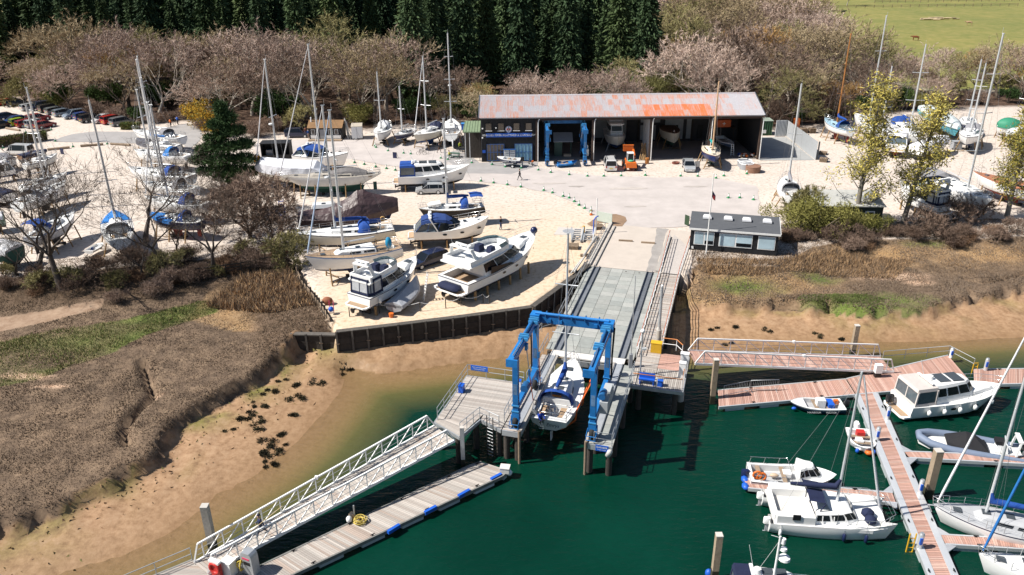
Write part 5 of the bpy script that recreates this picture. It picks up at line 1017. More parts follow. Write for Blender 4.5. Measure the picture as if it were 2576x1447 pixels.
# ---- column of yachts on the left -------------------------------------------------
LC_=[('bow rail and grey sprayhood, farthest of the left column by the lane',('1',1705,700),('1',2335,800),(350,142),dict(stripe=navy,hood=greyc)),('bright blue sprayhood, second from the lane in the left column',('1',1712,950),('1',2420,1035),(357,196),dict(hood=brightblue,stripe=white)),('blue sprayhood and plain topsides, third from the lane in the left column',('2',1460,45),('2',2185,150),(366,226),dict(hood=bluec,stripe=white)),('pale grey sprayhood and pale blue waterline, fourth from the lane',('2',1625,210),('2',2235,290),(371,258),dict(hood=greyc,boot=brightblue,stripe=white)),('royal blue cockpit hood, fifth from the lane in the left column',('2',1650,380),('2',2355,470),(377,264),dict(hood=bluec,stripe=white,genoa=whitec))]
for lb,bw,st,mp,kw in LC_:
 sail_yacht('white yacht with '+lb,'white yacht with '+lb.split(',')[0],bw,st,mast=mp,zb=3.1,zsn=2.75,boomc=kw.pop('boomc',None),**kw)
sail_yacht('navy hulled yacht with pale blue deck cover under the bare trees','navy hulled yacht under the trees',('2',1700,575),('2',2300,670),zb=2.8,zsn=2.5,hullc=navy,stripe=navy,af=afred,mast=None,cover=(brightblue,.05,.25,.45,.97),hood=bluec)
t=sail_yacht('grey netted yacht with long blue boom cover between the first two white yachts','blue boomed yacht',('1',1745,860),('1',2290,905),zb=2.6,zsn=2.5,mast=(372,150),boomc=brightblue,props=2,hood=None,cover=(M('grey_net',(.10,.10,.12),.9),.5,.8,.62,.98))
# ---- left edge group ------------------------------------------------------------------
sail_yacht('cream topped old yacht with pointing bow, beside the white van at the left','old cream yacht',('1',735,1000),('1',315,1145),zb=3.0,zsn=2.6,hullc=grunge,stripe=navy,mast=(81,258),wheel=False,af=afblk)
sail_yacht('white yacht with empty deck and tallest mast of the left edge group','white yacht of the left group',('2',765,105),('2',240,275),zb=3.1,zsn=2.7,stripe=white,mast=(56,221),hood=None,spread=3)
sail_yacht('white yacht with pale shrouded cockpit in the left edge group','pale shrouded yacht',('2',755,200),('2',195,470),zb=3.1,zsn=2.7,stripe=white,mast=(65,266),hood=greyc,cover=(whitec,.12,.55,.22,.6))
sail_yacht('grey hulled yacht with square royal blue sprayhood behind the front bare trees','grey hulled yacht',('2',850,560),('2',345,860),zb=3.0,zsn=2.7,hullc=M('grey_hull',(.42,.42,.44),.4,var=.1),stripe=navy,hood=bluec,bimini=bluec,mast=None)
sail_yacht('white yacht seen from astern with wide bright blue deck cover','blue covered yacht seen from astern',('2',1300,545),('2',1370,880),zb=2.9,zsn=2.6,stripe=white,mast=(222,254),cover=(brightblue,.04,.4,.62,.97),hood=whitec,mast_at=.62)
motor_yacht('open white motor boat with blue bottom at the left edge','open white motor boat',('D',-120,190),2.3,('D',112,200),1.2,style='sport',af=afblue,canvas=whitec,stripe=white,portlights=0,props=2)
def wrap(label,bow,stern,zb,zsn,mat,B=2.8,he=.4,hr=1.0,wlz=1.0,hm=white):
 X,Y,rz,L=place(bow,zb,stern,zsn);t=thing('covered_boat',label,'covered boat',(X,Y,0),rz);fb=zsn-wlz
 mb,cols,b,zs=hull(L,B,wlz-.5,wlz,fb,zb-zsn,'motor',.08,0,.9,[afblk,hm,hm,hm,hm]);mb.build('hull',cols,t)
 mb=MB();R0=[]
 for i in range(11):
  q=.02+.96*i/10;bb=b(q)+.07;s=zs(q);k=math.sin(math.pi*(i+.8)/11.6)**.6;R0.append([(-L/2+L*q,-bb,s-.3),(-L/2+L*q,-bb*.95,s+he*k),(-L/2+L*q,-bb*.4,s+hr*.9*k),(-L/2+L*q,bb*.4,s+hr*.9*k),(-L/2+L*q,bb*.95,s+he*k),(-L/2+L*q,bb,s-.3)])
 mb.loft(R0,0,False,(True,True),True);mb.build('tarpaulin',mat,t);shores(t,L,b,zs,wlz,max(.2,wlz-.5),label.split(' at ')[0].split(' with ')[0].split(' by ')[0].split(' beside')[0].split(' behind')[0],2);return t
wrap('boat in a crumpled white wrapper with green bottom at the left edge',('D',-60,660),('D',95,690),2.6,2.3,M('white_crumpled_wrap',(.66,.66,.68),.5,var=.15,bump=1.0,bscale=3),hm=afgrn)
wrap('boat under a pale grey pitched cover beside the white van',('D',-40,110),('D',62,125),1.9,1.8,greyc,2.4,.3,1.0,.8)
wrap('white boat with a dark canopy half out of frame at the left edge',('D',-90,315),('D',60,340),2.0,1.9,navyc,2.6,.2,.7,.9)
wrap('pale green boat end just inside the left edge',('D',-120,480),('D',20,470),2.3,2.1,whitec,2.6,.2,.5,1.0,hm=M('pale_green_hull',(.25,.42,.36),.5))
wrap('dark open boat with brown gunwale behind the old cream yacht',('D',295,58),('D',120,100),1.6,1.4,navyc,2.2,.1,.25,.7,hm=M('varnish_brown',(.16,.08,.04),.5))
# ---- right hand yard --------------------------------------------------------------------
sail_yacht('white yacht with pale blue decks and a wooden mast at the far right','wooden masted yacht',('8',702,395),('8',950,520),zb=3.2,zsn=2.7,deckm=M('pale_blue_deck',(.30,.45,.55),.7),stripe=navy,af=afred,mast=(2122,86),mast_at=.52,mastm=M('varnished_mast',(.40,.17,.05),.45),hood=bluec,boomc=bluec,genoa=None,props=3,mizzen=None)
sail_yacht('white yacht mostly hidden behind the tallest yellow poplar','poplar hidden yacht',('8',985,355),('8',1330,520),zb=3.1,zsn=2.7,stripe=white,mast=(2217,40),spread=2,af=afred)
sail_yacht('white yacht with blue hood turned towards the wood, between poplar and turquoise cover','blue hooded yacht',('8',1590,580),('8',1370,400),zb=3.1,zsn=2.8,stripe=white,boot=white,hood=bluec,boomc=bluec,mast=(2311,112),mast_at=.62)
sail_yacht('second mast yacht tucked behind the poplar crown','yacht behind the poplar crown',('8',1340,560),('8',1080,430),zb=2.9,zsn=2.6,stripe=navy,mast=(2239,168),mast_at=.6)
wrap('racing hull under a white and turquoise pitched cover',('8',1975,500),('8',1655,300),3.2,2.9,M('turquoise_white_cover',(.56,.62,.63),.6,var=.2,bump=.5),3.2,.5,1.2,1.4,hm=M('turquoise_hull',(.08,.38,.48),.5))
motor_yacht('small white motor boat with red bottom seen between poplar and tarpaulins','red bottomed motor boat',('8',1370,545),2.0,('8',1365,715),1.3,style='sport',af=afred,boot=white,stripe=white,canvas=whitec,portlights=0,props=2)
wrap('boat under loose translucent white sheeting at the right',('8',1865,590),('8',1570,680),2.3,2.1,whitec,3.0,.3,1.0,.9)
sail_yacht('white yacht with navy bottom facing the camera at the right','right hand navy bottomed yacht',None,None,place_=front('8',2040,585,3.1,-125,10.5),stripe=navy,boot=navy,af=navy,mast=(2478,160),zb=3.1,zsn=2.8,hood=greyc,props=3)
sail_yacht('navy hulled yacht at the wood edge far right','navy hulled yacht at the wood edge',None,None,place_=front('8',2040,470,2.8,-120,9),hullc=navy,stripe=white,mast=(2486,150),zb=2.8,zsn=2.5,props=2)
wrap('boat with rounded bright green cover at the far right edge',('8',2320,470),('8',2560,480),2.6,2.4,M('green_cover',(.03,.22,.13),.6,bump=.4),3.0,.6,1.5,1.1)
sail_yacht('white yacht far right with thin mast behind the green covered boat','thin masted yacht',('8',2420,560),('8',2700,470),zb=2.8,zsn=2.5,stripe=white,mast=(2503,95),mast_at=.62)
sail_yacht('biggest white yacht in the right yard with grey cockpit tent','biggest right hand yacht',('8',2280,1170),('8',1640,905),zb=3.2,zsn=2.9,stripe=white,boot=white,af=navy,mast=(2503,85),mast_at=.66,cover=(greyc,.35,1.1,.02,.34),B=4.2,spread=3)
sail_yacht('white yacht with orange decks running out of the right edge','orange decked yacht',('8',2095,900),('8',2900,1130),zb=3.0,zsn=2.7,stripe=white,af=afred,deckm=M('orange_deck',(.36,.15,.08),.7),mast=(2590,300),mast_at=.55)
t=motor_yacht('flybridge cruiser with navy tents under the leaning tree at the right','navy tented flybridge cruiser',('8',1415,985),3.5,('8',1850,1300),1.3,portlights=0,props=3,canvas=navyc)
_,L,B,b,zs,wl=HULLS[t['label']];aft_canopy(t,L,B,.1,.3,B*.44,zs(.2)+.1,zs(.2)+1.7,navyc);
mb=MB();xx=-L/2+L*.36;zf=zs(.4)+2.2;mb.loft([[(xx+1.6,-1.1,zf),(xx+1.6,1.1,zf)],[(xx+.6,-1.2,zf+.9),(xx+.6,1.2,zf+.9)],[(xx-.9,-1.2,zf+1.0),(xx-.9,1.2,zf+1.0)]],0,False,(False,False));mb.build('fly_canopy',navyc,t)
sail_yacht('small white yacht with open cockpit and slack grey sail beside the harbour office yard','small open cockpit yacht',('8',335,945),('8',400,1145),zb=2.4,zsn=2.1,stripe=white,boot=white,mast=(2006,212),mast_at=.62,boomc=greyc,hood=greyc,spread=1,wheel=False)
# ---- boats at the shed -----------------------------------------------------------------
sail_yacht('navy and white yacht with a bare wooden mast on props in front of the shed','wooden masted yacht at the shed',None,None,place_=(lambda p:(p.x+.3,p.y+4.0,R(-94),8.2))(GZ('7',1490,1035,2.1)),hullc=M('shed_navy_hull',(.02,.035,.12),.3),stripe=M('varnish_brown',(.16,.08,.04),.5),af=afgrn,mast=(1806,206),mastm=M('pale_spruce',(.50,.33,.20),.6),boomc=M('teal_cover',(.02,.26,.26),.8),zb=2.6,zsn=2.3,deckm=M('cream_deck',(.66,.58,.46),.7),fb=.9,spread=1,wheel=False)
p=GZ('7',905,880,.9);t=thing('wooden_boat','old cream wooden hull with brown deck propped inside the shed','wooden boat',(p.x,p.y+5.2,0),R(-92))
mb,cols,b,zs=hull(10.6,3.3,.4,1.7,1.2,.5,'sail',.03,0,.5,[afgrn,cream_h,cream_h,cream_h,wood]);mb.build('hull',cols,t);deck_mb(10.6,b,zs,None).build('deck',[M('brown_deck',(.085,.05,.035),.8,var=.3),blk,blk],t)
shores(t,10.6,b,zs,1.7,.4,'old wooden hull in the shed',3);mb=MB();mb.box((3.4,0,3.15),(.7,.5,.35));mb.build('fore_hatch',M('varnish_brown'),t)
mb=MB();mb.tube([(4.2,0,3.1),(4.2,0,3.7)],.08,6);mb.build('samson_post',steel,t)
p=GZ('6',2250,940,.5);X=p.x;t=thing('cabin_cruiser','white wheelhouse cruiser with blue bottom facing out of the shed','motor boat',(X,p.y+4.8,0),R(-90))
mb,cols,b,zs=hull(9.4,3.4,.35,1.3,1.1,.7,'motor',.1,0,.9,[afblue,afblue,cream,white,white]);mb.build('hull',cols,t);deck_mb(9.4,b,zs,(.03,.3),.75,.6).build('deck',[deckw,teak,white],t)
ho,at=house(t,'wheelhouse',white,-1.8,2.2,1.3,1.15,2.4,4.5,.35,0,.1,.12,.9);band(ho,'windscreen',at,.5,.88,NOSE,trim=.06);band(ho,'window',at,.5,.86,STB+PRT,trim=.08)
mb=MB();A=foot(-2.2,2.3,1.35,1.25,.12,.9);mb.loft([[(x,y,4.52)for x,y in A],[(x,y,4.72)for x,y in A]],0);mb.build('roof',white,t);mb=MB();mb.box((-.4,0,5.05),(2.2,2.2,.6));mb.build('fly_coaming',whitec,t);bowrail(t,9.4,b,zs,.5,1,.7)
shores(t,9.4,b,zs,1.3,.35,'white wheelhouse cruiser in the shed',2,greyp)
def open_boat(label,bow,zb,stern,zsn,z,hullc,name='dinghy',cat='dinghy',B=1.9,top=white,well=(.06,.72),fb=.5,motor=None,seats=None,stripe=None,wl=0.):
 X,Y,rz,L=place(bow,z+zb,stern,z+zsn);t=thing(name,label,cat,(X,Y,z),rz)
 mb,cols,b,zs=hull(L,B,wl-.15,wl,fb,.25,'motor',.1,0,.9,[hullc,hullc,hullc,stripe or top,top]);mb.build('hull',cols,t);deck_mb(L,b,zs,well,.82,fb*.75).build('deck',[top,deckg,top],t)
 for q in(seats or(.3,.52)):mb=MB();mb.box((-L/2+L*q,0,zs(q)-.12),(.3,b(q)*1.6,.06));mb.build('thwart',wood,t)
 if motor:outboard(t,(-L/2-.15,0,wl+.1),0,motor)
 HULLS[label]=(t,L,B,b,zs,wl);return t
t=open_boat('white open boat with navy sides on a road trailer at the shop front',('6',500,1010),1.4,('6',845,1040),1.3,.0,navy,B=1.8,wl=.75,fb=.55,motor=blk)
_,L,B,b,zs,wl=HULLS[t['label']];text('HARBOUR      MASTER',.22,wpaint,t,(-.3,B*.5+.02,wl+.3),(math.pi/2,0,math.pi))
tr=thing('boat_trailer','galvanised road trailer under the navy sided open boat','trailer',t.location,t.rotation_euler.z)
for s in(-.45,.45):mb=MB();mb.beam((-L*.45,s,.55),(L*.3,s*.8,.5),.08,.1);mb.build('rail',galv,tr)
mb=MB();mb.beam((L*.3,0,.5),(L*.85,0,.45),.09,.1);mb.build('drawbar',galv,tr)
for s in(-.85,.85):mb=MB();mb.tube([(-.8,s-.09,.3),(-.8,s+.09,.3)],.3,14);w_=mb.build('wheel',rubber,tr);mb=MB();mb.tube([(-.8,s-.1,.3),(-.8,s+.1,.3)],.16,10);mb.build('hub',wpaint,w_)
mb=MB();mb.beam((-.8,-.8,.32),(-.8,.8,.32),.07,.07);mb.build('axle',galv,tr)
t=open_boat('bright blue low dinghy lying between the legs of the shed hoist',('6',1660,1060),.8,('6',1365,1100),.6,.0,M('dinghy_blue',(.03,.22,.60),.4),B=1.6,top=M('dinghy_blue'),well=(.1,.6),wl=.25,fb=.35,motor=blk)
t=open_boat('white open motor boat on a trailer inside the right shed bay',('7',1730,830),1.7,('7',1530,700),1.6,.0,M('blue_dinghy_hull',(.08,.12,.2),.4),B=2.1,wl=1.0,fb=.6)
# ---- the yacht in the slings --------------------------------------------------------------
a=DK(1.9,.25,0);c=DK(12.6,-.55,0);d=a-c
t=sail_yacht('white yacht hanging in the orange slings of the blue hoist over the dock','yacht in the slings',None,None,z=-1.9,afloat=True,zb=2.15,zsn=1.55,place_=place(('B2',676,474),.25,('B2',500,888),-.35),B=3.7,hood=bluec,mast=(1407,588),mast_at=.62,boomc=bluec,radar=True,stripe=white,boot=navy,tw=.78,srake=.06,boom=True,fb=1.3)
_,L,B,b,zs,wl=HULLS[t['label']];text('Emrys',.42,navy,t,(-L/2-.06,-.35,zs(0)-.42),(math.pi/2,0,-math.pi/2),shear=.2)
mb=MB();mb.box((-L/2+.30*L,0,zs(.3)+.15),(.06,.75,1.15));mb.build('companionway_door',M('varnished_door',(.36,.14,.03),.4,var=.2),t)
mb=MB();mb.box((-L/2+.07*L,1.25,zs(.05)+.3),(.5,.35,.55));mb.build('liferaft',greyp,t);mb=MB()
for s in(-.18,.18):mb.tube([(-L/2-.05,.55+s,zs(0)),(-L/2-.02,.55+s,zs(0)-.95)],.02,4)
for k in range(4):mb.tube([(-L/2-.05,.37,zs(0)-.2-k*.22),(-L/2-.05,.73,zs(0)-.2-k*.22)],.018,4)
mb.build('stern_ladder',steel,t);mb=MB();mb.box((-L*.38,0,-1.0),(.5,.08,1.5));mb.build('rudder',white,t)
lw=lambda x,y,z:Vector((*l2w(t,x,y),z-1.9))
for sm,(s,q)in enumerate(((7.85,.52),(10.75,.24))):
 sl=thing('sling',('orange lifting sling nearer the bow of the hoisted yacht','orange lifting sling nearer the stern of the hoisted yacht')[sm],'sling',DK(s,0,-2));x=-L/2+L*q;bb=b(q)+.05
 P=[DK(s,-2.55,3.4),lw(x,bb,zs(q)+.02),lw(x,bb*.93,.25),lw(x,.6,-.75),lw(x,-.6,-.75),lw(x,-bb*.93,.25),lw(x,-bb,zs(q)+.02),DK(s,2.25,3.4)]
 for p,q_ in zip(P[:-1],P[1:]):mb=MB();mb.beam(p,q_,.05,.11);wb(mb,'webbing',M('sling_orange',(.78,.15,.03),.7,var=.15),sl)
# ---- pontoons, gangways, piles -------------------------------------------------
PD=-2.5
floatm=M('float_concrete',(.42,.47,.48),.8,var=.2)
def quadz(k,z,*p):return[GZ(k,x,y,z)for x,y in p]
def pontoon(label,quads,mats,base,edge=alu,along=True,seed=0,floats=True,wd=.15,cl=True,group=None,blue=()):
 t=thing('pontoon',label,'pontoon',base,0,group);r=random.Random(seed)
 for i,q in enumerate(quads):
  planks(t,q,None,wd,mats,seed=seed+i)
  a,b,c,d=q;dz=Vector((0,0,-.1))
  for p0,p1 in((a,b),(d,c)):
   mb=MB();mb.beam(p0+dz,p1+dz,.12,.26);wb(mb,'edge_beam',edge,t)
  if i==0 or floats:
   n=max(1,int((b-a).length/2.6))
   for j in range(n):
    f0,f1=(j+.2)/n,(j+.75)/n;P=[a.lerp(b,f0),a.lerp(b,f1),d.lerp(c,f1),d.lerp(c,f0)]
    mb=MB();mb.loft([[Vector((p.x,p.y,-3.15))for p in P],[Vector((p.x,p.y,PD-.2))for p in P]],0);wb(mb,'float',floatm,t)
  if cl:
   n=max(1,int((b-a).length/4))
   for j in range(n):
    for e0,e1,s in((a,b,.12),(d,c,-.12)):
     p=e0.lerp(e1,(j+.5)/n);p=p+(((a+d)/2).lerp((b+c)/2,(j+.5)/n)-p)*.12;mb=MB();dv=(b-a).normalized();mb.beam(p+Vector((0,0,.1))-dv*.16,p+Vector((0,0,.1))+dv*.16,.05,.05);mb.box(p+Vector((0,0,.05)),(.1,.1,.1));wb(mb,'cleat',blk,t)
 for k,x,y,x1,y1 in blue:
  mb=MB();mb.beam(GZ(k,x,y,PD),GZ(k,x1,y1,PD),.22,.26);wb(mb,'rubbing_strip',bluep,t)
 return t
f0,f1,n0,n1=quadz('B3',PD,(985,1150),(2240,548),(1110,1238),(2440,612))
f00=f0+(f0-f1)*.25;n00=n0+(n0-n1)*.25
tip=quadz('B3',PD,(2310,525),(2475,578))
pontoon('long grey planked pontoon with blue rubbing strips below the left gangway',[[f00,f1,n1,n00],[f1+(tip[0]-f1)*.01,tip[0],tip[1],n1]],deckwood,f1.lerp(n00,.5),M('grey_beam',(.20,.20,.19),.7,var=.3),seed=31,blue=[('B3',1745,955,1815,912),('B3',1968,838,2038,800),('B3',2172,738,2240,700),('B3',2370,636,2432,603)])
pontoon('grey planked landing pontoon at the foot of the left gangway',[quadz('B3',PD,(120,1300),(560,1120),(985,1152),(700,1330))],deckwood,GZ('B3',500,1250,PD),M('grey_beam'),seed=33,cl=False)
ral=thing('landing_rail','galvanised handrail along the landing pontoon at the bottom left','guard rail',GZ('B3',350,1200,PD));railing(ral,quadz('B3',PD,(120,1310),(345,1214),(560,1122)),1.0,(1,.5),1.9)
def gangway(label,P0,P1,Q0,Q1,n,h=1.25,mats=deckwood,seed=0):
 t=thing('gangway',label,'gangway',(P0+P1+Q0+Q1)/4)
 planks(t,[Q0,Q1,P1,P0],None,.2,mats,seed=seed,th=.04)
 up=Vector((0,0,h))
 for A,B_ in((P0,P1),(Q0,Q1)):
  mb=MB();mb.beam(A,B_,.12,.2);wb(mb,'bottom_chord',wpaint,t)
  a,b=A.lerp(B_,.5/n),A.lerp(B_,1-.3/n);mb=MB();mb.beam(a+up,b+up,.11,.11);wb(mb,'top_chord',wpaint,t)
  for k in(.35,.65):mb=MB();mb.tube([A.lerp(B_,.3/n)+up*k,A.lerp(B_,1-.2/n)+up*k],.018,4);wb(mb,'mid_rail',galv,t)
  for e,f in((A,a),(B_,b)):mb=MB();mb.beam(e+Vector((0,0,.05)),f+up,.09,.09);wb(mb,'end_post',wpaint,t)
  for i in range(n):
   p=A.lerp(B_,(i+.5)/n);mb=MB();mb.beam(p,p+up,.07,.07);wb(mb,'upright',wpaint,t)
   if i<n-1:q=A.lerp(B_,(i+1.0)/n);mb=MB();mb.beam(p+up,A.lerp(B_,(i+1.5)/n),.06,.06);wb(mb,'diagonal',wpaint,t)
  m=A.lerp(B_,.53);mb=MB();mb.box(m+up,(.22,.22,.22));wb(mb,'joint',wpaint,t)
 return t
gangway('long white truss gangway sloping from the landing down to the left pontoon',GZ('B3',2150,398,PZ),GZ('B3',655,1205,PD+.1),GZ('B3',2030,308,PZ),GZ('B3',572,1140,PD+.1),14,seed=41)
gangway('white truss gangway from the walkway landing to the red decked pontoons',GZ('B4',452,332,PZ),GZ('B4',1735,385,PD+.1),GZ('B4',408,247,PZ),GZ('B4',1650,286,PD+.1),12,mats=redwood,seed=42)
PGR='red decked marina pontoons'
pontoon('red decked pontoon arm with two crowd barriers on it',[quadz('B4',PD,(600,502),(1425,430),(1488,530),(605,610))],redwood,GZ('B4',1000,520,PD),seed=51)
pontoon('wide red decked pontoon under the foot of the right gangway',[quadz('B4',PD,(1430,428),(2085,276),(2248,468),(1492,528))],redwood,GZ('B4',1850,420,PD),seed=52,cl=False)
pontoon('red decked pontoon leading out of frame beyond the white motor cruiser',[quadz('B4',PD,(2250,366),(3250,356),(3250,448),(2254,466))],redwood,GZ('B4',2600,410,PD),seed=53)
sp=[GZ('B4',1488,532,PD),GZ('B5',1945,1385,PD),GZ('B5',2165,1385,PD),GZ('B4',1628,518,PD)]
t=pontoon('long red decked spine pontoon running down the right side',[sp],redwood,sp[0].lerp(sp[2],.5),seed=54,wd=.16)
for e in((sp[0],sp[1]),(sp[3],sp[2])):
 d=(sp[3]-sp[0]).normalized()*(.22 if e[0]is sp[0]else-.22);mb=MB();mb.beam(e[0]+d+Vector((0,0,.02)),e[1]+d+Vector((0,0,.02)),.4,.05);wb(mb,'edge_walkway',alu,t)
pontoon('short red decked finger between the fishing boat and the catamaran',[quadz('B5',PD,(505,490),(1605,592),(1632,668),(540,558))],redwood,GZ('B5',1100,570,PD),seed=55)
for x,y in((515,495),(520,545)):mb=MB();p=GZ('B5',x,y,PD-.1);mb.ball(p,(.28,.4,.22));tag(mb.build('corner_fender',bluep),'round blue fender on the %s outer corner of the short pontoon finger'%('far'if y<500 else 'near'),'fender')
pontoon('upper right red decked finger beside the grey inflatable',[quadz('B5',PD,(1690,286),(3000,338),(3020,402),(1732,334))],redwood,GZ('B5',2300,330,PD),seed=56)
pontoon('lower right red decked finger between the two moored yachts',[quadz('B5',PD,(1962,900),(3000,962),(3010,1035),(1998,972))],redwood,GZ('B5',2400,960,PD),seed=57)
for i,(k,tri)in enumerate((('B5',[(1660,235),(1760,288),(1692,292)]),('B5',[(1710,330),(1790,338),(1735,385)]),('B5',[(1930,840),(2030,900),(1962,905)]),('B5',[(1985,970),(2080,985),(2010,1035)]),('B5',[(1530,585),(1600,530),(1610,592)]),('B5',[(1560,660),(1640,662),(1640,710)]))):
 mb=MB();P=[GZ(k,x,y,PD+.015)for x,y in tri];mb.prism([(p.x,p.y)for p in P],PD-.08,PD+.02)
 tag(mb.build('gusset_plate',M('chequer_plate',(.60,.61,.63),.4,.5,var=.12)),'triangular chequer plate on the '+('far side of the finger beside the inflatable','near side of the finger beside the inflatable','far side of the finger between the moored yachts','near side of the finger between the moored yachts','far side of the short finger by the catamaran','near side of the short finger by the catamaran')[i],'corner plate')
def pile(label,k,x0,y0,x1,y1,w_=.36,mat=None,z=-3.,cap=True,shape='box'):
 p=GZ(k,x0,y0,z);zt=height_at(p.x,p.y,V(k,x1,y1)[1]);mat=mat or M('pile_timber',(.30,.235,.165),.85,var=.35,scale=2,bump=.5)
 t=thing('mooring_pile',label,'mooring pile',(p.x,p.y,z));mb=MB()
 if shape=='box':mb.beam((0,0,-3),(0,0,zt-z),w_,w_)
 else:mb.tube([(0,0,-3),(0,0,zt-z)],w_/2,8)
 e=mb.build('shaft',mat,t);mb=MB();mb.box((0,0,.35),(w_*1.03,w_*1.03,.9));mb.build('weed_band',M('weed_dark',(.035,.035,.02),.9,var=.4),t)
 if cap:mb=MB();mb.box((0,0,zt-z+.03),(w_*1.04,w_*1.04,.06));mb.build('cap',M('pale_cap',(.5,.47,.43),.7),t)
 return t
pile('square pale timber pile standing alone by the bottom of the left gangway','B3',690,1070,630,795,.45,M('grey_pile',(.36,.33,.29),.85,var=.3,bump=.4))
pile('slim grey steel pile between landing and long grey pontoon','B3',2203,560,2198,320,.3,galv)
pile('thick timber pile leaning over the finger beside the inflatable','B5',1862,625,1925,283,.5)
pile('lone timber pile in open water at the bottom of the picture','B5',287,1230,318,905,.4)
pile('timber pile behind the far rail of the right gangway','B4',1463,285,1487,85,.42)
pile('timber pile at the outer end of the barrier pontoon','B4',560,585,576,305,.42)
pile('round concrete stump under the walkway landing','B4',350,620,350,515,.65,conc,shape='round',cap=False)
def pedestal(label,k,x,y,h=1.1,z=PD,col=None,r=.17):
 p=GZ(k,x,y,z);t=thing('power_pedestal',label,'power post',p);mb=MB();mb.tube([(0,0,0),(0,0,h)],r,12);mb.build('column',col or alu,t)
 mb=MB();mb.tube([(0,0,h),(0,0,h+.12)],[r*1.05,r*.7],12);mb.build('cap',galv,t);mb=MB();mb.box((-r*.3,-r*.75,h*.6),(.16,.16,h*.45));mb.build('panel',bluep,t)
for lb,k,x,y in(('beside the small workboat','B5',1488,205),('opposite the catamaran bow','B5',1805,600),('near the yellow ladder','B5',1800,1000),('by the transom of the white cruiser','B4',1692,690),('at the corner beyond the white cruiser','B4',2325,372)):
 pedestal('silver power post with blue panel '+lb,k,x,y)
pedestal('blue and white power post at the railing corner of the wide pontoon','B4',2103,290,.9,col=wpaint)
t=thing('boxed_cabinet','white box on a black stand at the gangway foot','cabinet',GZ('B4',1626,415,PD));mb=MB();mb.box((0,0,.85),(.6,.45,.8));mb.build('box',wpaint,t);mb=MB();mb.box((0,0,.22),(.5,.38,.44));mb.build('stand',blk,t)
ral=thing('pontoon_rail','galvanised railing round the far side of the wide red pontoon','guard rail',GZ('B4',2000,290,PD));railing(ral,quadz('B4',PD,(1660,312),(2085,277),(2245,362)),1.0,(1,.5),2.0)
def ladder_(label,k,x,y,col=yellow,z=PD,h=1.0):
 t=thing('safety_ladder',label,'ladder',GZ(k,x,y,z));mb=MB()
 for s in(-.2,.2):m_=MB();m_.tube([(s,0,-1.2),(s,0,h),],.05,6);m_.build('stile',col,t)
 for q in range(5):m_=MB();m_.tube([(-.2,0,-.9+q*.38),(.2,0,-.9+q*.38)],.035,5);m_.build('rung',col,t)
ladder_('yellow safety ladder on the spine pontoon near the bottom','B5',1738,985);ladder_('small yellow ladder hoops beyond the white cruiser','B4',2258,366,h=.5)
def barrier(label,k,x0,y0,x1,y1,z=PD,h=1.1):
 a,b=GZ(k,x0,y0,z),GZ(k,x1,y1,z);d=b-a;L=d.length;t=thing('crowd_barrier',label,'barrier',a,math.atan2(d.y,d.x),'crowd barriers');mb=MB();mb.tube([(0,0,.15),(0,0,h),(L,0,h),(L,0,.15),(0,0,.15)],.025,5);mb.build('frame',galv,t)
 for i in range(int(L/.16)):mb=MB();mb.tube([(.08+i*.16,0,.15),(.08+i*.16,0,h)],.012,3);mb.build('bar',galv,t)
 for x in(.15,L-.15):mb=MB();mb.beam((x,-.3,.03),(x,.3,.03),.04,.04);mb.beam((x,0,.03),(x,0,.16),.04,.04);mb.build('foot',galv,t)
barrier('crowd barrier nearer the end pile on the pontoon arm','B4',632,545,798,512);barrier('crowd barrier next to the gangway on the pontoon arm','B4',805,510,985,505)
t=thing('fuel_pump','silver rounded fuel pump on the landing pontoon','fuel pump',GZ('B3',920,1195,PD),R(-25));mb=MB();mb.loft([[(x,y,z)for x,y in((-.45,-.3),(.45,-.3),(.45,.3),(-.45,.3))]if z<1.4 else[(x*k,y,z)for x,y in((-.45,-.3),(.45,-.3),(.45,.3),(-.45,.3))]for z,k in((0,1),(1.4,1),(1.6,.9),(1.72,.6))],0);mb.build('body',galv,t)
mb=MB();mb.box((0,-.31,1.3),(.55,.02,.12));mb.build('red_badge',M('pink_red',(.55,.05,.12),.5),t);mb=MB();mb.box((.05,-.31,.95),(.5,.02,.25));mb.build('display',blk,t)
t=thing('hose_reel','coiled yellow fuel hose hanging beside the silver pump','hose',GZ('B3',870,1205,PD));mb=MB()
for q in range(4):mb.torus((0,0,.65+.03*q),.28+.03*q,.035,14,5,0,'x'if q%2 else 'y')
mb.build('coil',M('hose_yellow',(.55,.42,.05),.5),t);mb=MB();mb.box((.1,.15,.5),(.08,.08,1.0));mb.build('hanger',galv,t)
wbox('cabinet','white cabinet between lifebuoy stand and fuel pump','cabinet',GZ('B3',790,1205,PD),(.75,.6,1.05),wpaint,R(-25))
t=thing('lifebuoy_stand','red and white lifebuoy housing on the landing pontoon','lifebuoy',GZ('B3',715,1225,PD),R(-25));mb=MB();mb.torus((0,-.12,.8),.36,.11,16,6,0,'y');mb.build('ring',red,t);mb=MB();mb.box((0,0,.6),(.75,.2,1.2));mb.build('backboard',red,t);mb=MB();mb.box((0,0,1.27),(.8,.3,.16));mb.build('hood',wpaint,t)
t=thing('rope_coil','heap of coiled yellow rope on the long grey pontoon','rope',GZ('B3',1578,895,PD+.02));mb=MB();r_=random.Random(2)
for q in range(9):mb.torus((r_.uniform(-.12,.12),r_.uniform(-.12,.12),.05+q*.035),.3+r_.uniform(-.06,.14),.03,14,4,0)
mb.build('coils',M('rope_yellow',(.52,.40,.10),.8),t)
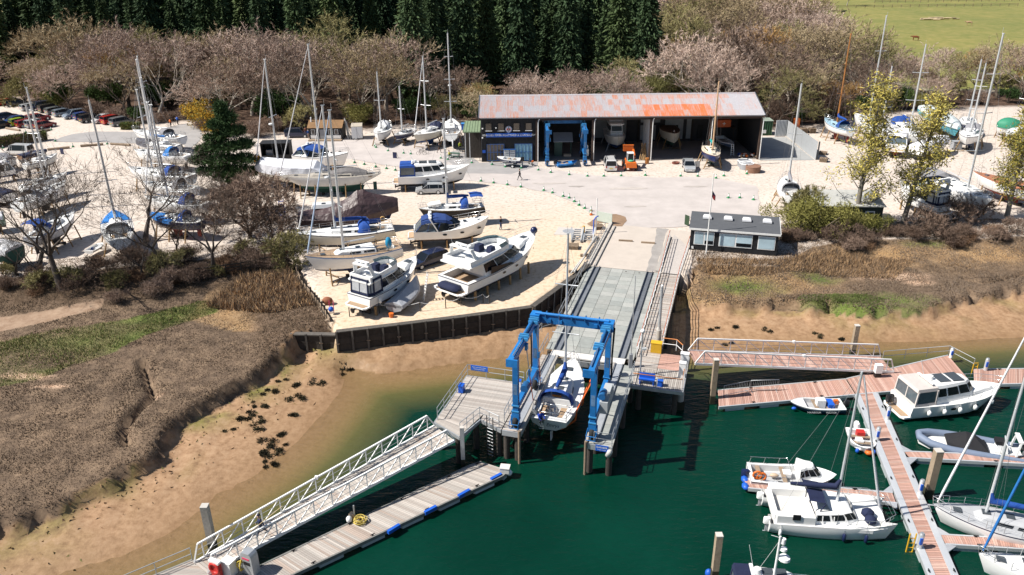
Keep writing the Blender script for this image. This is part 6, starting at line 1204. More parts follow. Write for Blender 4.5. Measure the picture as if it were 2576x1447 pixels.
for s,(x,y,lb)in enumerate(((1512,893,'white ball fender lying on the pontoon edge by the rope'),(1528,868,'buff ball fender standing against the mooring post by the rope'))):mb=MB();mb.ball((0,0,.25),(.22,.22,.26));tag(mb.build('ball_fender',(wpaint,M('buff',(.55,.42,.30),.6))[s],None,GZ('B3',x,y,PD)),lb,'fender')
mb=MB();mb.tube([(0,0,0),(0,0,1.1)],.06,6);tag(mb.build('mooring_post',galv,None,GZ('B3',1545,870,PD)),'short grey post on the pontoon edge by the yellow rope','post')
wbox('corner_box','white slanted box on the tip of the long grey pontoon','box',GZ('B3',2455,585,PD),(.7,.6,.4),M('grubby_white'),R(-10));mb=MB();mb.ball((0,0,0),(.25,.25,.25));tag(mb.build('ball_fender',wpaint,None,GZ('B3',2480,592,PD-.1)),'white ball fender on the tip of the long grey pontoon','fender')
# ---- boats afloat ---------------------------------------------------------------------
t=open_boat('small white harbour launch with navy sides moored at the barrier pontoon',('B4',1068,575),.75,('B4',1408,590),.6,WZ,navy,B=1.9,motor=blk,fb=.55,name='harbour_launch',cat='launch',wl=.0)
_,L,B,b,zs,wl=HULLS[t['label']];text('HARBOUR      MASTER',.24,wpaint,t,(-.2,B*.5+.02,.3),(math.pi/2,0,math.pi))
mb=MB();mb.box((-.3,0,zs(.5)+.1),(.7,.6,.7));mb.build('console',wpaint,t);mb=MB();mb.box((-1.1,0,zs(.5)),(.5,1.0,.4));mb.build('seat',bluep,t);mb=MB();mb.box((-1.7,-.3,zs(.2)+.05),(.35,.3,.35));mb.build('fuel_can',orange,t)
for x,y in((L*.44,.35),(L*.1,-B*.5)):mb=MB();mb.ball((x,y,.3),(.22,.14,.14));mb.build('fender',bluep,t)
t=motor_yacht('white motor cruiser with beige canopy and four white fenders moored at the wide pontoon','moored white cruiser',('B4',2425,462),1.75,('B4',1722,625),.45,WZ,True,'sedan',portlights=3,stripe=white,boot=white,canvas=M('cream_canvas',(.55,.50,.47),.8,var=.1),fbd=1.15)
_,L,B,b,zs,wl=HULLS[t['label']];fenders(t,L,b,zs,[(.22,-1),(.36,-1),(.5,-1),(.64,-1),(.82,-1)],r=.16,ln=.35);outboard(t,(-L*.47,.7,.5),0,blk,1.1)
t=open_boat('small workboat with blue fenders moored along the spine pontoon',('B5',1415,285),.5,('B5',1345,120),.5,WZ,M('workboat_grey',(.55,.56,.57),.5),B=2.0,motor=wpaint,name='workboat',cat='workboat',well=(.08,.9),seats=(.3,.62))
for q,s in((.42,.6),(.42,-.6),(-.1,1.05),(-.35,1.05)):_,L,B,b,zs,wl=HULLS[t['label']];mb=MB();mb.ball((L*q,s,.3),(.16,.16,.2));mb.build('fender',bluep,t)
mb=MB();mb.box((-.9,.1,.45),(.55,.6,.5));mb.build('crate',red,t);mb=MB();mb.box((.1,-.2,.45),(.6,.5,.3));mb.build('crate',wpaint,t);mb=MB();mb.ball((1.4,.2,.3),(.3,.3,.2));mb.build('net_heap',orange,t)
t=open_boat('white fishing boat with forward cuddy, stern rails and dark outboard',('B5',1192,462),.95,('B5',545,440),.75,WZ,white,B=2.5,motor=navy,fb=.75,name='fishing_boat',cat='fishing boat',well=(.04,.58),seats=(.12,.4),stripe=navy)
_,L,B,b,zs,wl=HULLS[t['label']];ho,at=house(t,'cuddy',white,.05*L,.36*L,.95,.6,zs(.6)-.1,zs(.6)+.95,.9,.0,.18,.5,.5);band(ho,'window',at,.4,.85,STB+PRT,trim=.1);band(ho,'windscreen',at,.35,.85,NOSE,trim=.06)
bowrail(t,L,lambda q:b(.02)if q<.02 else b(q),zs,.03,.45,.55,mid=False,name='stern_rail',n=5);mb=MB();mb.torus((-L*.42,-.6,zs(.1)+.2),.3,.08,14,6,0,'y');mb.torus((-L*.37,-.6,zs(.1)+.1),.3,.08,14,6,0,'y');mb.build('lifebuoy',orange,t)
mb=MB();mb.ball((-L*.2,.1,.5),(.35,.18,.18));mb.build('fender',M('buff'),t);mb=MB();mb.box((-L*.05,.35,.55),(.55,.6,.35));mb.build('engine_box',wpaint,t);fenders(t,L,b,zs,[(.62,-1),(.67,-1)],r=.12,ln=.35)
X,Y,rz,L=place(('B5',1590,750),WZ+1.0,('B5',668,700),WZ+.9);t=thing('catamaran','white sailing catamaran with navy boom cover moored bow to the spine pontoon','catamaran',(X,Y,WZ),rz);Bc=3.9
for s in(-1,1):
 mb,cols,b,zs=hull(L,1.25,-.3,0,1.0,.3,'sail',.07,.0,.75,[afgrn,M('pale_green',(.4,.55,.5),.5),white,white,white]);mb.v=[(x,y+s*(Bc/2-.6),z)for x,y,z in mb.v];mb.build('hull',cols,t)
mb=MB();mb.prism([(-L/2+.3,-Bc/2+.12),(L*.30,-Bc/2+.1),(L*.42,-Bc/2+.4),(L*.44,0),(L*.42,Bc/2-.4),(L*.30,Bc/2-.1),(-L/2+.3,Bc/2-.12)],.75,1.02);mb.build('bridge_deck',deckw,t)
for y in(-1.45,1.45):mb=MB();mb.box((-L*.30,y,1.32),(L*.30,.55,.6));mb.build('cockpit_bench',deckw,t)
mb=MB();mb.box((-L*.45,0,1.25),(.25,2.9,.5));mb.build('stern_bench',deckw,t);mb=MB();mb.box((-L*.28,0,1.035),(L*.28,2.2,.03));mb.build('cockpit_floor',M('cockpit_cream',(.62,.60,.56),.7),t)
ho,at=house(t,'cabin',white,-L*.14,L*.22,1.55,1.3,1.0,1.75,.6,.0,.2,.25,.8);band(ho,'window',at,.3,.8,[(9,8),(8,7),(0,1),(1,2)],trim=.08);band(ho,'windscreen',at,.3,.85,NOSE,trim=.05)
for i in range(3):mb=MB();x=-L*.09+i*L*.09;mb.beam((x,-1.56+.01*i,1.2),(x,-1.47+.01*i,1.62),.05,.05);mb.build('window_bar',white,ho)
mb=MB();mb.loft([[(-L*.07,y,2.6-.15*abs(y))for y in(-1.15,-.6,0,.6,1.15)],[(-L*.2,y,2.75-.15*abs(y))for y in(-1.15,-.6,0,.6,1.15)],],0,False,(False,False));mb.build('bimini',navyc,t);mb=MB()
for s in(-1.15,1.15):mb.tube([(-L*.2,s,2.6),(-L*.13,s,1.3),(-L*.07,s,2.4)],.05,5)
mb.build('bimini_frame',navyc,t);mb=MB();mb.add([(-L*.02,-1.1,1.75),(-L*.02,1.1,1.75),(-L*.07,1.1,2.4),(-L*.07,-1.1,2.4)],[(0,1,2,3)]);mb.build('spray_screen',clear,t)
wx,wy=l2w(t,L*.06,0);zt=height_at(wx,wy,935)-WZ;mb=MB();mb.tube([(L*.06,0,1.7),(L*.06,0,zt)],[.1,.075],8);ms_=mb.build('mast',alu,t)
mb=MB();mb.tube([(L*.05,0,2.7),(-L*.33,0,2.95)],.07,6);bo=mb.build('boom',alu,t);mb=MB();mb.tube([(L*.06,0,3.6),(L*.03,0,3.0),(-L*.12,0,3.0),(-L*.33,0,3.05)],[.1,.22,.2,.1],8);mb.build('sail_cover',navyc,bo)
mb=MB()
for p in((L*.44,0,1.1),(-L*.45,1.6,1.3),(-L*.45,-1.6,1.3),(L*.02,1.7,1.1),(L*.02,-1.7,1.1)):mb.tube([p,(L*.06,0,zt)],.011,3)
mb.build('rigging',wire,t);mb=MB();mb.tube([(L*.43,0,1.2),(L*.40,0,1.6),(L*.08,0,zt-.3)],[.05,.09,.05],6);mb.build('furled_genoa',whitec,t)
mb=MB();mb.ball((L*.30,-.4,1.3),(.45,.4,.32));mb.ball((L*.3,-1.1,1.3),(.42,.4,.3));mb.build('deck_covers',navyc,t)
bowrail(t,L*.98,lambda q:Bc/2-.15-max(0,q-.85)*6,lambda q:1.05,.62,.99,.65);fenders(t,L,lambda q:Bc/2-.05,lambda q:1.0,[(.08,-1)],wpaint,.11,.4);fenders(t,L,lambda q:Bc/2-.05,lambda q:1.0,[(.58,-1),(.75,-1)],navy,.12,.5)
for s in(-1.3,1.3):outboard(t,(-L/2-.05,s,.45),0,wpaint,.8)
mb=MB();mb.box((-L*.30,-1.75,1.6),(.5,.08,.4));mb.build('rail_bag',blk,t)
X,Y,rz,L=place(('B5',1788,165),WZ+.7,('B5',2560,300),WZ+.5);t=thing('inflatable_boat','long grey inflatable with a black tent cover moored at the upper right finger','inflatable boat',(X,Y,WZ),rz);mb=MB()
P=[(-L*.5,-1.05,.45),(-L*.1,-1.15,.45),(L*.2,-1.1,.5),(L*.38,-.8,.6),(L*.48,-.25,.72),(L*.48,.25,.72),(L*.38,.8,.6),(L*.2,1.1,.5),(-L*.1,1.15,.45),(-L*.5,1.05,.45)]
mb.tube(P,[.18]+[.3]*8+[.18],10);mb.build('tube',M('tube_grey',(.16,.20,.28),.6,var=.1),t);mb=MB();mb.prism([(p[0],p[1])for p in P],.1,.4);mb.build('hull',deckw,t)
mb=MB();mb.loft([[(x,-.95,.6),(x,-.3*k-.1,.6+h),(x,.3*k+.1,.6+h),(x,.95,.6)]for x,h,k in((L*.22,.15,1),(L*.05,.95,.3),(-L*.02,.9,.3),(-L*.17,.1,1))],0,False,(True,True));mb.build('tent_cover',blackc,t)
mb=MB();mb.box((-L*.3,0,.8),(.9,.8,.7),taper=(.7,.8));mb.build('console',wpaint,t);mb=MB();mb.box((-L*.3+.2,0,1.25),(.6,.7,.3));mb.build('console_cover',blackc,t);mb=MB()
for s in(-.8,.8):mb.beam((-L*.42,s,.6),(-L*.44,s*.8,1.7),.18,.12)
mb.box((-L*.44,0,1.75),(.3,1.4,.12));mb.build('roll_bar',wpaint,t);outboard(t,(-L*.53,.35,.4),0,blk);outboard(t,(-L*.53,-.35,.4),0,blk);fenders(t,L,lambda q:1.35,lambda q:.7,[(.56,-1)],wpaint,.09,.25)
t=sail_yacht('grey decked white yacht with blue sail cover moored above the lower right finger','',('B5',1905,672),('B5',2950,900),z=WZ,afloat=True,zb=1.45,zsn=1.15,hullc=white,stripe=navy,deckm=deckg,boomc=bluec,mast=(2660,720),mast_at=.62,genoa=whitec,radar=False,wheel=True,spread=2)
_,L,B,b,zs,wl=HULLS[t['label']];fenders(t,L,b,zs,[(.6,-1),(.5,-1)],M('teal_fender',(.05,.16,.26),.5),.14,.6);mb=MB();mb.tube([(L*.47,.1,zs(1)-.05),(L*.54,.1,zs(1)-.1)],.05,5);mb.beam((L*.53,.1,zs(1)-.1),(L*.50,.1,zs(1)-.6),.12,.06);mb.build('anchor',galv,t)
sail_yacht('white yacht with blue furled headsail at the bottom right corner','',('B5',2240,1035),('B5',3200,1260),z=WZ,afloat=True,zb=1.45,zsn=1.15,hullc=white,boot=M('green_line',(.05,.35,.25),.5),stripe=white,genoa=brightblue,mast=(2780,700),mast_at=.6)
t=motor_yacht('motor cruiser with radar mast mostly below the bottom edge','',('B5',1160,1330),1.6,('B5',330,1390),.45,WZ,True,'sedan',portlights=0,canvas=navyc)
_,L,B,b,zs,wl=HULLS[t['label']]
p=GZ('B5',722,1262,WZ+2.2);lx,ly=w2l(t,p.x,p.y);zt=height_at(p.x,p.y,V('B5',728,915)[1])-WZ
mb=MB();mb.tube([(lx,ly,1.5),(lx,ly,zt)],[.09,.06],8);ms_=mb.build('signal_mast',wpaint,t)
for f,r_,dx in((.92,.13,.22),(.78,.2,.3),(.62,.34,.42)):zq=1.6+(zt-1.6)*f;mb=MB();hh=.34 if r_<.15 else.16;mb.tube([(lx+dx,ly,zq-hh/2),(lx+dx,ly,zq+hh/2)],[r_,r_*.9],12);mb.box((lx+dx/2,ly,zq-hh/2),(dx,.08,.06));mb.build('radar_dome',wpaint,ms_)
mb=MB();mb.tube([(lx,ly,zt-.1),(lx-.5,ly,zt+.05)],.02,4);mb.tube([(lx,ly,zt-.3),(lx-1.6,ly,1.6)],.012,3);mb.build('stay',wpaint,ms_)
mb=MB();mb.ball((0,0,.1),(.25,.25,.3));tag(mb.build('ball_fender',bluep,None,GZ('B5',248,1195,WZ)),'blue ball fender floating beside the lone pile at the bottom','fender')
# ---- harbour office and small buildings ---------------------------------------------
A=G(1733,636,-.45);Bp=G(1951,654,-.45);d=Bp-A;rz=math.atan2(d.y,d.x);Wc=d.length;Dc=4.6;Hc=3.0
t=thing('harbour_office','black timber harbour office with grey flat roof and wide white windows','office',A,rz)
bt=M('black_boarding',(.014,.015,.018),.7,var=.3);mb=MB()
for i in range(int(Wc/.2)):mb2=MB();mb2.box((.1+i*Wc/int(Wc/.2),-.0,Hc/2),(Wc/int(Wc/.2)-.015,.06,Hc));mb2.build('board',bt,t)
mb=MB();mb.box((Wc/2,Dc/2+.04,Hc/2),(Wc,Dc,Hc));mb.build('wall',bt,t)
mb=MB();mb.loft([[(-.2,-.25,Hc),(Wc+.2,-.25,Hc),(Wc+.2,Dc+.2,Hc+.4),(-.2,Dc+.2,Hc+.4)],[(-.2,-.25,Hc+.16),(Wc+.2,-.25,Hc+.16),(Wc+.2,Dc+.2,Hc+.56),(-.2,Dc+.2,Hc+.56)]],0);rf=mb.build('roof',M('felt_roof',(.085,.09,.10),.9,var=.15,scale=1.5),t)
mb=MB();mb.beam((-.22,-.28,Hc+.07),(Wc+.22,-.28,Hc+.07),.05,.22);mb.build('fascia',wpaint,t);mb=MB();mb.beam((Wc+.22,-.28,Hc+.07),(Wc+.22,Dc+.2,Hc+.47),.05,.22);mb.build('fascia',wpaint,t)
for x in(1.7,4.1,6.2,8.5):
 mb=MB();mb.loft([[(x+a*k,Dc*.62+b_*k,Hc+.56+dz)for a,b_ in((-.5,-.35),(.5,-.35),(.5,.35),(-.5,.35))]for k,dz in((1,-.1),(1,.08),(.8,.26),(.4,.32))],0);mb.build('roof_dome',M('opal_dome',(.72,.72,.74),.3),rf)
blind=M('window_blind',(.42,.55,.62),.25,var=.25,scale=.8)
for x0,x1,n in((.43,2.7,2),(3.25,6.95,2),(7.55,9.45,1)):
 f=MB();f.box(((x0+x1)/2,-.05,1.95),(x1-x0,.08,1.6));fo=f.build('window',wpaint,t)
 for i in range(n):
  a,b_=x0+(x1-x0)*i/n+.09,x0+(x1-x0)*(i+1)/n-.09;p=MB();p.box(((a+b_)/2,-.1,1.95),(b_-a,.02,1.4));p.build('pane',blind,fo)
  if i==1:p=MB();p.box(((a+b_)/2,-.115,1.5),(b_-a,.012,.42));p.build('open_pane',glass,fo)
mb=MB();mb.box((5.2,-.06,2.87),(5.0,.05,.24));sb=mb.build('sign_board',navy,t);text('HARBOUR MASTER',.26,wpaint,sb,(5.2,-.1,2.87),(math.pi/2,0,0))
mb=MB();mb.box((.35,-.1,.75),(.25,.1,.3));mb.build('meter_box',wpaint,t);mb=MB();mb.box((Wc*.5,-.12,-.35),(Wc*.98,.2,.7));mb.build('plinth',dark_w,t)
p=GZ('B6',385,472,-.35);t=thing('flagpole','white flagpole in front of the harbour office','flagpole',p);zt=height_at(p.x,p.y,440)+.35;mb=MB();mb.tube([(0,0,-.4),(0,0,zt)],[.09,.045],8);mb.build('pole',wpaint,t);mb=MB();mb.ball((0,0,zt+.06),.09);mb.build('finial',wpaint,t)
mb=MB();mb.box((0,0,.1),(.5,.5,.5));mb.build('base_block',conc,t)
zf=height_at(p.x,p.y,480)+.35;mb=MB();mb.loft([[(.06+.08*i,.06*math.sin(i*1.7),zf-k*(.7+.07*math.sin(i))-.12*i)for k in(0,1)]for i in range(6)],0,False,(False,False));fl=mb.build('flag',M('ensign_red',(.35,.04,.04),.8),t)
mb=MB();mb.loft([[(.06+.08*i,.06*math.sin(i*1.7)-.015,zf-k-.12*i)for k in(0,.32)]for i in range(4)],0,False,(False,False));mb.build('flag_canton',navy,fl)
A=G(2052,570,0);Bp=G(2214,572,0);d=Bp-A;t=thing('green_shed','dark green shed with white framed windows behind the willow bushes','shed',A,math.atan2(d.y,d.x));Wc=d.length
mb=MB();mb.box((Wc/2,2.2,1.35),(Wc,4.4,2.7));mb.build('wall',M('shed_green',(.02,.035,.028),.7,var=.3),t);mb=MB();mb.loft([[(-.2,-.3,2.7),(Wc+.2,-.3,2.7),(Wc+.2,4.7,3.3),(-.2,4.7,3.3)],[(-.2,-.3,2.82),(Wc+.2,-.3,2.82),(Wc+.2,4.7,3.42),(-.2,4.7,3.42)]],0);mb.build('roof',M('lichen_roof',(.36,.36,.34),.8,var=.25,scale=1.5),t)
for x in(Wc*.33,Wc*.8):
 f=MB();f.box((x,-.04,1.6),(1.15,.1,1.0));fo=f.build('window',wpaint,t);p_=MB();p_.box((x,-.1,1.6),(.9,.02,.75));p_.build('pane',glass,fo)
mb=MB();mb.ball((0,0,.6),(1.9,1.3,.8),10,6);o=mb.build('tarpaulin_heap',M('blue_tarp',(.02,.22,.50),.5,var=.2,bump=1.0,bscale=3),None,GZ('8',910,1165,2.2));o.location.z=.2;tag(o,'crumpled bright blue tarpaulin over a round tank behind the green shed','tarpaulin')
c=G(*V('3',1300,1160),0);t=thing('office_hut','small black hut with brown mossy roof and white sign boards','hut',(c.x,c.y,0),R(-2));mb=MB();mb.box((0,1.6,1.15),(6.0,3.2,2.3));mb.build('wall',bt,t)
mb=MB();mb.loft([[(x,-.3,2.25),(x,1.6,3.35),(x,3.5,2.25),(x,1.6,3.2)]for x in(-3.2,3.2)],0);mb.build('roof',M('mossy_roof',(.20,.115,.055),.9,var=.4,scale=1.2),t);mb=MB();mb.tube([(-2.7,1.2,3.0),(-2.7,1.2,3.9)],.12,8);mb.build('flue',wpaint,t)
for x in(-2.2,.9,2.0):f=MB();f.box((x,-.03,1.5),(.7,.06,.9));fo=f.build('window',wpaint,t);p_=MB();p_.box((x,-.07,1.5),(.55,.02,.75));p_.build('pane',wdark,fo)
mb=MB();mb.box((-.6,-.03,1.0),(.8,.06,1.9));mb.build('door',greyp,t)
for x,w_,tx in((1.5,2.6,'PAINTINGS & GIFTS'),(-2.2,1.0,'OPEN')):mb=MB();mb.box((x,-.06,.6),(w_,.04,.6));mb.build('sign_board',wpaint,t)
mb=MB();mb.box((0,-.6,.12),(6.0,1.0,.2));mb.build('deck',wood,t)
t=thing('spar_stack','sheaf of pale spars leaning on the right end of the small hut','spars',(c.x+4.0,c.y+.5,0));r_=random.Random(8)
for i in range(9):mb=MB();mb.tube([(r_.uniform(-.1,1.3),r_.uniform(-.4,.4),0),(-.6+r_.uniform(-.2,.3),1.2,3.2+r_.uniform(-.4,.4))],.06,5);mb.build('spar',M('pale_spar',(.5,.48,.45),.6,var=.3),t)
c=G(*V('3',1705,1150),0);t=thing('box_trailer','white box trailer beside the small black hut','trailer',c,R(8));mb=MB();mb.box((0,1.0,1.35),(1.9,3.0,2.1));mb.build('body',wpaint,t);mb=MB();mb.box((0,1,2.43),(2.0,3.1,.06));mb.build('roof',M('buff_roof',(.45,.40,.33),.8),t);mb=MB();mb.box((0,-.52,1.35),(.05,.03,1.9));mb.build('door_seam',greyp,t)
for s in(-1,1):mb=MB();mb.tube([(s*.95-.08,1,.3),(s*.95+.08,1,.3)],.3,12);mb.build('wheel',rubber,t)
mb=MB();mb.beam((0,-.5,.35),(-.5,-1.6,.3),.1,.1);mb.build('drawbar',galv,t)
c=G(*V('3',660,1405),0);t=thing('open_store','black open fronted store in the shade beside the pine','store shed',c,R(4));mb=MB();mb.box((0,2.4,1.3),(4.7,.1,2.6));mb.build('wall',bt,t)
for x in(-2.3,2.3):mb=MB();mb.box((x,1.17,1.3),(.1,2.36,2.6));mb.build('wall',bt,t)
mb=MB();mb=MB();mb.box((0,1.2,2.64),(4.9,2.6,.08));mb.build('roof',bt,t);mb=MB();mb.box((0,.05,.35),(4.6,.08,.7));mb.build('low_front',bt,t)
mb=MB();mb.box((-1.2,1.2,.9),(1.0,.9,.9));mb.build('tank',greyp,t)
wbox('grit_bin','orange yellow grit bin beside the dark pine','bin',GZ('3',415,1432),(.9,.7,.75),M('grit_yellow',(.62,.26,.02),.5),0)
# ---- vehicles ---------------------------------------------------------------------------
CARM={}
def car_meshes(style):
 if style in CARM:return CARM[style]
 L,W,H,hood,ws,rt,rl={'hatch':(4.0,1.74,1.46,.95,.75,.3,.12),'estate':(4.6,1.8,1.48,1.1,.8,.35,.1),'suv':(4.5,1.86,1.68,1.0,.65,.25,.08),'saloon':(4.5,1.78,1.42,1.15,.8,.55,.65),'van':(4.6,1.85,1.85,.75,.6,.06,.04),'mpv':(4.3,1.8,1.62,.8,.95,.25,.1)}[style]
 b0=.88 if style!='suv'else 1.0;w_=W/2;xf,xr=L/2,-L/2
 st=[(xf,.55,.62,.8),(xf-.12,.72,.72,.92),(xf-hood*.5,b0-.06,b0-.06,.98),(xf-hood,b0,b0+.02,1),(xf-hood-ws,b0+.02,H-.03,1),(xf-hood-ws-.35,b0+.02,H,1),(xr+rt+rl+.3,b0+.03,H-.02,1),(xr+rl+.02,b0+.03,H-.1 if rl<.3 else H-.1,1),(xr+(.02 if rl<.3 else rl*.98),b0+.04,b0+.1,.98),(xr,b0-.08,b0-.06,.93),(xr+.02,.42,.45,.9)]
 if style=='saloon':st[7]=(xr+rl+rt,b0+.03,H-.12,1);st[8]=(xr+rl,b0+.03,b0+.06,.98)
 def ring(x,bl,tp,k):wt=w_*k*(.97 if tp-bl<.2 else.78);return[(x,-w_*k*.9,.24),(x,-w_*k,.48),(x,-w_*k*.97,bl),(x,-wt,tp),(x,wt,tp),(x,w_*k*.97,bl),(x,w_*k,.48),(x,w_*k*.9,.24)]
 RG=[ring(*s)for s in st];body,gl=MB(),MB();side,wind,rear=MB(),MB(),MB()
 for i in range(len(RG)-1):
  for j in range(7):
   q=[RG[i][j],RG[i][j+1],RG[i+1][j+1],RG[i+1][j]];tgt=body
   if j in(2,4)and 3<=i<=7:tgt=side if not(style=='van'and i>5)else body
   if j==3 and i==3:tgt=wind
   if j==3 and i==7:tgt=rear
   tgt.add(q,[(3,2,1,0)],0,tgt is body)
 body.add(RG[0],[tuple(range(8))]);body.add(RG[-1],[tuple(reversed(range(8)))]);body.add([RG[i][j]for i in range(len(RG))for j in(0,7)],[(2*i,2*i+1,2*i+3,2*i+2)for i in range(len(RG)-1)])
 for s in(2,5):
  o=3 if s==2 else 4;sg=-1 if s==2 else 1
  for i in(4,5,6,7):a,c_=Vector(RG[i][s]),Vector(RG[i][o]);body.beam(a+Vector((0,sg*.01,0)),c_+Vector((0,sg*.01,0)),.07,.04)
  body.beam(RG[3][s],RG[4][o],.06,.06);body.beam(RG[8][s],RG[7][o],.08,.06)
 ty=MB();ty.tube([(0,-.1,0),(0,-.07,0),(0,.07,0),(0,.1,0)],[.27,.32,.32,.27],16);ri=MB();ri.tube([(0,-.105,0),(0,.105,0)],.2,10)
 hl=MB();hl.box((0,0,0),(.1,.34,.14));tl=MB();tl.box((0,0,0),(.08,.22,.26));npl=MB();npl.box((0,0,0),(.03,.5,.11));mir=MB();mir.box((0,0,0),(.12,.2,.13))
 CARM[style]=dict(dim=(L,W,H,xf-hood),body=body.mesh('body',blk),side_windows=side.mesh('side_windows',glass),windscreen=wind.mesh('windscreen',glass),rear_window=rear.mesh('rear_window',glass),tyre=ty.mesh('tyre',rubber),rim=ri.mesh('rim',alu),headlight=hl.mesh('headlight',M('lamp_clear',(.7,.72,.75),.1,var=0)),taillight=tl.mesh('tail_light',M('lamp_red',(.35,.01,.01),.2,var=0)),plate=npl.mesh('number_plate',M('plate_yellow',(.62,.45,.03),.5,var=0)),wplate=npl.mesh('number_plate',wpaint),mirror=mir.mesh('mirror',blk));return CARM[style]
def car(style,col,label,pos,rz,name=None,group=None):
 m=car_meshes(style);L,W,H,xc=m['dim'];t=thing(name or('parked_van'if style=='van'else 'parked_car'),label,'van'if style=='van'else 'car',pos,rz,group)
 pm=M('car_%s'%'_'.join('%02d'%int(c*99)for c in col),col,.25,.25 if max(col)>.2 else 0,var=.04,coat=.6)
 o=ob('body',m['body'],t);o.material_slots[0].link='OBJECT';o.material_slots[0].material=pm
 for k in('side_windows','windscreen','rear_window'):ob(k,m[k],t)
 for x in(L/2-.78,-L/2+.78):
  for s in(-1,1):w_=ob('wheel',m['tyre'],t,(x,s*(W/2-.09),.32));ob('rim',m['rim'],w_)
 for s in(-1,1):ob('headlight',m['headlight'],t,(L/2-.1,s*W*.34,.66));ob('tail_light',m['taillight'],t,(-L/2+.04,s*W*.4,.82));ob('mirror',m['mirror'],t,(xc-.2,s*(W/2+.06),.98))
 ob('number_plate',m['plate'],t,(-L/2-.005,0,.6));ob('number_plate',m['wplate'],t,(L/2+.0,0,.45));return t
CP='cars in the car park'
RDk,NV,BK,GY,SV,LB,WH,LM,DR,BL=(.38,.015,.012),(.012,.018,.05),(.012,.012,.014),(.12,.13,.14),(.42,.44,.46),(.22,.27,.33),(.66,.66,.66),(.28,.40,.03),(.20,.012,.02),(.02,.06,.22)
a1=R(52)
for st,c_,lb,x,y,rz_ in(('hatch',RDk,'red car at the far left end of the row under the trees',45,405,a1),('estate',BK,'black car next to the red one at the far left under the trees',195,420,a1-.5),('hatch',SV,'small silver car in front of the big dark van',345,470,a1),('van',NV,'big dark van with pale nose, tallest in the row under the trees',490,465,a1+math.pi-.1),('suv',BK,'black off-roader just right of the dark van',600,490,a1),('estate',GY,'dark grey estate in the row under the trees, right of the black off-roader',690,515,a1),('estate',LB,'pale silver estate car in the row under the trees',790,540,a1),('suv',LB,'silver blue off-roader parked nose out towards the camera',915,570,a1+math.pi),('hatch',BL,'mid blue hatchback right of the nose out off-roader',1035,585,a1),('suv',BK,'black car with tinted glass beside the white people carrier',1130,620,a1),('mpv',WH,'white people carrier parked nose out',1290,630,a1+math.pi),('suv',RDk,'bright red car between the white people carrier and a grey one',1415,640,a1),('suv',GY,'grey off-roader at the lane end of the row under the trees',1530,665,a1),('hatch',NV,'dark navy car at the back of the second car park row',50,590,a1),('hatch',BL,'royal blue hatchback in the second car park row',130,645,a1+math.pi),('hatch',LM,'lime green hatchback in the second car park row',215,665,a1),('hatch',DR,'crimson car beside the lime green hatchback',300,685,a1),('estate',DR,'dark red estate behind the crimson car',440,610,a1),('mpv',SV,'silver people carrier at the end of the second car park row',430,690,a1),('hatch',DR,'maroon car nearest the hedge end',530,700,a1+.1),('hatch',BK,'dark car cut off by the left edge',-25,700,a1)):
 p=GZ('1',x,y);car(st,c_,lb,(p.x,p.y+1.6,0),rz_,group=CP)
p=GZ('1',215,1045);car('van',WH,'white panel van beside the pale grey covered boat',(p.x,p.y+1.0,0),R(172))
p=GZ('H',428,600);t=car('hatch',SV,'silver hatchback with raised tailgate behind the black hulled yacht',(p.x,p.y+.9,0),R(184));mb=MB();mb.box((-2.15,0,1.75),(.75,1.3,.08),ry=R(-15));mb.build('tailgate',M('car_41_43_45'),t)
p=GZ('5',1430,745);car('estate',NV,'dark navy estate parked between the two big motor yachts',(p.x,p.y+.8,0),R(222))
p=GZ('3',920,1140);car('suv',NV,'dark blue off-roader beside the small black hut',(p.x,p.y+1.2,0),R(2))
p=GZ('6',2155,1225);t=car('van',WH,'white van with roof bars parked tail out before the shed',(p.x,p.y+2.2,0),R(88));mb=MB()
for s in(-.6,.6):mb.tube([(-1.6,s,1.95),(.8,s,1.95)],.03,5)
mb.build('roof_bars',blk,t);mb=MB();mb.box((-2.2,0,1.35),(.06,1.25,.5));mb.build('dark_tail_window',glass,t)
p=GZ('7',1140,1240);t=car('hatch',SV,'silver car with an open door in front of the third shed bay',(p.x,p.y+2.0,0),R(-95));mb=MB();mb.box((-.1,1.25,.75),(.08,.95,.6),rz=R(20));mb.box((-.1,1.25,1.2),(.05,.8,.3),rz=R(20));mb.build('open_door',M('car_41_43_45'),t)
p=GZ('7',270,1215);t=thing('telehandler','orange telescopic handler beside the white van','forklift',(p.x,p.y+1.8,0),R(90));mb=MB();mb.box((0,0,.95),(3.2,1.3,.7),taper=(.95,.9));mb.box((-1.5,0,.95),(.8,1.7,.8),taper=(.8,.9));mb.build('chassis',orange,t)
mb=MB();mb.loft([[(x,y,1.3)for x,y in((-.6,-.5),(.5,-.5),(.5,.5),(-.6,.5))],[(x,y,2.45)for x,y in((-.5,-.42),(.4,-.42),(.4,.42),(-.5,.42))]],0);cb=mb.build('cab',glass,t);mb=MB();mb.box((-.05,0,2.5),(1.1,1.0,.09));mb.build('cab_roof',wpaint,cb);mb=MB()
for sx,sy in((-1,-1),(-1,1),(1,-1),(1,1)):mb.beam((-.05+sx*.55,sy*.5,1.3),(-.05+sx*.45,sy*.43,2.46),.09,.09)
mb.build('cab_frame',wpaint,cb);mb=MB();mb.beam((.3,-.75,1.6),(2.2,-.75,2.4),.3,.35);mb.build('boom',orange,t);mb=MB();mb.box((2.4,0,2.6),(.25,1.6,.9));mb.box((2.4,0,3.1),(.3,1.7,.12));mb.build('fork_carriage',orange,t)
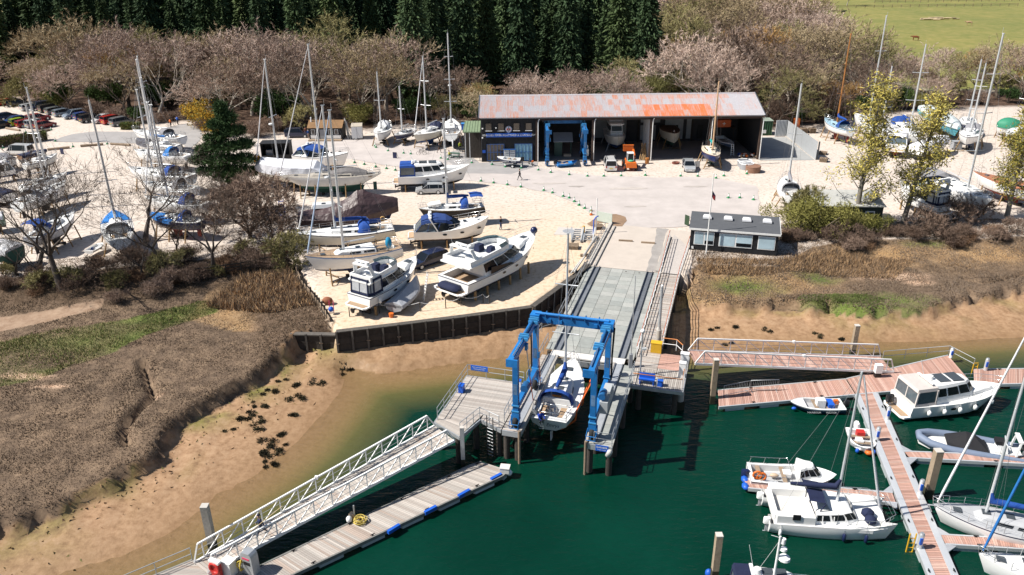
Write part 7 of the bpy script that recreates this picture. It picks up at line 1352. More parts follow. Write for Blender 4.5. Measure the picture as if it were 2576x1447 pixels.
for x,r_ in((1.2,.55),(-1.3,.5)):
 for s in(-1,1):mb=MB();mb.tube([(x,s*.85-.18,r_),(x,s*.85+.18,r_)],r_,16);w_=mb.build('wheel',rubber,t);mb=MB();mb.tube([(x,s*.85-.2,r_),(x,s*.85+.2,r_)],r_*.45,8);mb.build('rim',orange,w_)
mb=MB();mb.ball((-1.0,0,1.45),(.4,.5,.15));mb.build('green_strap_heap',M('strap_green',(.08,.35,.2),.8),t)
hoist('blue travelling boat hoist parked in front of the second shed bay',(8.8,126.6,.02),math.pi,5.95,5.6,5.75)
t=thing('hoist_shelter','green and grey shelter hut between the legs of the shed hoist','hut',(8.8,128.6,.05));mb=MB();mb.box((-.85,1.2,1.2),(1.2,.08,2.4));mb.build('wall',M('hut_green',(.05,.09,.07),.6),t)
for x in(-1.5,1.2):mb=MB();mb.box((x,1.8,1.2),(.08,1.4,2.4));mb.build('wall',M('hut_green'),t)
mb=MB();mb.loft([[(-1.7,.9,2.4),(1.5,.9,2.4),(1.5,2.8,3.5),(-1.7,2.8,3.5)],[(-1.7,.9,2.5),(1.5,.9,2.5),(1.5,2.8,3.6),(-1.7,2.8,3.6)]],0);mb.build('roof',greyp,t);mb=MB();mb.box((.6,1.0,.2),(1.2,.8,.35));mb.build('step',M('buff'),t)
# ---- people ---------------------------------------------------------------------------------
skin=M('skin',(.50,.30,.22),.6,var=.05)
def person(label,pos,rz,jacket,trousers,hair=(.05,.035,.025),pose='stand',h=1.75,hat=None,shoes=(.02,.02,.02),legs=None):
 k=h/1.75;J={'pelvis':(0,0,.95,.15),'belly':(0,0,1.1,.15),'chest':(.01,0,1.3,.165),'neck':(.02,0,1.47,.055),'chin':(.04,0,1.56,.075),'head':(.03,0,1.67,.10),'nose':(.14,0,1.61,.02)}
 E_=[('pelvis','belly',0),('belly','chest',0),('chest','neck',0),('neck','chin',2),('chin','head',2),('chin','nose',2)]
 st=.30 if pose=='walk'else.03
 for s,n in((1,'l'),(-1,'r')):
  f=st*s
  J[n+'hip']=(0,.1*s,.88,.10);J[n+'knee']=(f*.55+.03,.1*s,.49,.065);J[n+'ank']=(f-(.1 if f<0 else 0),.1*s,.09+(.06 if f<-.1 else 0),.045);J[n+'toe']=(f+.14,.11*s,.035,.035)
  J[n+'sho']=(0,.19*s,1.39,.075);J[n+'elb']=(-.06-f*.4+(.06 if pose!='walk'else 0),.25*s,1.12,.05)
  J[n+'hand']=((-f*.7+.03,.25*s,.9,.035)if pose=='walk'else(.22,.12*s,1.12,.035)if pose in('phone','carry')else(.05,.26*s,.86,.035))
  E_+=[('pelvis',n+'hip',1),(n+'hip',n+'knee',1),(n+'knee',n+'ank',1),(n+'ank',n+'toe',3),('chest',n+'sho',0),(n+'sho',n+'elb',0),(n+'elb',n+'hand',0)]
  hx,hy,hz_,_=J[n+'hand']
  for q in range(5):nm_=n+'f%d'%q;J[nm_]=(hx+.05-.02*(q==4),hy+(.03-.015*q)*s,hz_-(.075-.012*abs(q-1.5)),.009);E_.append((n+'hand',nm_,2))
 if pose in('sit','crouch'):
  dz=-.5 if pose=='sit'else-.6
  for q in J:x,y,z,r_=J[q];J[q]=(x,y,z+dz,r_)
  for s,n in((1,'l'),(-1,'r')):
   J[n+'knee']=(.38,.13*s,.48,.065);J[n+'ank']=(.38 if pose=='sit'else.1,.12*s,.08,.045);J[n+'toe']=((.52 if pose=='sit'else.24),.12*s,.035,.035);J[n+'elb']=(.16,.25*s,.75 if pose=='sit'else.6,.05)
   hh=(.36,.16*s,.68 if pose=='sit'else.45,.035);J[n+'hand']=hh
   for q in range(5):J[n+'f%d'%q]=(hh[0]+.06,hh[1]+(.03-.015*q)*s,hh[2]-.03,.009)
 names=list(J);ix={q:i for i,q in enumerate(names)};me=bpy.data.meshes.new('body');me.from_pydata([tuple(c*k for c in J[q][:3])for q in names],[(ix[a],ix[b])for a,b,_ in E_],[])
 t=thing('person',label,'person',pos,rz);tmp=bpy.data.objects.new('tmp',me);COL.objects.link(tmp);m=tmp.modifiers.new('s','SKIN');s_=tmp.modifiers.new('u','SUBSURF');s_.levels=1;m.use_smooth_shade=True
 for i,q in enumerate(names):v=me.skin_vertices[0].data[i];r_=J[q][3]*k;v.radius=(r_*(1.15 if q in('chest','belly','pelvis')else 1),r_*(.8 if q in('chest','belly')else 1));v.use_root=q=='pelvis'
 dg=bpy.context.evaluated_depsgraph_get();out=bpy.data.meshes.new_from_object(tmp.evaluated_get(dg));bpy.data.objects.remove(tmp)
 mats=[jacket if not isinstance(jacket,tuple)else M('cloth_%02d%02d%02d'%tuple(int(c*99)for c in jacket),jacket,.85),M('cloth_%02d%02d%02d'%tuple(int(c*99)for c in trousers),trousers,.85),skin,M('shoe_%02d'%int(shoes[0]*99),shoes,.7)]
 out.materials.clear()
 for q in mats:out.materials.append(q)
 segs=[(Vector(J[a][:3])*k,Vector(J[b][:3])*k,c_)for a,b,c_ in E_]
 for p in out.polygons:
  c_=p.center;best=min(segs,key=lambda s:((s[0]+(s[1]-s[0])*min(1,max(0,(c_-s[0]).dot(s[1]-s[0])/max(1e-6,(s[1]-s[0]).length_squared))))-c_).length);p.material_index=best[2];p.use_smooth=True
 ob('body',out,t);hx,hy,hz_=J['head'][:3]
 mb=MB();mb.ball(((hx-.02)*k,hy,(hz_+.035)*k),(.115,.105,.1),10,6);mb.build('hat'if hat else 'hair',M('hair_%02d'%int((hat or hair)[0]*99),hat or hair,.8),t);return t
DKN,NVJ,BLU=(.015,.016,.022),(.02,.03,.08),(.02,.06,.22)
person('man in dark clothes walking across the concrete apron',GZ('6',828,1342,ROADZ),R(170),DKN,DKN,pose='walk');person('man in a dark jacket looking at his phone behind the motor yachts',GZ('5',2115,398),R(-30),DKN,(.03,.05,.12),pose='phone')
p=person('man in navy carrying a long pole down the left gangway',GZ('B3',985,985,-1.62),R(205),NVJ,(.04,.05,.08),pose='walk',hat=(.02,.02,.04));p.location=GZ('B3',985,985,-1.75);p.location.z=-1.62
mb=MB();mb.tube([(-1.5,.3,2.1),(1.2,.25,.5)],.025,6);o=mb.build('long_pole',M('bamboo',(.5,.38,.2),.6),None,p.location,R(205));tag(o,'long thin pole carried over the shoulder on the left gangway','pole')
person('cyclist in an orange jacket beside the lane',GZ('1',2200,675,0),R(60),(.60,.14,.02),(.02,.02,.03));person('cyclist in a blue jacket behind the orange one',GZ('1',2290,640,0),R(70),(.02,.10,.45),(.05,.05,.06),hat=(.02,.10,.45))
person('person in blue top and shorts standing at the small hut',GZ('3',1082,1142),R(100),BLU,(.40,.28,.22));person('person in a rust top beside the blue topped one',GZ('3',1045,1110),R(95),(.22,.08,.05),(.05,.05,.07))
person('man in navy overalls working beside the wooden masted yacht',GZ('7',1300,1065),R(20),NVJ,NVJ);person('man in dark top and brown trousers walking towards the picnic table',GZ('H',537,143),R(-10),DKN,(.10,.05,.03),pose='walk')
hv=(.42,.50,.03);person('person in hi-vis vest standing by the picnic area',GZ('H',765,125),R(-60),hv,DKN);person('person in hi-vis and red sleeves seated at the picnic table',GZ('H',645,195),R(10),(.45,.42,.05),(.03,.05,.12),pose='sit')
person('person in blue with a white hat crouching at the covered dinghy',GZ('5',1098,1185),R(60),BLU,(.03,.04,.09),pose='crouch',hat=(.6,.6,.6))
p=person('man in black sitting in the cockpit of the small open cockpit yacht',GZ('8',365,1050,2.3),R(-60),DKN,DKN,(.3,.3,.3),pose='sit')
p=person('person in blue crouching on the aft deck of the hoisted yacht',DK(11.2,-1.55,-.55),R(-60),(.02,.06,.40),(.03,.03,.05),pose='crouch',hat=(.02,.05,.35))
# ---- cones, signs, clutter ------------------------------------------------------------------
wcone=M('cone_white',(.75,.75,.73),.5)
mb=MB();mb.tube([(0,0,.04),(0,0,.68)],[.17,.03],10);cone_me=mb.mesh('cone',green);mb=MB();mb.box((0,0,.025),(.42,.42,.05));base_me=mb.mesh('base',green);mb=MB();mb.tube([(0,0,.27),(0,0,.55)],[.125,.068],10);slv=mb.mesh('sleeve',wcone)
CG='green and white cones round the apron'
def cone(p,lb,g=CG,oc=None,sl=True):
 t=thing('traffic_cone',lb,'cone',(p.x,p.y,p.z if p.z else ROADZ),rnd.uniform(0,3),g);o=ob('cone',cone_me,t);b_=ob('base',base_me,t)
 if sl:ob('sleeve',slv,t)
 if oc:
  for q in(o,b_):q.material_slots[0].link='OBJECT';q.material_slots[0].material=oc
K_=[('3',[(1930,1240),(1943,1258),(2098,1302),(2298,1332),(2390,1342)],'green cone with white sleeve along the gravel below the small yachts'),('4',[(1290,338),(1513,333),(1655,358),(1820,392),(1975,418),(2103,442)],'green cone with white sleeve between the classic yacht and the lane'),('6',[(430,1120),(620,1155),(852,1172),(1098,1200)],'green cone with white sleeve in front of the shop'),('6',[(1278,1235),(1545,1268),(1808,1288),(2044,1288),(2296,1283)],'green cone with white sleeve in the line before the hoist and white van'),('6',[(135,1095),(268,1360),(450,1385),(650,1412),(845,1443)],'green cone with white sleeve along the bend near the walking man'),('7',[(475,1275),(986,1285),(1233,1288),(1498,1317),(1610,1283),(1943,1252)],'green cone with white sleeve in the line before the right hand shed bays'),('0',[(1368,480),(1390,486),(1417,495),(1432,499),(1445,508),(1457,517),(1471,525),(1487,532)],'green cone with white sleeve in the arc leading to the ramp'),('B6',[(540,74),(618,74),(712,87)],'green cone with white sleeve on the concrete beyond the harbour office'),('H',[(555,203),(632,217),(742,422),(993,452)],'green cone with white sleeve round the glass roofed cruiser'),('1',[(940,928),(1380,892),(660,710),(715,855),(40,945),(335,745)],'green cone with white sleeve along the left lane')]
for k,L_,lb in K_:
 for i,(x,y)in enumerate(sorted(L_)):cone(GZ(k,x,y),('first','second','third','fourth','fifth','sixth','seventh','eighth')[i]+' from the left, '+lb.replace(' with white sleeve',''),lb.replace('green cone with white sleeve','cones'))
cone(GZ('B1',1222,27),'orange cone at the corner of the gravel above the ramp',None,orange)
def aboard(label,p,rz,w_=.7,h=1.0,m=None):
 t=thing('sign_stand',label,'sign',p,rz);mb=MB();mb.box((0,.18,h/2+.05),(w_,.03,h),ry=0);o=mb.build('board',m or navy,t);mb=MB();mb.beam((-w_/2,.2,.9),(-w_/2,.75,0),.04,.04);mb.beam((w_/2,.2,.9),(w_/2,.75,0),.04,.04);mb.build('prop',wood,t)
aboard('dark blue notice board propped on the gravel near the bicycles',GZ('H',50,205),R(-15));aboard('dark sign board standing on the left gravel beside the old cream yacht',GZ('1',795,1025),R(-15));aboard('dark arched sign board at the corner of the harbour office',GZ('B1',2215,140),R(-60),.8,1.3,M('sign_green',(.03,.06,.03),.6))
def bicycle(label,p,rz):
 t=thing('bicycle',label,'bicycle',p,rz,None)
 for x in(-.52,.52):mb=MB();mb.torus((x,0,.34),.33,.025,16,4,0,'y');mb.build('wheel',rubber,t)
 mb=MB();P=dict(r=(-.52,0,.34),b=(-.05,0,.32),s=(-.2,0,.85),h=(.36,0,.85),f=(.52,0,.34))
 for a,b_ in('rb','rs','bs','sh','bh','hf'):mb.tube([P[a],P[b_]],.022,5)
 mb.build('frame',blk,t);mb=MB();mb.tube([(.33,-.26,1.0),(.36,0,.98),(.33,.26,1.0)],.018,4);mb.tube([(.36,0,.85),(.36,0,.98)],.018,4);mb.build('handlebar',steel,t);mb=MB();mb.box((-.22,0,.92),(.26,.13,.06));mb.build('saddle',blk,t)
bicycle('black bicycle standing on the gravel by the small yachts',GZ('H',345,165),R(5));bicycle('bicycle leaning behind the black one',GZ('H',372,148),R(-12));bicycle('bicycle of the orange jacketed cyclist',GZ('1',2185,672),R(60));bicycle('bicycle of the blue jacketed cyclist',GZ('1',2270,640),R(70))
def picnic(label,p,rz,m):
 t=thing('picnic_table',label,'picnic table',p,rz)
 for y in(-.3,-.1,.1,.3):mb=MB();mb.box((0,y,.74),(1.8,.18,.04));mb.build('top_slat',m,t)
 for y in(-.75,.75):mb=MB();mb.box((0,y,.44),(1.8,.25,.04));mb.build('seat',m,t)
 for x in(-.7,.7):
  for s in(-1,1):mb=MB();mb.beam((x,s*.62,0),(x,s*.25,.72),.08,.05);mb.build('leg',m,t)
  mb=MB();mb.beam((x,-.8,.4),(x,.8,.4),.05,.08);mb.build('cross_bar',m,t)
picnic('green picnic table on the tarmac left of the shop',GZ('H',705,190),R(-12),M('table_green',(.06,.12,.09),.7));picnic('dark picnic table by the porch with hi-vis bags on it',GZ('H',815,125),R(5),M('table_dark',(.05,.05,.045),.7))
mb=MB();mb.tube([(0,0,0),(0,0,1.1),(0,0,2.4),(0,0,2.6)],[.04,.04,.16,.03],8);o=mb.build('parasol',whitec,None,GZ('H',690,160));tag(o,'closed pale parasol standing at the green picnic table','parasol')
for i,(x,y)in enumerate(((370,870),(408,870))):t=thing('wheelie_bin',('left','right')[i]+' one of the two blue bins by the porch','bin',GZ('C',x,y),0,None);mb=MB();mb.box((0,0,.65),(1.1,.8,1.1),taper=(1.1,1.1));mb.build('body',bluep,t);mb=MB();mb.box((0,0,1.28),(1.3,.95,.1));mb.build('lid',M('lid_blue',(.05,.25,.60),.5),t)
wbox('waste_bin','dark litter bin on the path by the shop corner','bin',GZ('6',238,965),(.5,.5,1.0),blk,0)
t=thing('notice_boards','pair of white listing boards on a blue frame before the shop','notice board',(-.16,125.6,.03));mb=MB()
for x in(-.95,0,.95):mb.beam((x,0,0),(x,0,2.25),.08,.08)
mb.box((0,0,2.28),(2.1,.35,.08));mb.build('frame',blueframe,t)
for s in(-1,1):
 mb=MB();mb.box((s*.48,-.05,1.6),(.84,.05,1.1));bd=mb.build('board',wpaint,t)
 for r_ in range(3):
  mb=MB();mb.box((s*.48,-.08,1.27+r_*.33),(.7,.01,.1));mb.build('listing_row',greyp,bd)
t=thing('moped','moped with an orange tail parked by the shop','moped',GZ('6',985,1120,.05),R(115));mb=MB();mb.tube([(-.6,0,.7),(-.1,0,.55),(.3,0,.5),(.55,0,1.0)],[.1,.14,.1,.05],6);mb.build('body',blk,t)
for x in(-.6,.6):mb=MB();mb.torus((x,0,.27),.22,.06,12,5,0,'y');mb.build('wheel',rubber,t)
mb=MB();mb.box((-.75,0,.75),(.25,.25,.25));mb.build('tail_box',orange,t)
t=thing('tub_stack','round brown timber tubs with white rims before the right shed bay','tubs',GZ('7',2030,1220));
for i,(x,y,z)in enumerate(((0,0,0),(-.5,1.8,0),(-.4,3.3,0))):
 mb=MB();mb.tube([(x,y,z),(x,y,z+.85)],[1.1,1.15],18);tb=mb.build('tub',M('tub_brown',(.22,.12,.08),.8,var=.3)if i==0 else greyp,t);mb=MB();mb.torus((x,y,z+.88),1.08,.1,20,5);mb.build('rim',wpaint if i else M('tub_brown'),tb)
mb=MB();mb.tube([(0,0,0),(0,0,.9)],.32,14);tag(mb.build('oil_drum',M('drum_rust',(.45,.17,.04),.6,var=.4),None,GZ('7',498,1100)),'orange brown rusty drum by the shed post','drum')
mb=MB();r_=random.Random(5)
t=thing('post_pile','bundle of yellowish timber posts leaning at the partition','timber posts',GZ('7',440,1050))
for i in range(8):m_=MB();m_.tube([(r_.uniform(-.6,.6),r_.uniform(-.3,.3),0),(r_.uniform(-.2,.5),1.0,2.3+r_.uniform(-.4,.3))],.09,5);m_.build('post',prop_w,t)
def coil(label,p,r0,m,n=5,nm='rope_coil',cat='rope'):
 mb=MB();q=random.Random(3)
 for i in range(n):mb.torus((q.uniform(-.1,.1),q.uniform(-.1,.1),.05+i*.05),r0*q.uniform(.8,1.1),.05,14,4)
 tag(mb.build(nm,m,None,p),label,cat)
coil('coil of dark red hose lying on the gravel before the third bay',GZ('7',915,1105),.55,M('hose_red',(.22,.07,.05),.7))
t=thing('junk_heap','heap of buoys, planks and sheets by the right shed post','junk heap',GZ('7',1960,1020));q=random.Random(9)
for i in range(22):
 mb=MB();x,y=q.uniform(-1.6,1.6),q.uniform(-.6,.9);m_=q.choice([wpaint,orange,wood,greyp,M('strap_green',(.08,.35,.2),.8),bluec,wood,wpaint])
 if i%3:mb.box((x,y,q.uniform(.1,.6)),(q.uniform(.2,.9),q.uniform(.15,.5),q.uniform(.1,.3)),q.uniform(0,3))
 else:mb.ball((x,y,.35),q.uniform(.15,.3))
 mb.build('oddment',m_,t)
for i in range(4):mb=MB();mb.tube([(1.3+i*.12,.2,0),(1.9+i*.05,.6,3.2-i*.3)],.04,4);mb.build('pole',(red,wpaint,orange,wood)[i],t)
t=thing('bay_shelf','orange crate with a white cross on a shelf in the right shed bay','crate',(34.0+2.6,SY+8.5,0));mb=MB();mb.box((0,0,3.4),(3.4,1.6,.12));mb.beam((-1.6,0,0),(-1.6,0,3.4),.12,.12);mb.beam((1.6,0,0),(1.6,0,3.4),.12,.12);mb.build('shelf',dark_w,t);mb=MB();mb.box((-.3,0,4.1),(2.3,1.2,1.2));cr=mb.build('crate',M('crate_orange',(.62,.12,.03),.6),t);mb=MB();mb.box((-.3,-.62,4.1),(.12,.02,.55));mb.box((-.3,-.62,4.1),(.55,.03,.12));mb.build('cross',wpaint,cr)
ls=thing('step_ladder','pale step ladder beside the white open boat in the shed','ladder',GZ('7',1732,990),R(0))
for s in(-.25,.25):mb=MB();mb.beam((s,0,0),(s*.7,.5,1.9),.05,.08);mb.build('stile',alu,ls)
for i in range(6):mb=MB();mb.box((0,.08+.08*i,.25+.3*i),(.5-.03*i,.12,.04));mb.build('tread',alu,ls)
ls=thing('boarding_ladder','white boarding ladder leaning on the stern of the largest motor yacht','ladder',GZ('5',1390,1060),R(-70))
for s in(-.22,.22):mb=MB();mb.beam((s,0,0),(s,.6,3.0),.05,.08);mb.build('stile',wpaint,ls)
for i in range(9):mb=MB();mb.box((0,.08+.064*i,.3+.3*i),(.44,.12,.04));mb.build('rung',wpaint,ls)
ls=thing('blue_steps','blue folding steps on the shaded gravel beside the brown tarpaulin boat','ladder',GZ('4',490,1165),R(20))
for s in(-.3,.3):mb=MB();mb.beam((s,0,0),(s,1.0,2.6),.06,.08);mb.build('stile',bluep,ls);mb=MB();mb.beam((s,2.0,0),(s,1.0,2.6),.06,.08);mb.build('back_leg',bluep,ls)
for i in range(7):mb=MB();mb.box((0,.14+.125*i,.35+.33*i),(.6,.2,.04));mb.build('tread',bluep,ls)
for i,(x,y)in enumerate(((1062,320),(1185,320))):
 t=thing('folding_cradle',('left','right')[i]+' one of two galvanised boat cradles beside the ramp','boat cradle',GZ('B1',x,y),R(-10));
 for s in(-.55,.55):mb=MB();mb.beam((s,0,.2),(s,2.6,.2),.16,.2);mb.build('rail',galv,t);mb=MB();mb.beam((s,.3,.2),(s*1.3,1.9,1.3),.14,.14);mb.build('arm',galv,t)
 for q in range(6):mb=MB();mb.box((0,.2+q*.42,.35+.1*q),(.8,.1,.12));mb.build('cross_bar',galv,t)
t=thing('spar_row','long pale spars lying beside the ramp guard rail','spars',GZ('B1',1140,440))
for i,(a,b_)in enumerate((((1275,255),(1145,455)),((1130,485),(1010,640)),((1150,470),(1045,625)))):mb=MB();mb.tube([GZ('B1',*a,.45),GZ('B1',*b_,.45)],.16 if i==0 else.1,8);wb(mb,'spar',M('pale_spar'),t)
for a in((1270,270),(1150,450),(1030,620)):mb=MB();mb.box(GZ('B1',*a,.16),(.9,.25,.3));wb(mb,'trestle',wood,t)
def pallet(label,p,rz,n=4):
 t=thing('pallet_stack',label,'pallets',p,rz)
 for i in range(n):
  for q in range(5):mb=MB();mb.box((0,-.5+q*.25,.12+i*.15),(1.2,.16,.04));mb.build('slat',wood,t)
  for q in(-.5,0,.5):mb=MB();mb.box((q,0,.06+i*.15),(.12,1.1,.09));mb.build('bearer',wood,t)
pallet('small pile of reddish pallets beside the cradles',GZ('B1',1035,375),R(-10),3);pallet('pile of weathered sleepers at the top of the ramp',GZ('B1',1300,170),R(10),3);pallet('timber stacked in front of the grey bay wall at the right',GZ('8',690,815),R(60),4);pallet('low stack of brown boards behind the grey bay wall',GZ('8',685,745),R(60),3)
mb=MB();mb.tube([(0,0,0),(0,0,.9)],.16,8);tag(mb.build('yellow_bollard',yellow,None,GZ('B1',1143,215)),'yellow post standing between the folding cradles','bollard')
t=thing('service_slab','pale concrete slab with a round manhole beside the cradles','slab',GZ('B1',1000,200));mb=MB();mb.prism([(p.x,p.y)for p in[GZ('B1',x,y)for x,y in((830,235),(880,155),(1260,185),(1240,245))]],.0,.035);wb(mb,'slab',M('slab_pale',(.48,.45,.42),.9,var=.1),t);mb=MB();p=GZ('B1',985,200);mb.tube([(p.x,p.y,.03),(p.x,p.y,.05)],.75,20);wb(mb,'manhole',greyp,t)
t=thing('board_screen','pale green board leaning with barrier frames at the top of the ramp','screen',GZ('B1',1360,110),R(-35));mb=MB();mb.box((0,0,.75),(2.2,.06,1.3));mb.build('panel',M('pale_green_board',(.50,.56,.50),.6),t);mb=MB()
for x in(-1,1):mb.beam((x,-.4,0),(x,.4,0),.06,.06);mb.beam((x,0,0),(x,0,1.4),.05,.05)
mb.build('feet',galv,t)
cone(GZ('B1',1305,82),'single green and white cone leaning on the pale green board',None)
t=thing('blue_pipe','bent blue standpipe at the head of the ramp','standpipe',GZ('B1',1245,230));mb=MB();mb.tube([(0,0,0),(0,0,1.8),(.25,.1,2.2),(.6,.2,2.3)],.07,6);mb.build('pipe',bluep,t)
t=thing('signal_pole','thin white pole at the head of the ramp','pole',GZ('B1',1272,225));mb=MB();mb.tube([(0,0,0),(0,0,4.6)],.06,6);mb.build('shaft',wpaint,t)
for i,(a,b_)in enumerate((((1512,292),(1660,300)),((1748,313),(1895,322)))):mb=MB();mb.beam(GZ('B1',*a,.14),GZ('B1',*b_,.14),.2,.18);tag(mb.build('wheel_stop',wood),('left','right')[i]+' one of two timber wheel stops on the concrete ramp','wheel stop')
for i in range(7):
 a,b_=(1385-i*20,150+i*40),(1372-i*20,185+i*40)
t=thing('rope_fence','white rope slung between low stakes along the quay front','rope fence',G(1100,810,0));RP=[GZ('5',x,y)for x,y in((700,1210),(980,1180),(1360,1160),(1600,1130),(1742,1105),(1950,1080),(2010,1090))]
for p in RP:mb=MB();mb.tube([p,p+Vector((0,0,1.0))],.05,5);wb(mb,'stake',dark_w,t)
mb=MB()
for a,b_ in zip(RP[:-1],RP[1:]):mb.tube([a+Vector((0,0,.95)),a.lerp(b_,.25)+Vector((0,0,.72)),a.lerp(b_,.5)+Vector((0,0,.64)),a.lerp(b_,.75)+Vector((0,0,.72)),b_+Vector((0,0,.95))],.025,5)
wb(mb,'rope',wpaint,t)
mb=MB();mb.tube([(0,0,0),(0,0,.42)],[.19,.25],12);tag(mb.build('bucket',orange,None,GZ('5',1090,1215)),'orange bucket at the end of the covered dinghy','bucket')
t=thing('rusty_buoy','rusty brown mooring buoy by the fence corner','buoy',GZ('5',495,1095));mb=MB();mb.ball((0,0,.4),(.55,.42,.4),12,7);mb.build('body',M('buoy_rust',(.22,.08,.04),.8,var=.4),t)
t=thing('sack_trolley','red trolley with a blue ball beside the rusty buoy','trolley',GZ('5',515,1180));mb=MB();mb.tube([(0,0,.1),(0,.2,1.3)],.04,5);mb.tube([(.4,0,.1),(.4,.2,1.3)],.04,5);mb.build('frame',M('pink_red'),t);mb=MB();mb.ball((.2,-.2,.55),.28);mb.build('ball',bluep,t)
FP=[GZ('5',x,y)for x,y in((185,735),(250,900),(300,960),(380,1060),(420,1110),(470,1180),(515,1260))]
t=thing('post_fence','low dark post and board fence down the left edge of the gravel','fence',FP[3])
for a,b_ in zip(FP[:-1],FP[1:]):
 for k in range(2):p=a.lerp(b_,k/2);mb=MB();mb.beam(p+Vector((0,0,-.8)),p+Vector((0,0,.9)),.16,.16);wb(mb,'post',dark_w,t)
 mb=MB();mb.beam(a+Vector((0,0,.2)),b_+Vector((0,0,.2)),.08,.4);wb(mb,'board',wood,t);mb=MB();mb.beam(a+Vector((-.1,0,-.25)),b_+Vector((-.1,0,-.25)),.08,.45);wb(mb,'board',dark_w,t)
RF=[GZ('B7',x,y,-.3)for x,y in((1410,118),(1640,85),(1750,70),(1860,48),(1985,20),(2080,-60))]
t=thing('rail_fence','dark three rail timber fence beside the path under the bare trees','fence',RF[2])
for a,b_ in zip(RF[:-1],RF[1:]):
 mb=MB();mb.beam(a,a+Vector((0,0,1.2)),.12,.12);wb(mb,'post',dark_w,t)
 for z in(.4,.75,1.1):mb=MB();mb.beam(a+Vector((0,0,z)),b_+Vector((0,0,z)),.05,.12);wb(mb,'rail',dark_w,t)
for i,(x0,y0,x1,y1)in enumerate(((610,958,895,930),(1035,912,1325,890),(1425,885,1675,902),(80,683,255,712),(270,775,640,705))):
 a,b_=GZ('1',x0,y0,.2),GZ('1',x1,y1,.2);mb=MB();mb.tube([a,b_],.22,8);tag(mb.build('barrier_log',wood),('long grey log lying on the gravel nearest the old cream yacht','long log in the middle of the row beside the left lane','long pale log at the right of the row beside the left lane','short pale log beside the second row of cars','long log between cones at the car park corner')[i],'log')
wbox('grey_tank','grey plastic tank on wheels beside the turquoise covered hull','tank',GZ('8',1930,695),(1.5,1.2,1.3),greyp,0)
for i,(x,y)in enumerate(((500,545),(580,545))):pallet(('crate of timber posts behind the bay wall','pale pinkish pallet crate behind the bay wall')[i],GZ('8',x,y),0,6)
mb=MB();mb.box((0,0,.9),(.9,.9,1.8));tag(mb.build('orange_cabinet',orange,None,GZ('8',432,500)),'orange topped cabinet behind the bay wall','cabinet')
t=thing('small_trailer_boat','tiny white dinghy on a trolley under the bare trees','dinghy',GZ('2',1110,1040),R(80));mb,cols,b,zs=hull(2.6,1.3,.35,.45,.35,.1,'motor',.05,0,.9,[wpaint]*5);mb.build('hull',cols,t);deck_mb(2.6,b,zs,(.06,.8),.85,.25).build('deck',[wpaint,deckg,wpaint],t);mb=MB();mb.box((-.5,0,.7),(.3,.3,.4));mb.build('motor',navy,t)
# ---- trees, bushes, marsh plants -------------------------------------------------------
def leafm(name,a,b,rough=.8,sc_=.35):
 m=bpy.data.materials.new(name);m.use_nodes=True;n=m.node_tree.nodes;l=m.node_tree.links;bs=n['Principled BSDF'];bs.inputs['Roughness'].default_value=rough;bs.inputs['Specular IOR Level'].default_value=.15
 no=n.new('ShaderNodeTexNoise');no.inputs['Scale'].default_value=sc_;no.inputs['Detail'].default_value=5;l.new(n.new('ShaderNodeNewGeometry').outputs['Position'],no.inputs['Vector'])
 oi=n.new('ShaderNodeObjectInfo');ad=n.new('ShaderNodeMath');ad.operation='MULTIPLY_ADD';ad.inputs[1].default_value=.8;l.new(oi.outputs['Random'],ad.inputs[0]);l.new(no.outputs[0],ad.inputs[2])
 mp=n.new('ShaderNodeMapRange');mp.inputs[1].default_value=.4;mp.inputs[2].default_value=1.3;l.new(ad.outputs[0],mp.inputs[0])
 mx=n.new('ShaderNodeMix');mx.data_type='RGBA';mx.inputs[6].default_value=(*a,1);mx.inputs[7].default_value=(*b,1);l.new(mp.outputs[0],mx.inputs[0]);l.new(mx.outputs[2],bs.inputs['Base Color']);MATS[name]=m;return m
bark=M('bark',(.16,.125,.095),.9,var=.35,scale=1.5);barkp=M('pale_bark',(.42,.37,.31),.9,var=.35,scale=2);barkd=M('dark_bark',(.06,.045,.035),.9,var=.3)
tw_m=leafm('mauve_twigs',(.23,.16,.13),(.56,.43,.355));tw_o=leafm('orange_twigs',(.26,.15,.05),(.46,.28,.11));tw_g=leafm('olive_twigs',(.15,.135,.055),(.36,.32,.15));tw_d=leafm('brown_twigs',(.12,.08,.06),(.30,.215,.165))
tw_t=leafm('tan_twigs',(.22,.165,.09),(.50,.40,.26));ndl=leafm('conifer_needles',(.019,.042,.022),(.08,.122,.052));ndl2=leafm('light_needles',(.03,.055,.022),(.095,.13,.05));pnd=leafm('pine_needles',(.018,.042,.02),(.06,.105,.035),sc_=.8)
lf_y=leafm('yellow_leaves',(.28,.23,.045),(.50,.42,.11),sc_=1.);lf_o=leafm('olive_leaves',(.10,.11,.028),(.24,.22,.07),sc_=.8);lf_g=leafm('green_leaves',(.025,.05,.015),(.07,.11,.03),sc_=.8);lf_or=leafm('gorse_flowers',(.35,.19,.02),(.55,.34,.04),sc_=1.)
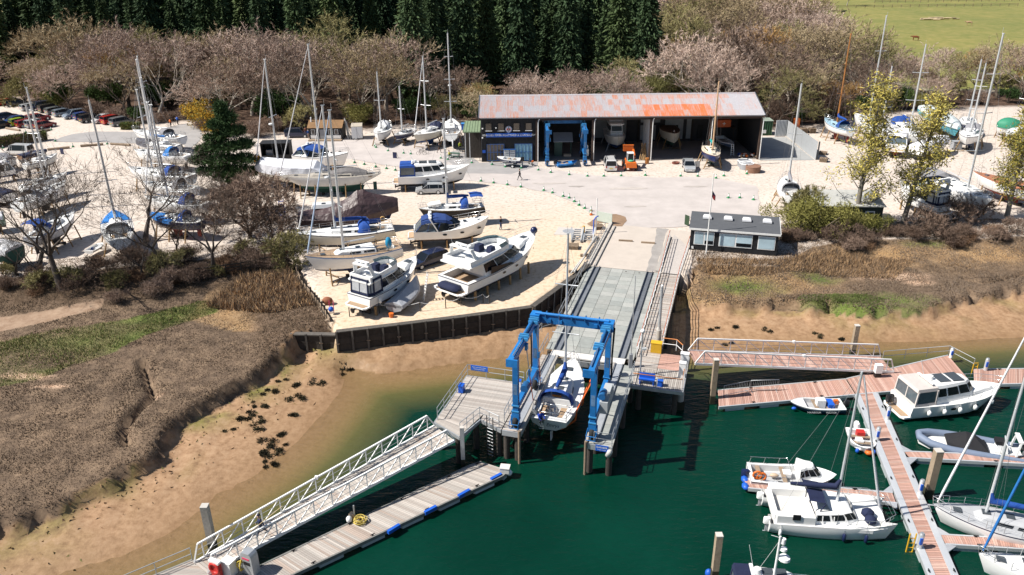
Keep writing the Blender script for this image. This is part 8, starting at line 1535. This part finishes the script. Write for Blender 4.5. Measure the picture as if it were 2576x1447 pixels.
def tris(P,D,Wd,mats,name='crown',two=False):
 """slivers from points P along vectors D with half widths Wd"""
 P=np.asarray(P);D=np.asarray(D);n=len(P);r=np.random.RandomState(n);q=r.randn(n,3);s=np.cross(D,q);s/=(np.linalg.norm(s,axis=1,keepdims=True)+1e-9);s*=np.asarray(Wd).reshape(-1,1)
 if two:v=np.stack([P,P+D*.5+s,P+D,P+D*.5-s],1).reshape(-1,3);k=4
 else:v=np.stack([P-s,P+s,P+D],1).reshape(-1,3);k=3
 me=bpy.data.meshes.new(name);me.vertices.add(n*k);me.vertices.foreach_set('co',v.ravel());me.loops.add(n*k);me.loops.foreach_set('vertex_index',np.arange(n*k));me.polygons.add(n);me.polygons.foreach_set('loop_start',np.arange(0,n*k,k));me.polygons.foreach_set('loop_total',np.full(n,k))
 ml=mats if isinstance(mats,list)else[mats]
 for m in ml:me.materials.append(m)
 if len(ml)>1:me.polygons.foreach_set('material_index',r.randint(0,len(ml),n))
 me.update();return me
def skeleton(seed,h,spread=.55,split=(5,4,4,4),trunk=.3,r0=.36,up=.5,curl=.25):
 r=random.Random(seed);mb=MB();tips=[]
 def grow(p,d,ln,rad,lev):
  pts_,rs=[p],[rad];k=3 if lev<2 else 2
  for i in range(k):
   d=(d+Vector((r.uniform(-1,1),r.uniform(-1,1),r.uniform(-.5,1)*up))*curl).normalized();p=p+d*ln/k;pts_.append(p);rs.append(rad*(1-.45*(i+1)/k))
  mb.tube(pts_,rs,5 if lev==0 else 4 if lev<2 else 3,0,False)
  if lev>=len(split):tips.append((pts_,d));return
  for j in range(split[lev]):
   a=2*math.pi*(j+r.uniform(-.35,.35))/split[lev];t_=d.orthogonal().normalized();b_=d.cross(t_);sp_=spread*r.uniform(.75,1.35)
   nd=(d*math.cos(sp_)+(t_*math.cos(a)+b_*math.sin(a))*math.sin(sp_)+Vector((0,0,.12))).normalized();q=pts_[-1]if j%2==0 or lev==0 else pts_[-2].lerp(pts_[-1],r.random());grow(q,nd,ln*r.uniform(.62,.88)if lev else h*.3*r.uniform(.8,1.2),rs[-1]*.72,lev+1)
 grow(Vector((0,0,-.3)),Vector((0,0,1)),h*trunk,r0,0);return mb,tips
def twigs(tips,seed,per,ln,wd):
 r=np.random.RandomState(seed);P,D=[],[]
 for pts_,d in tips:
  a,b_=np.array(pts_[0]),np.array(pts_[-1]);f=r.rand(per,1)**.7;P.append(a+(b_-a)*f);v=r.randn(per,3)*.75+np.array(d)+np.array([0,0,.25]);v/=np.linalg.norm(v,axis=1,keepdims=True);D.append(v*ln*r.uniform(.5,1.3,(per,1)))
 P=np.concatenate(P);D=np.concatenate(D);return P,D,wd*r.uniform(.7,1.3,len(P))
def bare_var(seed,h,per=18,ln=.62,wd=.04,**k):
 mb,tips=skeleton(seed,h,**k);return mb,twigs(tips,seed,per,ln,wd)
TREES={}
def proto(key,mbt,P,D,W_,tm,cm,two=False):TREES[key]=(mbt.mesh('trunk',tm),tris(P,D,W_,cm,'crown',two))
for i in range(6):mb,(P,D,W_)=bare_var(40+i,12.5,spread=.6+.04*(i%3),trunk=.2+.02*i);proto('bare%d'%i,mb,P,D,W_,bark if i%2 else barkp,[tw_m,tw_m,tw_d,tw_t,tw_m,tw_g][i])
mb,(P,D,W_)=bare_var(61,11,spread=.6,trunk=.22);proto('orange',mb,P,D,W_,bark,tw_o)
mb,(P,D,W_)=bare_var(62,7,per=16,ln=.7,spread=.75,trunk=.1,split=(6,4,4,3));proto('scrub',mb,P,D,W_,barkd,tw_d)
mb,(P,D,W_)=bare_var(63,6,per=18,ln=.6,wd=.05,spread=.8,trunk=.1,split=(6,4,4,3));proto('olive',mb,P,D,W_,barkd,tw_g)
for i in range(3):mb,(P,D,W_)=bare_var(70+i,9.5,per=6,ln=.75,wd=.014,spread=.58,trunk=.3,split=(4,4,4,4),r0=.24,curl=.4);proto('front%d'%i,mb,P,D,W_,M('front_bark',(.085,.07,.06),.9,var=.35,scale=2),MATS.get('dark_twigs')or leafm('dark_twigs',(.045,.034,.027),(.11,.08,.062)))
def conifer(seed,h,r0):
 r=np.random.RandomState(seed);P,D,W_=[],[],[];n=int(h*1.9)
 for i in range(n):
  f=i/n;z=h*(.14+.86*f);R_=r0*(1-f)**.75*r.uniform(.55,1.25)+.15
  for a in np.linspace(0,2*np.pi,9,endpoint=False)+r.rand()*6:
   m=15;s=r.rand(m,1)**.7;d=np.array([np.cos(a),np.sin(a),-.32]);P.append(np.array([0,0,z])+d*R_*s+r.randn(m,3)*.16);v=d*.55+r.randn(m,3)*.4-np.array([0,0,.18]);D.append(v*.95);W_.append(np.full(m,.17))
 mb=MB();mb.tube([(0,0,-.5),(0,0,h*.5),(0,0,h)],[.36,.24,.03],6,0,False);return mb,np.concatenate(P),np.concatenate(D),np.concatenate(W_)
for i in range(4):mb,P,D,W_=conifer(90+i,24+2*(i%3),3.7);proto('fir%d'%i,mb,P,D,W_,barkd,ndl2 if i==3 else ndl,True)
def clump(seed,centres,n,size,wd,up=0.):
 """leaf-sized faces spread through several overlapping lumps"""
 r=np.random.RandomState(seed);P,D=[],[]
 for(x,y,z,a,b_,c_)in centres:
  m=int(n/len(centres));v=r.randn(m,3);v/=np.linalg.norm(v,axis=1,keepdims=True);P.append(np.array([x,y,z])+v*(r.rand(m,1)**.45)*np.array([a,b_,c_]));d=v*.6+r.randn(m,3)*.7+np.array([0,0,up]);D.append(d*size)
 P=np.concatenate(P);return P,np.concatenate(D),wd*r.uniform(.6,1.3,len(P))
def rc(seed,n,R_,H,r_):
 q=random.Random(seed);return[(R_*q.uniform(-1,1),R_*q.uniform(-1,1)*.9,H*q.uniform(.25,.85),r_*q.uniform(.7,1.2),r_*q.uniform(.7,1.2),r_*q.uniform(.6,.9))for _ in range(n)]
def stems(seed,n,R_,H,r0=.05):
 q=random.Random(seed);mb=MB()
 for _ in range(n):a=q.uniform(0,6.28);e=(math.cos(a)*R_*q.random(),math.sin(a)*R_*q.random(),H*q.uniform(.5,.9));mb.tube([(e[0]*.1,e[1]*.1,-.3),(e[0]*.5,e[1]*.5,e[2]*.55),e],[r0,r0*.7,r0*.3],4,0,False)
 return mb
BUSH=dict(bush_olive=(lf_o,3.2,3.0,5200,.2,.05,bark),bush_green=(lf_g,2.0,3.2,3600,.24,.07,barkd),bush_brown=(tw_d,1.9,1.9,3600,.32,.026,barkd),bush_yellow=(lf_or,1.6,2.6,2200,.15,.05,bark),bracken=(leafm('bracken',(.13,.075,.045),(.25,.155,.095),sc_=1.2),1.7,1.1,3200,.26,.03,barkd),willow_tall=(leafm('willow_yellow',(.13,.13,.03),(.30,.27,.09),sc_=.8),2.4,3.4,4200,.2,.05,bark),big_olive=(leafm('willow_olive',(.12,.115,.04),(.24,.23,.09)),4.2,7.5,9000,.4,.04,bark))
for k,(m,R_,H,n,s_,w_,bm)in BUSH.items():proto(k,stems(len(k),7,R_,H,.05+H*.01),*clump(len(k)+3,rc(len(k),9,R_*.75,H,R_*.55),n,s_,w_,.3),bm,[m,m,m]if k!='bush_yellow'else[m,lf_o,m])
pc=[(.3,0,11.4,.8,.8,1.0),(.9,0,10.2,1.3,1.2,.9),(-.3,0,9.3,1.5,1.3,.8),(1.5,0,8.3,1.7,1.5,.8),(-.8,-.3,7.4,1.6,1.5,.8),(2.4,0,6.3,1.6,1.5,.7),(.4,-.8,6.2,2.0,1.6,.8),(-2.2,0,5.7,1.7,1.5,.7),(-3.1,-.2,4.2,1.7,1.6,.7),(-.4,-1,4.4,2.2,1.8,.9),(2.6,-.4,4.3,1.9,1.6,.8),(-1.8,-.6,2.7,2.2,1.8,.8),(1.3,-.8,2.7,2.2,1.8,.8),(3.0,0,2.3,1.4,1.3,.6),(0,0,1.5,2.2,2,.7)]
proto('pine',stems(5,9,2.2,9.5,.16),*clump(77,pc,19000,.36,.075,.5),barkd,[pnd,pnd,pnd])
def poplar(seed,h,lean=0.):
 r=random.Random(seed);mb=MB();T=[];q=np.random.RandomState(seed);P,D=[],[]
 tr=[(lean*f*h*.2+r.uniform(-.1,.1),r.uniform(-.1,.1),h*f-.3*(f==0))for f in(0,.25,.5,.75,1)];mb.tube(tr,[.26,.2,.15,.09,.03],7,0,False)
 for i in range(66):
  f=r.uniform(.12,.97);k=int(f*4);p=Vector(tr[k]).lerp(Vector(tr[min(4,k+1)]),f*4-k);a=r.uniform(0,6.28);ln=h*.29*(1.08-f)**.6*r.uniform(.5,1.2);e=p+Vector((math.cos(a)*.62,math.sin(a)*.62,.8))*ln;m_=p.lerp(e,.5)+Vector((math.cos(a),math.sin(a),-.2))*ln*.08;mb.tube([p,m_,e],[.05,.032,.01],4,0,False)
  for _ in range(3):s=p.lerp(e,r.uniform(.35,.95));g=s+Vector((r.uniform(-1,1),r.uniform(-1,1),r.uniform(0,1)))*ln*.32;mb.tube([s,g],[.018,.006],3,0,False);T.append((s,g))
  T.append((m_,e))
 for s,g in T:n=24;P.append(np.array(s)+(np.array(g)-np.array(s))*q.rand(n,1)+q.randn(n,3)*.3);D.append(q.randn(n,3)*.19)
 P=np.concatenate(P);return mb,P,np.concatenate(D),np.full(len(P),.05)
for i,(h,ln)in enumerate(((15.5,.1),(14,.45),(12.5,-.1))):mb,P,D,W_=poplar(30+i,h,ln);proto('poplar%d'%i,mb,P,D,W_,M('poplar_bark',(.22,.20,.17),.9,var=.4,scale=2),[lf_y,lf_y,lf_o],True)
def plant(key,name,label,cat,x,y,z=None,s=1.,rz=None,group=None,parts=('trunk','crown'),sx=1.):
 z=ground_h(x,y)if z is None else z;t=thing(name,label,cat,(x,y,z),rnd.uniform(0,6.28)if rz is None else rz,group);t.scale=(s*sx,s*sx,s);a,b_=TREES[key];ob(parts[0],a,t);ob(parts[1],b_,t);return t
def in1(x,y,P):return bool(inside(np.array([[x]]),np.array([[y]]),P)[0][0])
def firline(x):return 174 if-22<x<32 else 200 if x>-58 and x<32 else 204
cand=[];r_=random.Random(21)
WOOD=FOREST
yy=140.
while yy<430:
 xx=-150+r_.uniform(0,4)
 while xx<210:
  x,y=xx+r_.uniform(-3,3),yy+r_.uniform(-3,3);px,py=proj((x,y,0))
  if-130<px<2700 and(y<318 or x<40)and in1(x,y,WOOD)and not(1570<px<1760 and y<172):cand.append((x,y,px,py))
  xx+=9.4 if yy<235 else 10.5 if yy<290 else 11
 yy+=8.2 if yy<235 else 9.5 if yy<290 else 14
WL=lambda px:next(s for a,s in((200,'above the far left cars'),(400,'above the car park end'),(650,'above the dark pine'),(820,'above the wrapped yacht'),(1000,'above the small hut'),(1200,'above the wood edge yachts'),(1480,'above the left shed roof'),(1750,'above the right shed roof'),(1960,'above the shed end'),(2150,'above the wash bay'),(2350,'above the poplars'),(9999,'above the right edge yachts'))if px<a)
nb=nf=0
for x,y,px,py in cand:
 fl=firline(x)
 if x<36 and y>fl+r_.uniform(-3,6)and not(px>1300 and y<166):
  fr='front edge'if y<fl+12 else 'second row'if y<fl+24 else 'middle'if y<fl+60 else 'far back';g=WL(px)
  if nf<298:nf+=1;plant('fir%d'%r_.randrange(4),'conifer','tall dark conifer, '+fr+' of the stand, '+g,'conifer',x,y,s=r_.uniform(.72,1.25),group='dark conifers, '+fr+' of the stand, '+g)
 else:
  edge=dist(np.array([[x]]),np.array([[y]]),FOREST,True)[0][0];s=r_.uniform(.85,1.38)*(.62+.38*min(1,edge/10))*(.7 if-24<x<34 and y<190 else 1)*(.78 if px>2080 else 1)*(.82 if x<34 and y>fl-16 else 1);k='bare%d'%r_.randrange(6);g=WL(px)
  if nb<292:nb+=1;o=r_.random()<.06;tone='orange tinged'if o else('mauve dark trunked','mauve pale trunked','dark brown','dusky mauve','pale mauve','mossy olive')[int(k[-1])]if 0 else 'orange tinged'if o else('mauve pale limbed','mauve dark limbed','dark brown','tan dark limbed','pinkish pale limbed','mossy olive')[int(k[-1])];rw='front'if y<165 else 'middle'if y<205 else 'back';plant('orange'if o else k,'bare_tree',tone+' leafless tree, '+rw+' rows of the wood '+g,'tree',x,y,s=s,group=tone+' trees, '+rw+' rows '+g,sx=1.15)
print('trees',nb,nf)
EDGE=[(0,262),(60,268),(120,280),(180,292),(240,300),(290,310),(330,318),(380,318),(430,312),(470,305),(520,335),(560,345),(640,350),(700,335),(760,332),(880,322),(910,312),(960,318),(1010,310),(1060,312),(1110,308),(1170,304),(1180,315),(1960,322),(2010,318),(2060,318),(2130,300),(2190,292),(2260,285),(2330,278),(2400,272),(2470,270),(2540,268)]
for i,(px,py)in enumerate(EDGE):
 p=G(px,py-6);k=r_.choice(['bush_green','bush_brown','scrub','bush_olive','bush_green','bush_brown','olive']);cn={'bush_green':'dark green evergreen','bush_brown':'brown leafless','scrub':'tangled brown','bush_olive':'olive green','olive':'mossy olive'}[k]
 plant(k,'bush',cn+' bush at the wood edge '+WL(px),'bush',p.x,p.y+1,0,r_.uniform(.8,1.4),group=cn+' bushes '+WL(px),parts=('stem','foliage'))
for i in range(70):
 px=r_.choice((r_.uniform(-20,1190),r_.uniform(1000,2300)));p=G(px,r_.uniform(170,290));
 if not in1(p.x,p.y,FOREST):continue
 plant('bush_green','ivy_bush','dark ivy covered trunk among the bare trees '+WL(px),'bush',p.x,p.y,0,r_.uniform(1.1,1.9),group='ivy clad growth '+WL(px),parts=('stem','foliage'),sx=.75)
p=G(1660,292);plant('big_olive','willow','big rounded olive green tree behind the shed roof','tree',p.x,160,0,1.35)
p=G(1712,225);plant('orange','bare_tree','large orange brown tree above the rounded olive one','tree',p.x,p.y,0,1.15)
for px,py,lb in((540,345,'yellow flowering bush just behind the dark pine'),(505,318,'yellow flowering bush at the lane end by the pine')):p=G(px,py);plant('bush_yellow','gorse',lb,'bush',p.x,p.y,0,1.9,parts=('stem','foliage'))
p=G(715,318);plant('bush_green','holly','bright green bush beside the dark blue off-roader','bush',p.x,p.y,0,2.1,parts=('stem','foliage'))
p=G(580,470);plant('pine','pine_tree','dense dark pine standing between the left yachts and the wrapped yacht','pine',p.x,p.y,0,1.0,0,sx=1.12)
for k,px,py,s,lb in(('scrub',630,600,1.25,'brown shrubby tree below the dark pine'),('scrub',690,620,.8,'twiggy bush at the gravel edge by the tarpaulin boat'),('olive',720,660,.7,'mossy bush at the top of the gravel fence'),('scrub',590,545,.8,'thicket right under the dark pine'),('scrub',655,540,.95,'brown thicket touching the pine on its right')):p=G(px,py);plant(k,'shrub_tree',lb,'bush',p.x,p.y,None,s)
for i,(x,y,ty,lb)in enumerate(((460,1330,250,'bare grey tree before the shrouded yacht, left end of the front row'),(725,1420,130,'bare tree standing before the grey hulled yacht'),(1660,940,60,'widest bare tree, right of the yacht seen from astern'),(1870,1240,330,'slim bare tree before the navy hulled yacht'),(2415,1250,380,'bare tree near the rail fence under the pine'),(1990,1110,560,'short bare tree between the slim one and the fence tree'),(215,1300,820,'small bare sapling at the far left by the wrapped boat'),(1610,1310,900,'small leaning bare tree in the brown thicket'))):
 p=GZ('2',x,y,-.1);top=height_at(p.x,p.y,V('2',x,ty)[1]);plant('front%d'%(i%3),'front_tree',lb,'tree',p.x,p.y,None,top/8.3,sx=1.45 if i==2 else 1.25)
for x,y,lb,key,s in((430,1385,'crooked bare tree with forked trunk beside the grey path','front1',.6),(1400,1130,'low dead tree in the thicket left of the fence','front0',.45)):p=GZ('2',x,y,-.2);plant(key,'front_tree',lb,'tree',p.x,p.y,None,s)
for(px,py,tp,key,lb)in((2150,568,202,'poplar0','tallest yellow leaved poplar in front of the green shed'),(2272,562,242,'poplar1','leaning poplar beside the flybridge cruiser'),(2535,545,272,'poplar2','yellow leaved poplar at the right edge')):
 p=G(px,py);h=height_at(p.x,p.y,tp);plant(key,'poplar',lb,'poplar',p.x,p.y,0,h/{'poplar0':15.5,'poplar1':14,'poplar2':12.5}[key],0,sx=1.2)
for px,py,s,k,lb in((1990,588,1.05,'bush_olive','leftmost'),(2050,594,1.3,'willow_tall','tallest'),(2112,594,.95,'bush_olive','third from the office'),(2195,590,.7,'willow_tall','rightmost')):p=G(px,py);plant(k,'willow_bush',lb+' one of the olive willow bushes beside the harbour office','bush',p.x,p.y,None,s,parts=('stem','foliage'))
p=G(2035,545);plant('olive','shrub_tree','tan twiggy bush rising behind the willow bushes','bush',p.x,p.y,0,.8)
BK='brown thicket along the left bank'
for i in range(46):
 px=r_.uniform(0,735);f=r_.random();py=(700-.09*px)+f*(100-.07*px)-6;p=G(px,py,-.3);k=r_.choice(['bush_brown','bracken','bracken','scrub','bush_brown','olive'])
 if 0<px<270 and 735<py<812:continue
 cn={'bush_brown':'low brown bush','bracken':'heap of dead bracken','scrub':'tangled twiggy bush','olive':'mossy olive bush'}[k];sd='left of the path bend'if px<260 else 'below the left yachts'if px<520 else 'round the rail fence'
 plant(k,'bush',cn+' on the bank '+sd,'bush',p.x,p.y,None,r_.uniform(.45,.8)*(.6 if k in('scrub','olive')else 1),group=cn+'s '+sd,parts=('stem','foliage'))
for i in range(34):
 px=r_.uniform(1975,2580);py=612-.02*(px-1975)+r_.uniform(-10,14);p=G(px,py,-.2);k=r_.choice(['bush_brown','bracken','bush_brown','scrub']);cn={'bush_brown':'low brown bush','bracken':'heap of dead bracken','scrub':'tangled twiggy bush'}[k];sd='below the green shed'if px<2260 else 'below the flybridge cruiser'
 plant(k,'bush',cn+' on the marsh edge '+sd,'bush',p.x,p.y,None,r_.uniform(.4,.75)*(.5 if k=='scrub'else 1),group=cn+'s '+sd,parts=('stem','foliage'))
for i,(px,py)in enumerate(((2400,560),(2462,548),(2330,590))):p=G(px,py);plant('scrub','shrub_tree',('grey twiggy bush in the shadow of the biggest right hand yacht','grey twiggy bush at the right edge of the gravel','small twiggy bush below the flybridge cruiser stern')[i],'bush',p.x,p.y,0,.55)
for i in range(30):
 px,py=r_.uniform(2120,2600),r_.uniform(150,265);p=G(px,py)
 if py<172+.2*max(0,2300-px):continue
 k=r_.choice(['scrub','olive','bare1','orange','bush_brown']);plant(k,'scrub_tree',{'scrub':'tangled brown','olive':'olive','bare1':'pale bare','orange':'orange brown','bush_brown':'low brown'}[k]+' scrub between field and right hand yachts','bush',p.x,p.y,None,r_.uniform(.45,.75)*(.7 if k[0]=='b'else 1),group={'scrub':'tangled','olive':'olive','bare1':'pale','orange':'orange','bush_brown':'low'}[k]+' scrub below the field')
def hedge(label,a,b_,h,w_,n,m):
 d=b_-a;L=d.length;q=np.random.RandomState(n);P=np.stack([q.rand(n)*L,(q.rand(n)-.5)*w_,q.rand(n)**.6*h],1);t=thing('hedge',label,'hedge',a,math.atan2(d.y,d.x));ob('foliage',tris(P,q.randn(n,3)*.2,np.full(n,.06),m,'foliage'),t);mb=MB();mb.box((L/2,0,h*.42),(L,w_*.6,h*.84));mb.build('twig_mass',tw_d,t)
hedge('clipped brown and green hedge along the car park edge',GZ('1',-60,935),GZ('1',610,835),1.7,1.4,9000,[tw_d,lf_o,lf_g]);hedge('short green hedge at the car park mouth',GZ('1',1570,700),GZ('1',1800,700),1.3,1.2,3000,[lf_g,lf_o])
def scatter(name,poly,n,hgt,wd,mats,seed,keep=None,lean=.5):
 xs_=[p[0]for p in poly];ys_=[p[1]for p in poly];q=np.random.RandomState(seed);x=q.uniform(max(min(xs_),-75),min(max(xs_),85),(1,n));y=q.uniform(min(ys_),min(max(ys_),120),(1,n));ok=inside(x,y,poly)
 if keep is not None:ok&=keep(x,y)
 x,y=x[ok],y[ok];z=terrain(x[None],y[None])[0][0];px=proj;P=np.stack([x,y,z-.02],1);k=len(x);cl=vnoise(x[None],y[None],1.4,seed)[0];D=np.stack([q.randn(k)*lean,q.randn(k)*lean,np.abs(q.randn(k))*.5+.7],1)*(hgt*(.5+cl))[:,None];o=ob(name,tris(P,D,np.full(k,wd),mats,name));o['kind']='stuff';return o
heath=[leafm('sea_purslane',(.085,.058,.04),(.23,.165,.115),sc_=.22),leafm('dead_sedge',(.16,.115,.08),(.30,.225,.155),sc_=.22),leafm('dark_heath',(.05,.038,.028),(.11,.082,.06),sc_=.22)]
G_=lambda x,y:~inside(x,y,GRASS)&~inside(x,y,PATH)&(np.minimum.reduce([dist(x,y,c)for c in creeks])>.3)
scatter('marsh_plants',marsh_l,330000,.10,.032,heath,5,G_);scatter('marsh_plants',marsh_r,260000,.11,.035,[leafm('grey_sedge',(.12,.09,.07),(.27,.21,.165),sc_=.22),heath[1]],6,G_)
grm=[leafm('marsh_grass',(.06,.09,.02),(.16,.20,.06),sc_=.6),leafm('straw_grass',(.20,.18,.07),(.34,.29,.14),sc_=.6)]
scatter('grass',GRASS,60000,.16,.03,grm,7);scatter('reeds',pts(-1,1750,672,1960,675,2100,640,2300,655,2250,700,2050,690,1900,705,1760,700),24000,.38,.03,[M('reed_tan',(.50,.32,.17),.9,var=.3),heath[1]],8);scatter('grass',pts(-1,2000,752,2200,764,2230,748,2180,738,2020,738),9000,.15,.03,[grm[0]],9);scatter('reeds',pts(-1,520,770,610,705,730,700,800,790,700,800),16000,.55,.035,[M('reed_tan'),heath[0],heath[2]],10)
wm=leafm('seaweed',(.012,.012,.008),(.045,.04,.022),sc_=2);WV=[]
for i in range(3):P,D,W_=clump(200+i,[(random.Random(i*9+j).uniform(-.7,.7),random.Random(i*7+j).uniform(-.4,.4),.05,.4,.3,.1)for j in range(5)],420,.12,.05,.1);WV.append(tris(P,D,W_,wm,'seaweed'))
for i,(x,y)in enumerate(((2035,860),(2140,875),(2285,855),(1920,940),(1995,930),(2130,965),(1835,1030),(1905,1035),(1790,1110),(1850,1105),(2125,1075),(1860,1170),(1660,1205),(2030,1220),(1930,1270),(2035,1300),(1890,1345),(1960,1345),(1910,1415),(1990,1415),(2480,750))):
 p=GZ('B7',x,y,-2.4);o=ob('seaweed_patch',WV[i%3],None,(p.x,p.y,ground_h(p.x,p.y)+.02),i*1.3);o.scale=(.6+.2*(i%3),)*3;tag(o,'dark clump of bladderwrack lying on the left mud bank','seaweed','seaweed clumps on the left mud bank')
for i,(px,py)in enumerate(((1795,820),(1850,815),(1930,822),(1835,850),(2120,840),(2060,830))):p=G(px,py,-2.2);o=ob('seaweed_patch',WV[i%3],None,(p.x,p.y,ground_h(p.x,p.y)+.02),i);o.scale=(.7,)*3;tag(o,'dark clump of bladderwrack on the right mud bank','seaweed','seaweed clumps on the right mud bank')
q=np.random.RandomState(3);n=9000;x=q.uniform(-42,10,(1,n));y=q.uniform(34,76,(1,n));dm=dist(x,y,marsh_l,True);ok=~inside(x,y,marsh_l)&~inside(x,y,WPOLY)&~inside(x,y,YARD)&(q.rand(1,n)<np.exp(-dm/1.6));x,y=x[ok],y[ok];z=terrain(x[None],y[None])[0][0]
o=ob('mud_clods',tris(np.stack([x,y,z-.05],1),np.stack([q.randn(len(x))*.12,q.randn(len(x))*.12,np.full(len(x),.2)],1),np.full(len(x),.1),[M('mud_clod',(.28,.17,.095),.9,var=.3),M('algae_clod',(.17,.15,.05),.9,var=.3),M('mud_clod')],'mud_clods'));o['kind']='stuff'
def cow(label,px,py,rz,m,s=1.):
 J=[(-.8,0,1.15,.3),(0,0,1.1,.34),(.7,0,1.2,.28),(1.05,0,1.3,.16),(1.35,0,1.25,.13),(1.6,0,1.05,.07)];E_=[(0,1),(1,2),(2,3),(3,4),(4,5)]
 for x,b_ in((-.75,0),(.6,2)):
  for sg in(-1,1):i=len(J);J+=[(x,sg*.2,.85,.12),(x-(.1 if b_==0 else-.03),sg*.22,.45,.065),(x,sg*.22,.05,.055)];E_+=[(b_,i),(i,i+1),(i+1,i+2)]
 i=len(J);J+=[(-1.08,0,1.1,.03),(-1.12,0,.5,.03),(1.32,.2,1.36,.035),(1.32,-.2,1.36,.035)];E_+=[(0,i),(i,i+1),(4,i+2),(4,i+3)]
 me=bpy.data.meshes.new('body');me.from_pydata([j[:3]for j in J],[],[]);me.from_pydata if 0 else None;me=bpy.data.meshes.new('body');me.from_pydata([j[:3]for j in J],E_,[]);p=G(px,py,3.);t=thing('cow',label,'cow',(p.x,p.y,ground_h(p.x,p.y)),rz);t.scale=(s,)*3;tmp=bpy.data.objects.new('tmp',me);COL.objects.link(tmp);tmp.modifiers.new('s','SKIN');tmp.modifiers.new('u','SUBSURF')
 for k,j in enumerate(J):v=me.skin_vertices[0].data[k];v.radius=(j[3],j[3]);v.use_root=k==1
 out=bpy.data.meshes.new_from_object(tmp.evaluated_get(bpy.context.evaluated_depsgraph_get()));bpy.data.objects.remove(tmp);out.materials.clear();out.materials.append(m);ob('body',out,t)
cow('black cow grazing near the top of the field',2121,36,.3,blk);cow('red brown cow in the middle of the field',2303,98,R(170),M('cow_red',(.20,.06,.025),.8));cow('black and white cow at the foot of the field',2332,136,.2,M('cow_pied',(.25,.24,.23),.8,var=.8,scale=1.2));cow('tan cow near the log pile in the field',2437,64,R(160),M('cow_tan',(.36,.24,.14),.8));cow('white cow at the left edge of the field',2050,44,R(20),M('cow_white',(.62,.60,.56),.8),.8)
p=G(2350,50,3);t=thing('log_pile','pale stack of logs lying in the field','logs',(p.x,p.y,ground_h(p.x,p.y)))
for i in range(14):mb=MB();a=Vector((r_.uniform(-7,7),r_.uniform(-2,2),.3+.2*(i%3)));mb.tube([a,a+Vector((r_.uniform(2,5),r_.uniform(-.6,.6),0))],.22,6);mb.build('log',M('log_pale',(.48,.38,.24),.8,var=.2),t)
for j,(y0,x0,x1)in enumerate(((22,2040,2560),(8,2200,2640))):
 a,b_=G(x0,y0,3),G(x1,y0-6,3);t=thing('field_fence',('post and rail fence across the field above the black cow','farther post and rail fence at the top of the field')[j],'fence',a);n=24
 for i in range(n):p=a.lerp(b_,i/(n-1));mb=MB();mb.beam(p,p+Vector((0,0,1.3)),.16,.16);wb(mb,'post',wood,t)
 for z in(.6,1.1):mb=MB();mb.beam(a+Vector((0,0,z)),b_+Vector((0,0,z)),.08,.12);wb(mb,'rail',wood,t)
p=G(2130,14,3);plant('bare2','field_tree','lone bare tree on the field fence line','tree',p.x,p.y,None,.75)
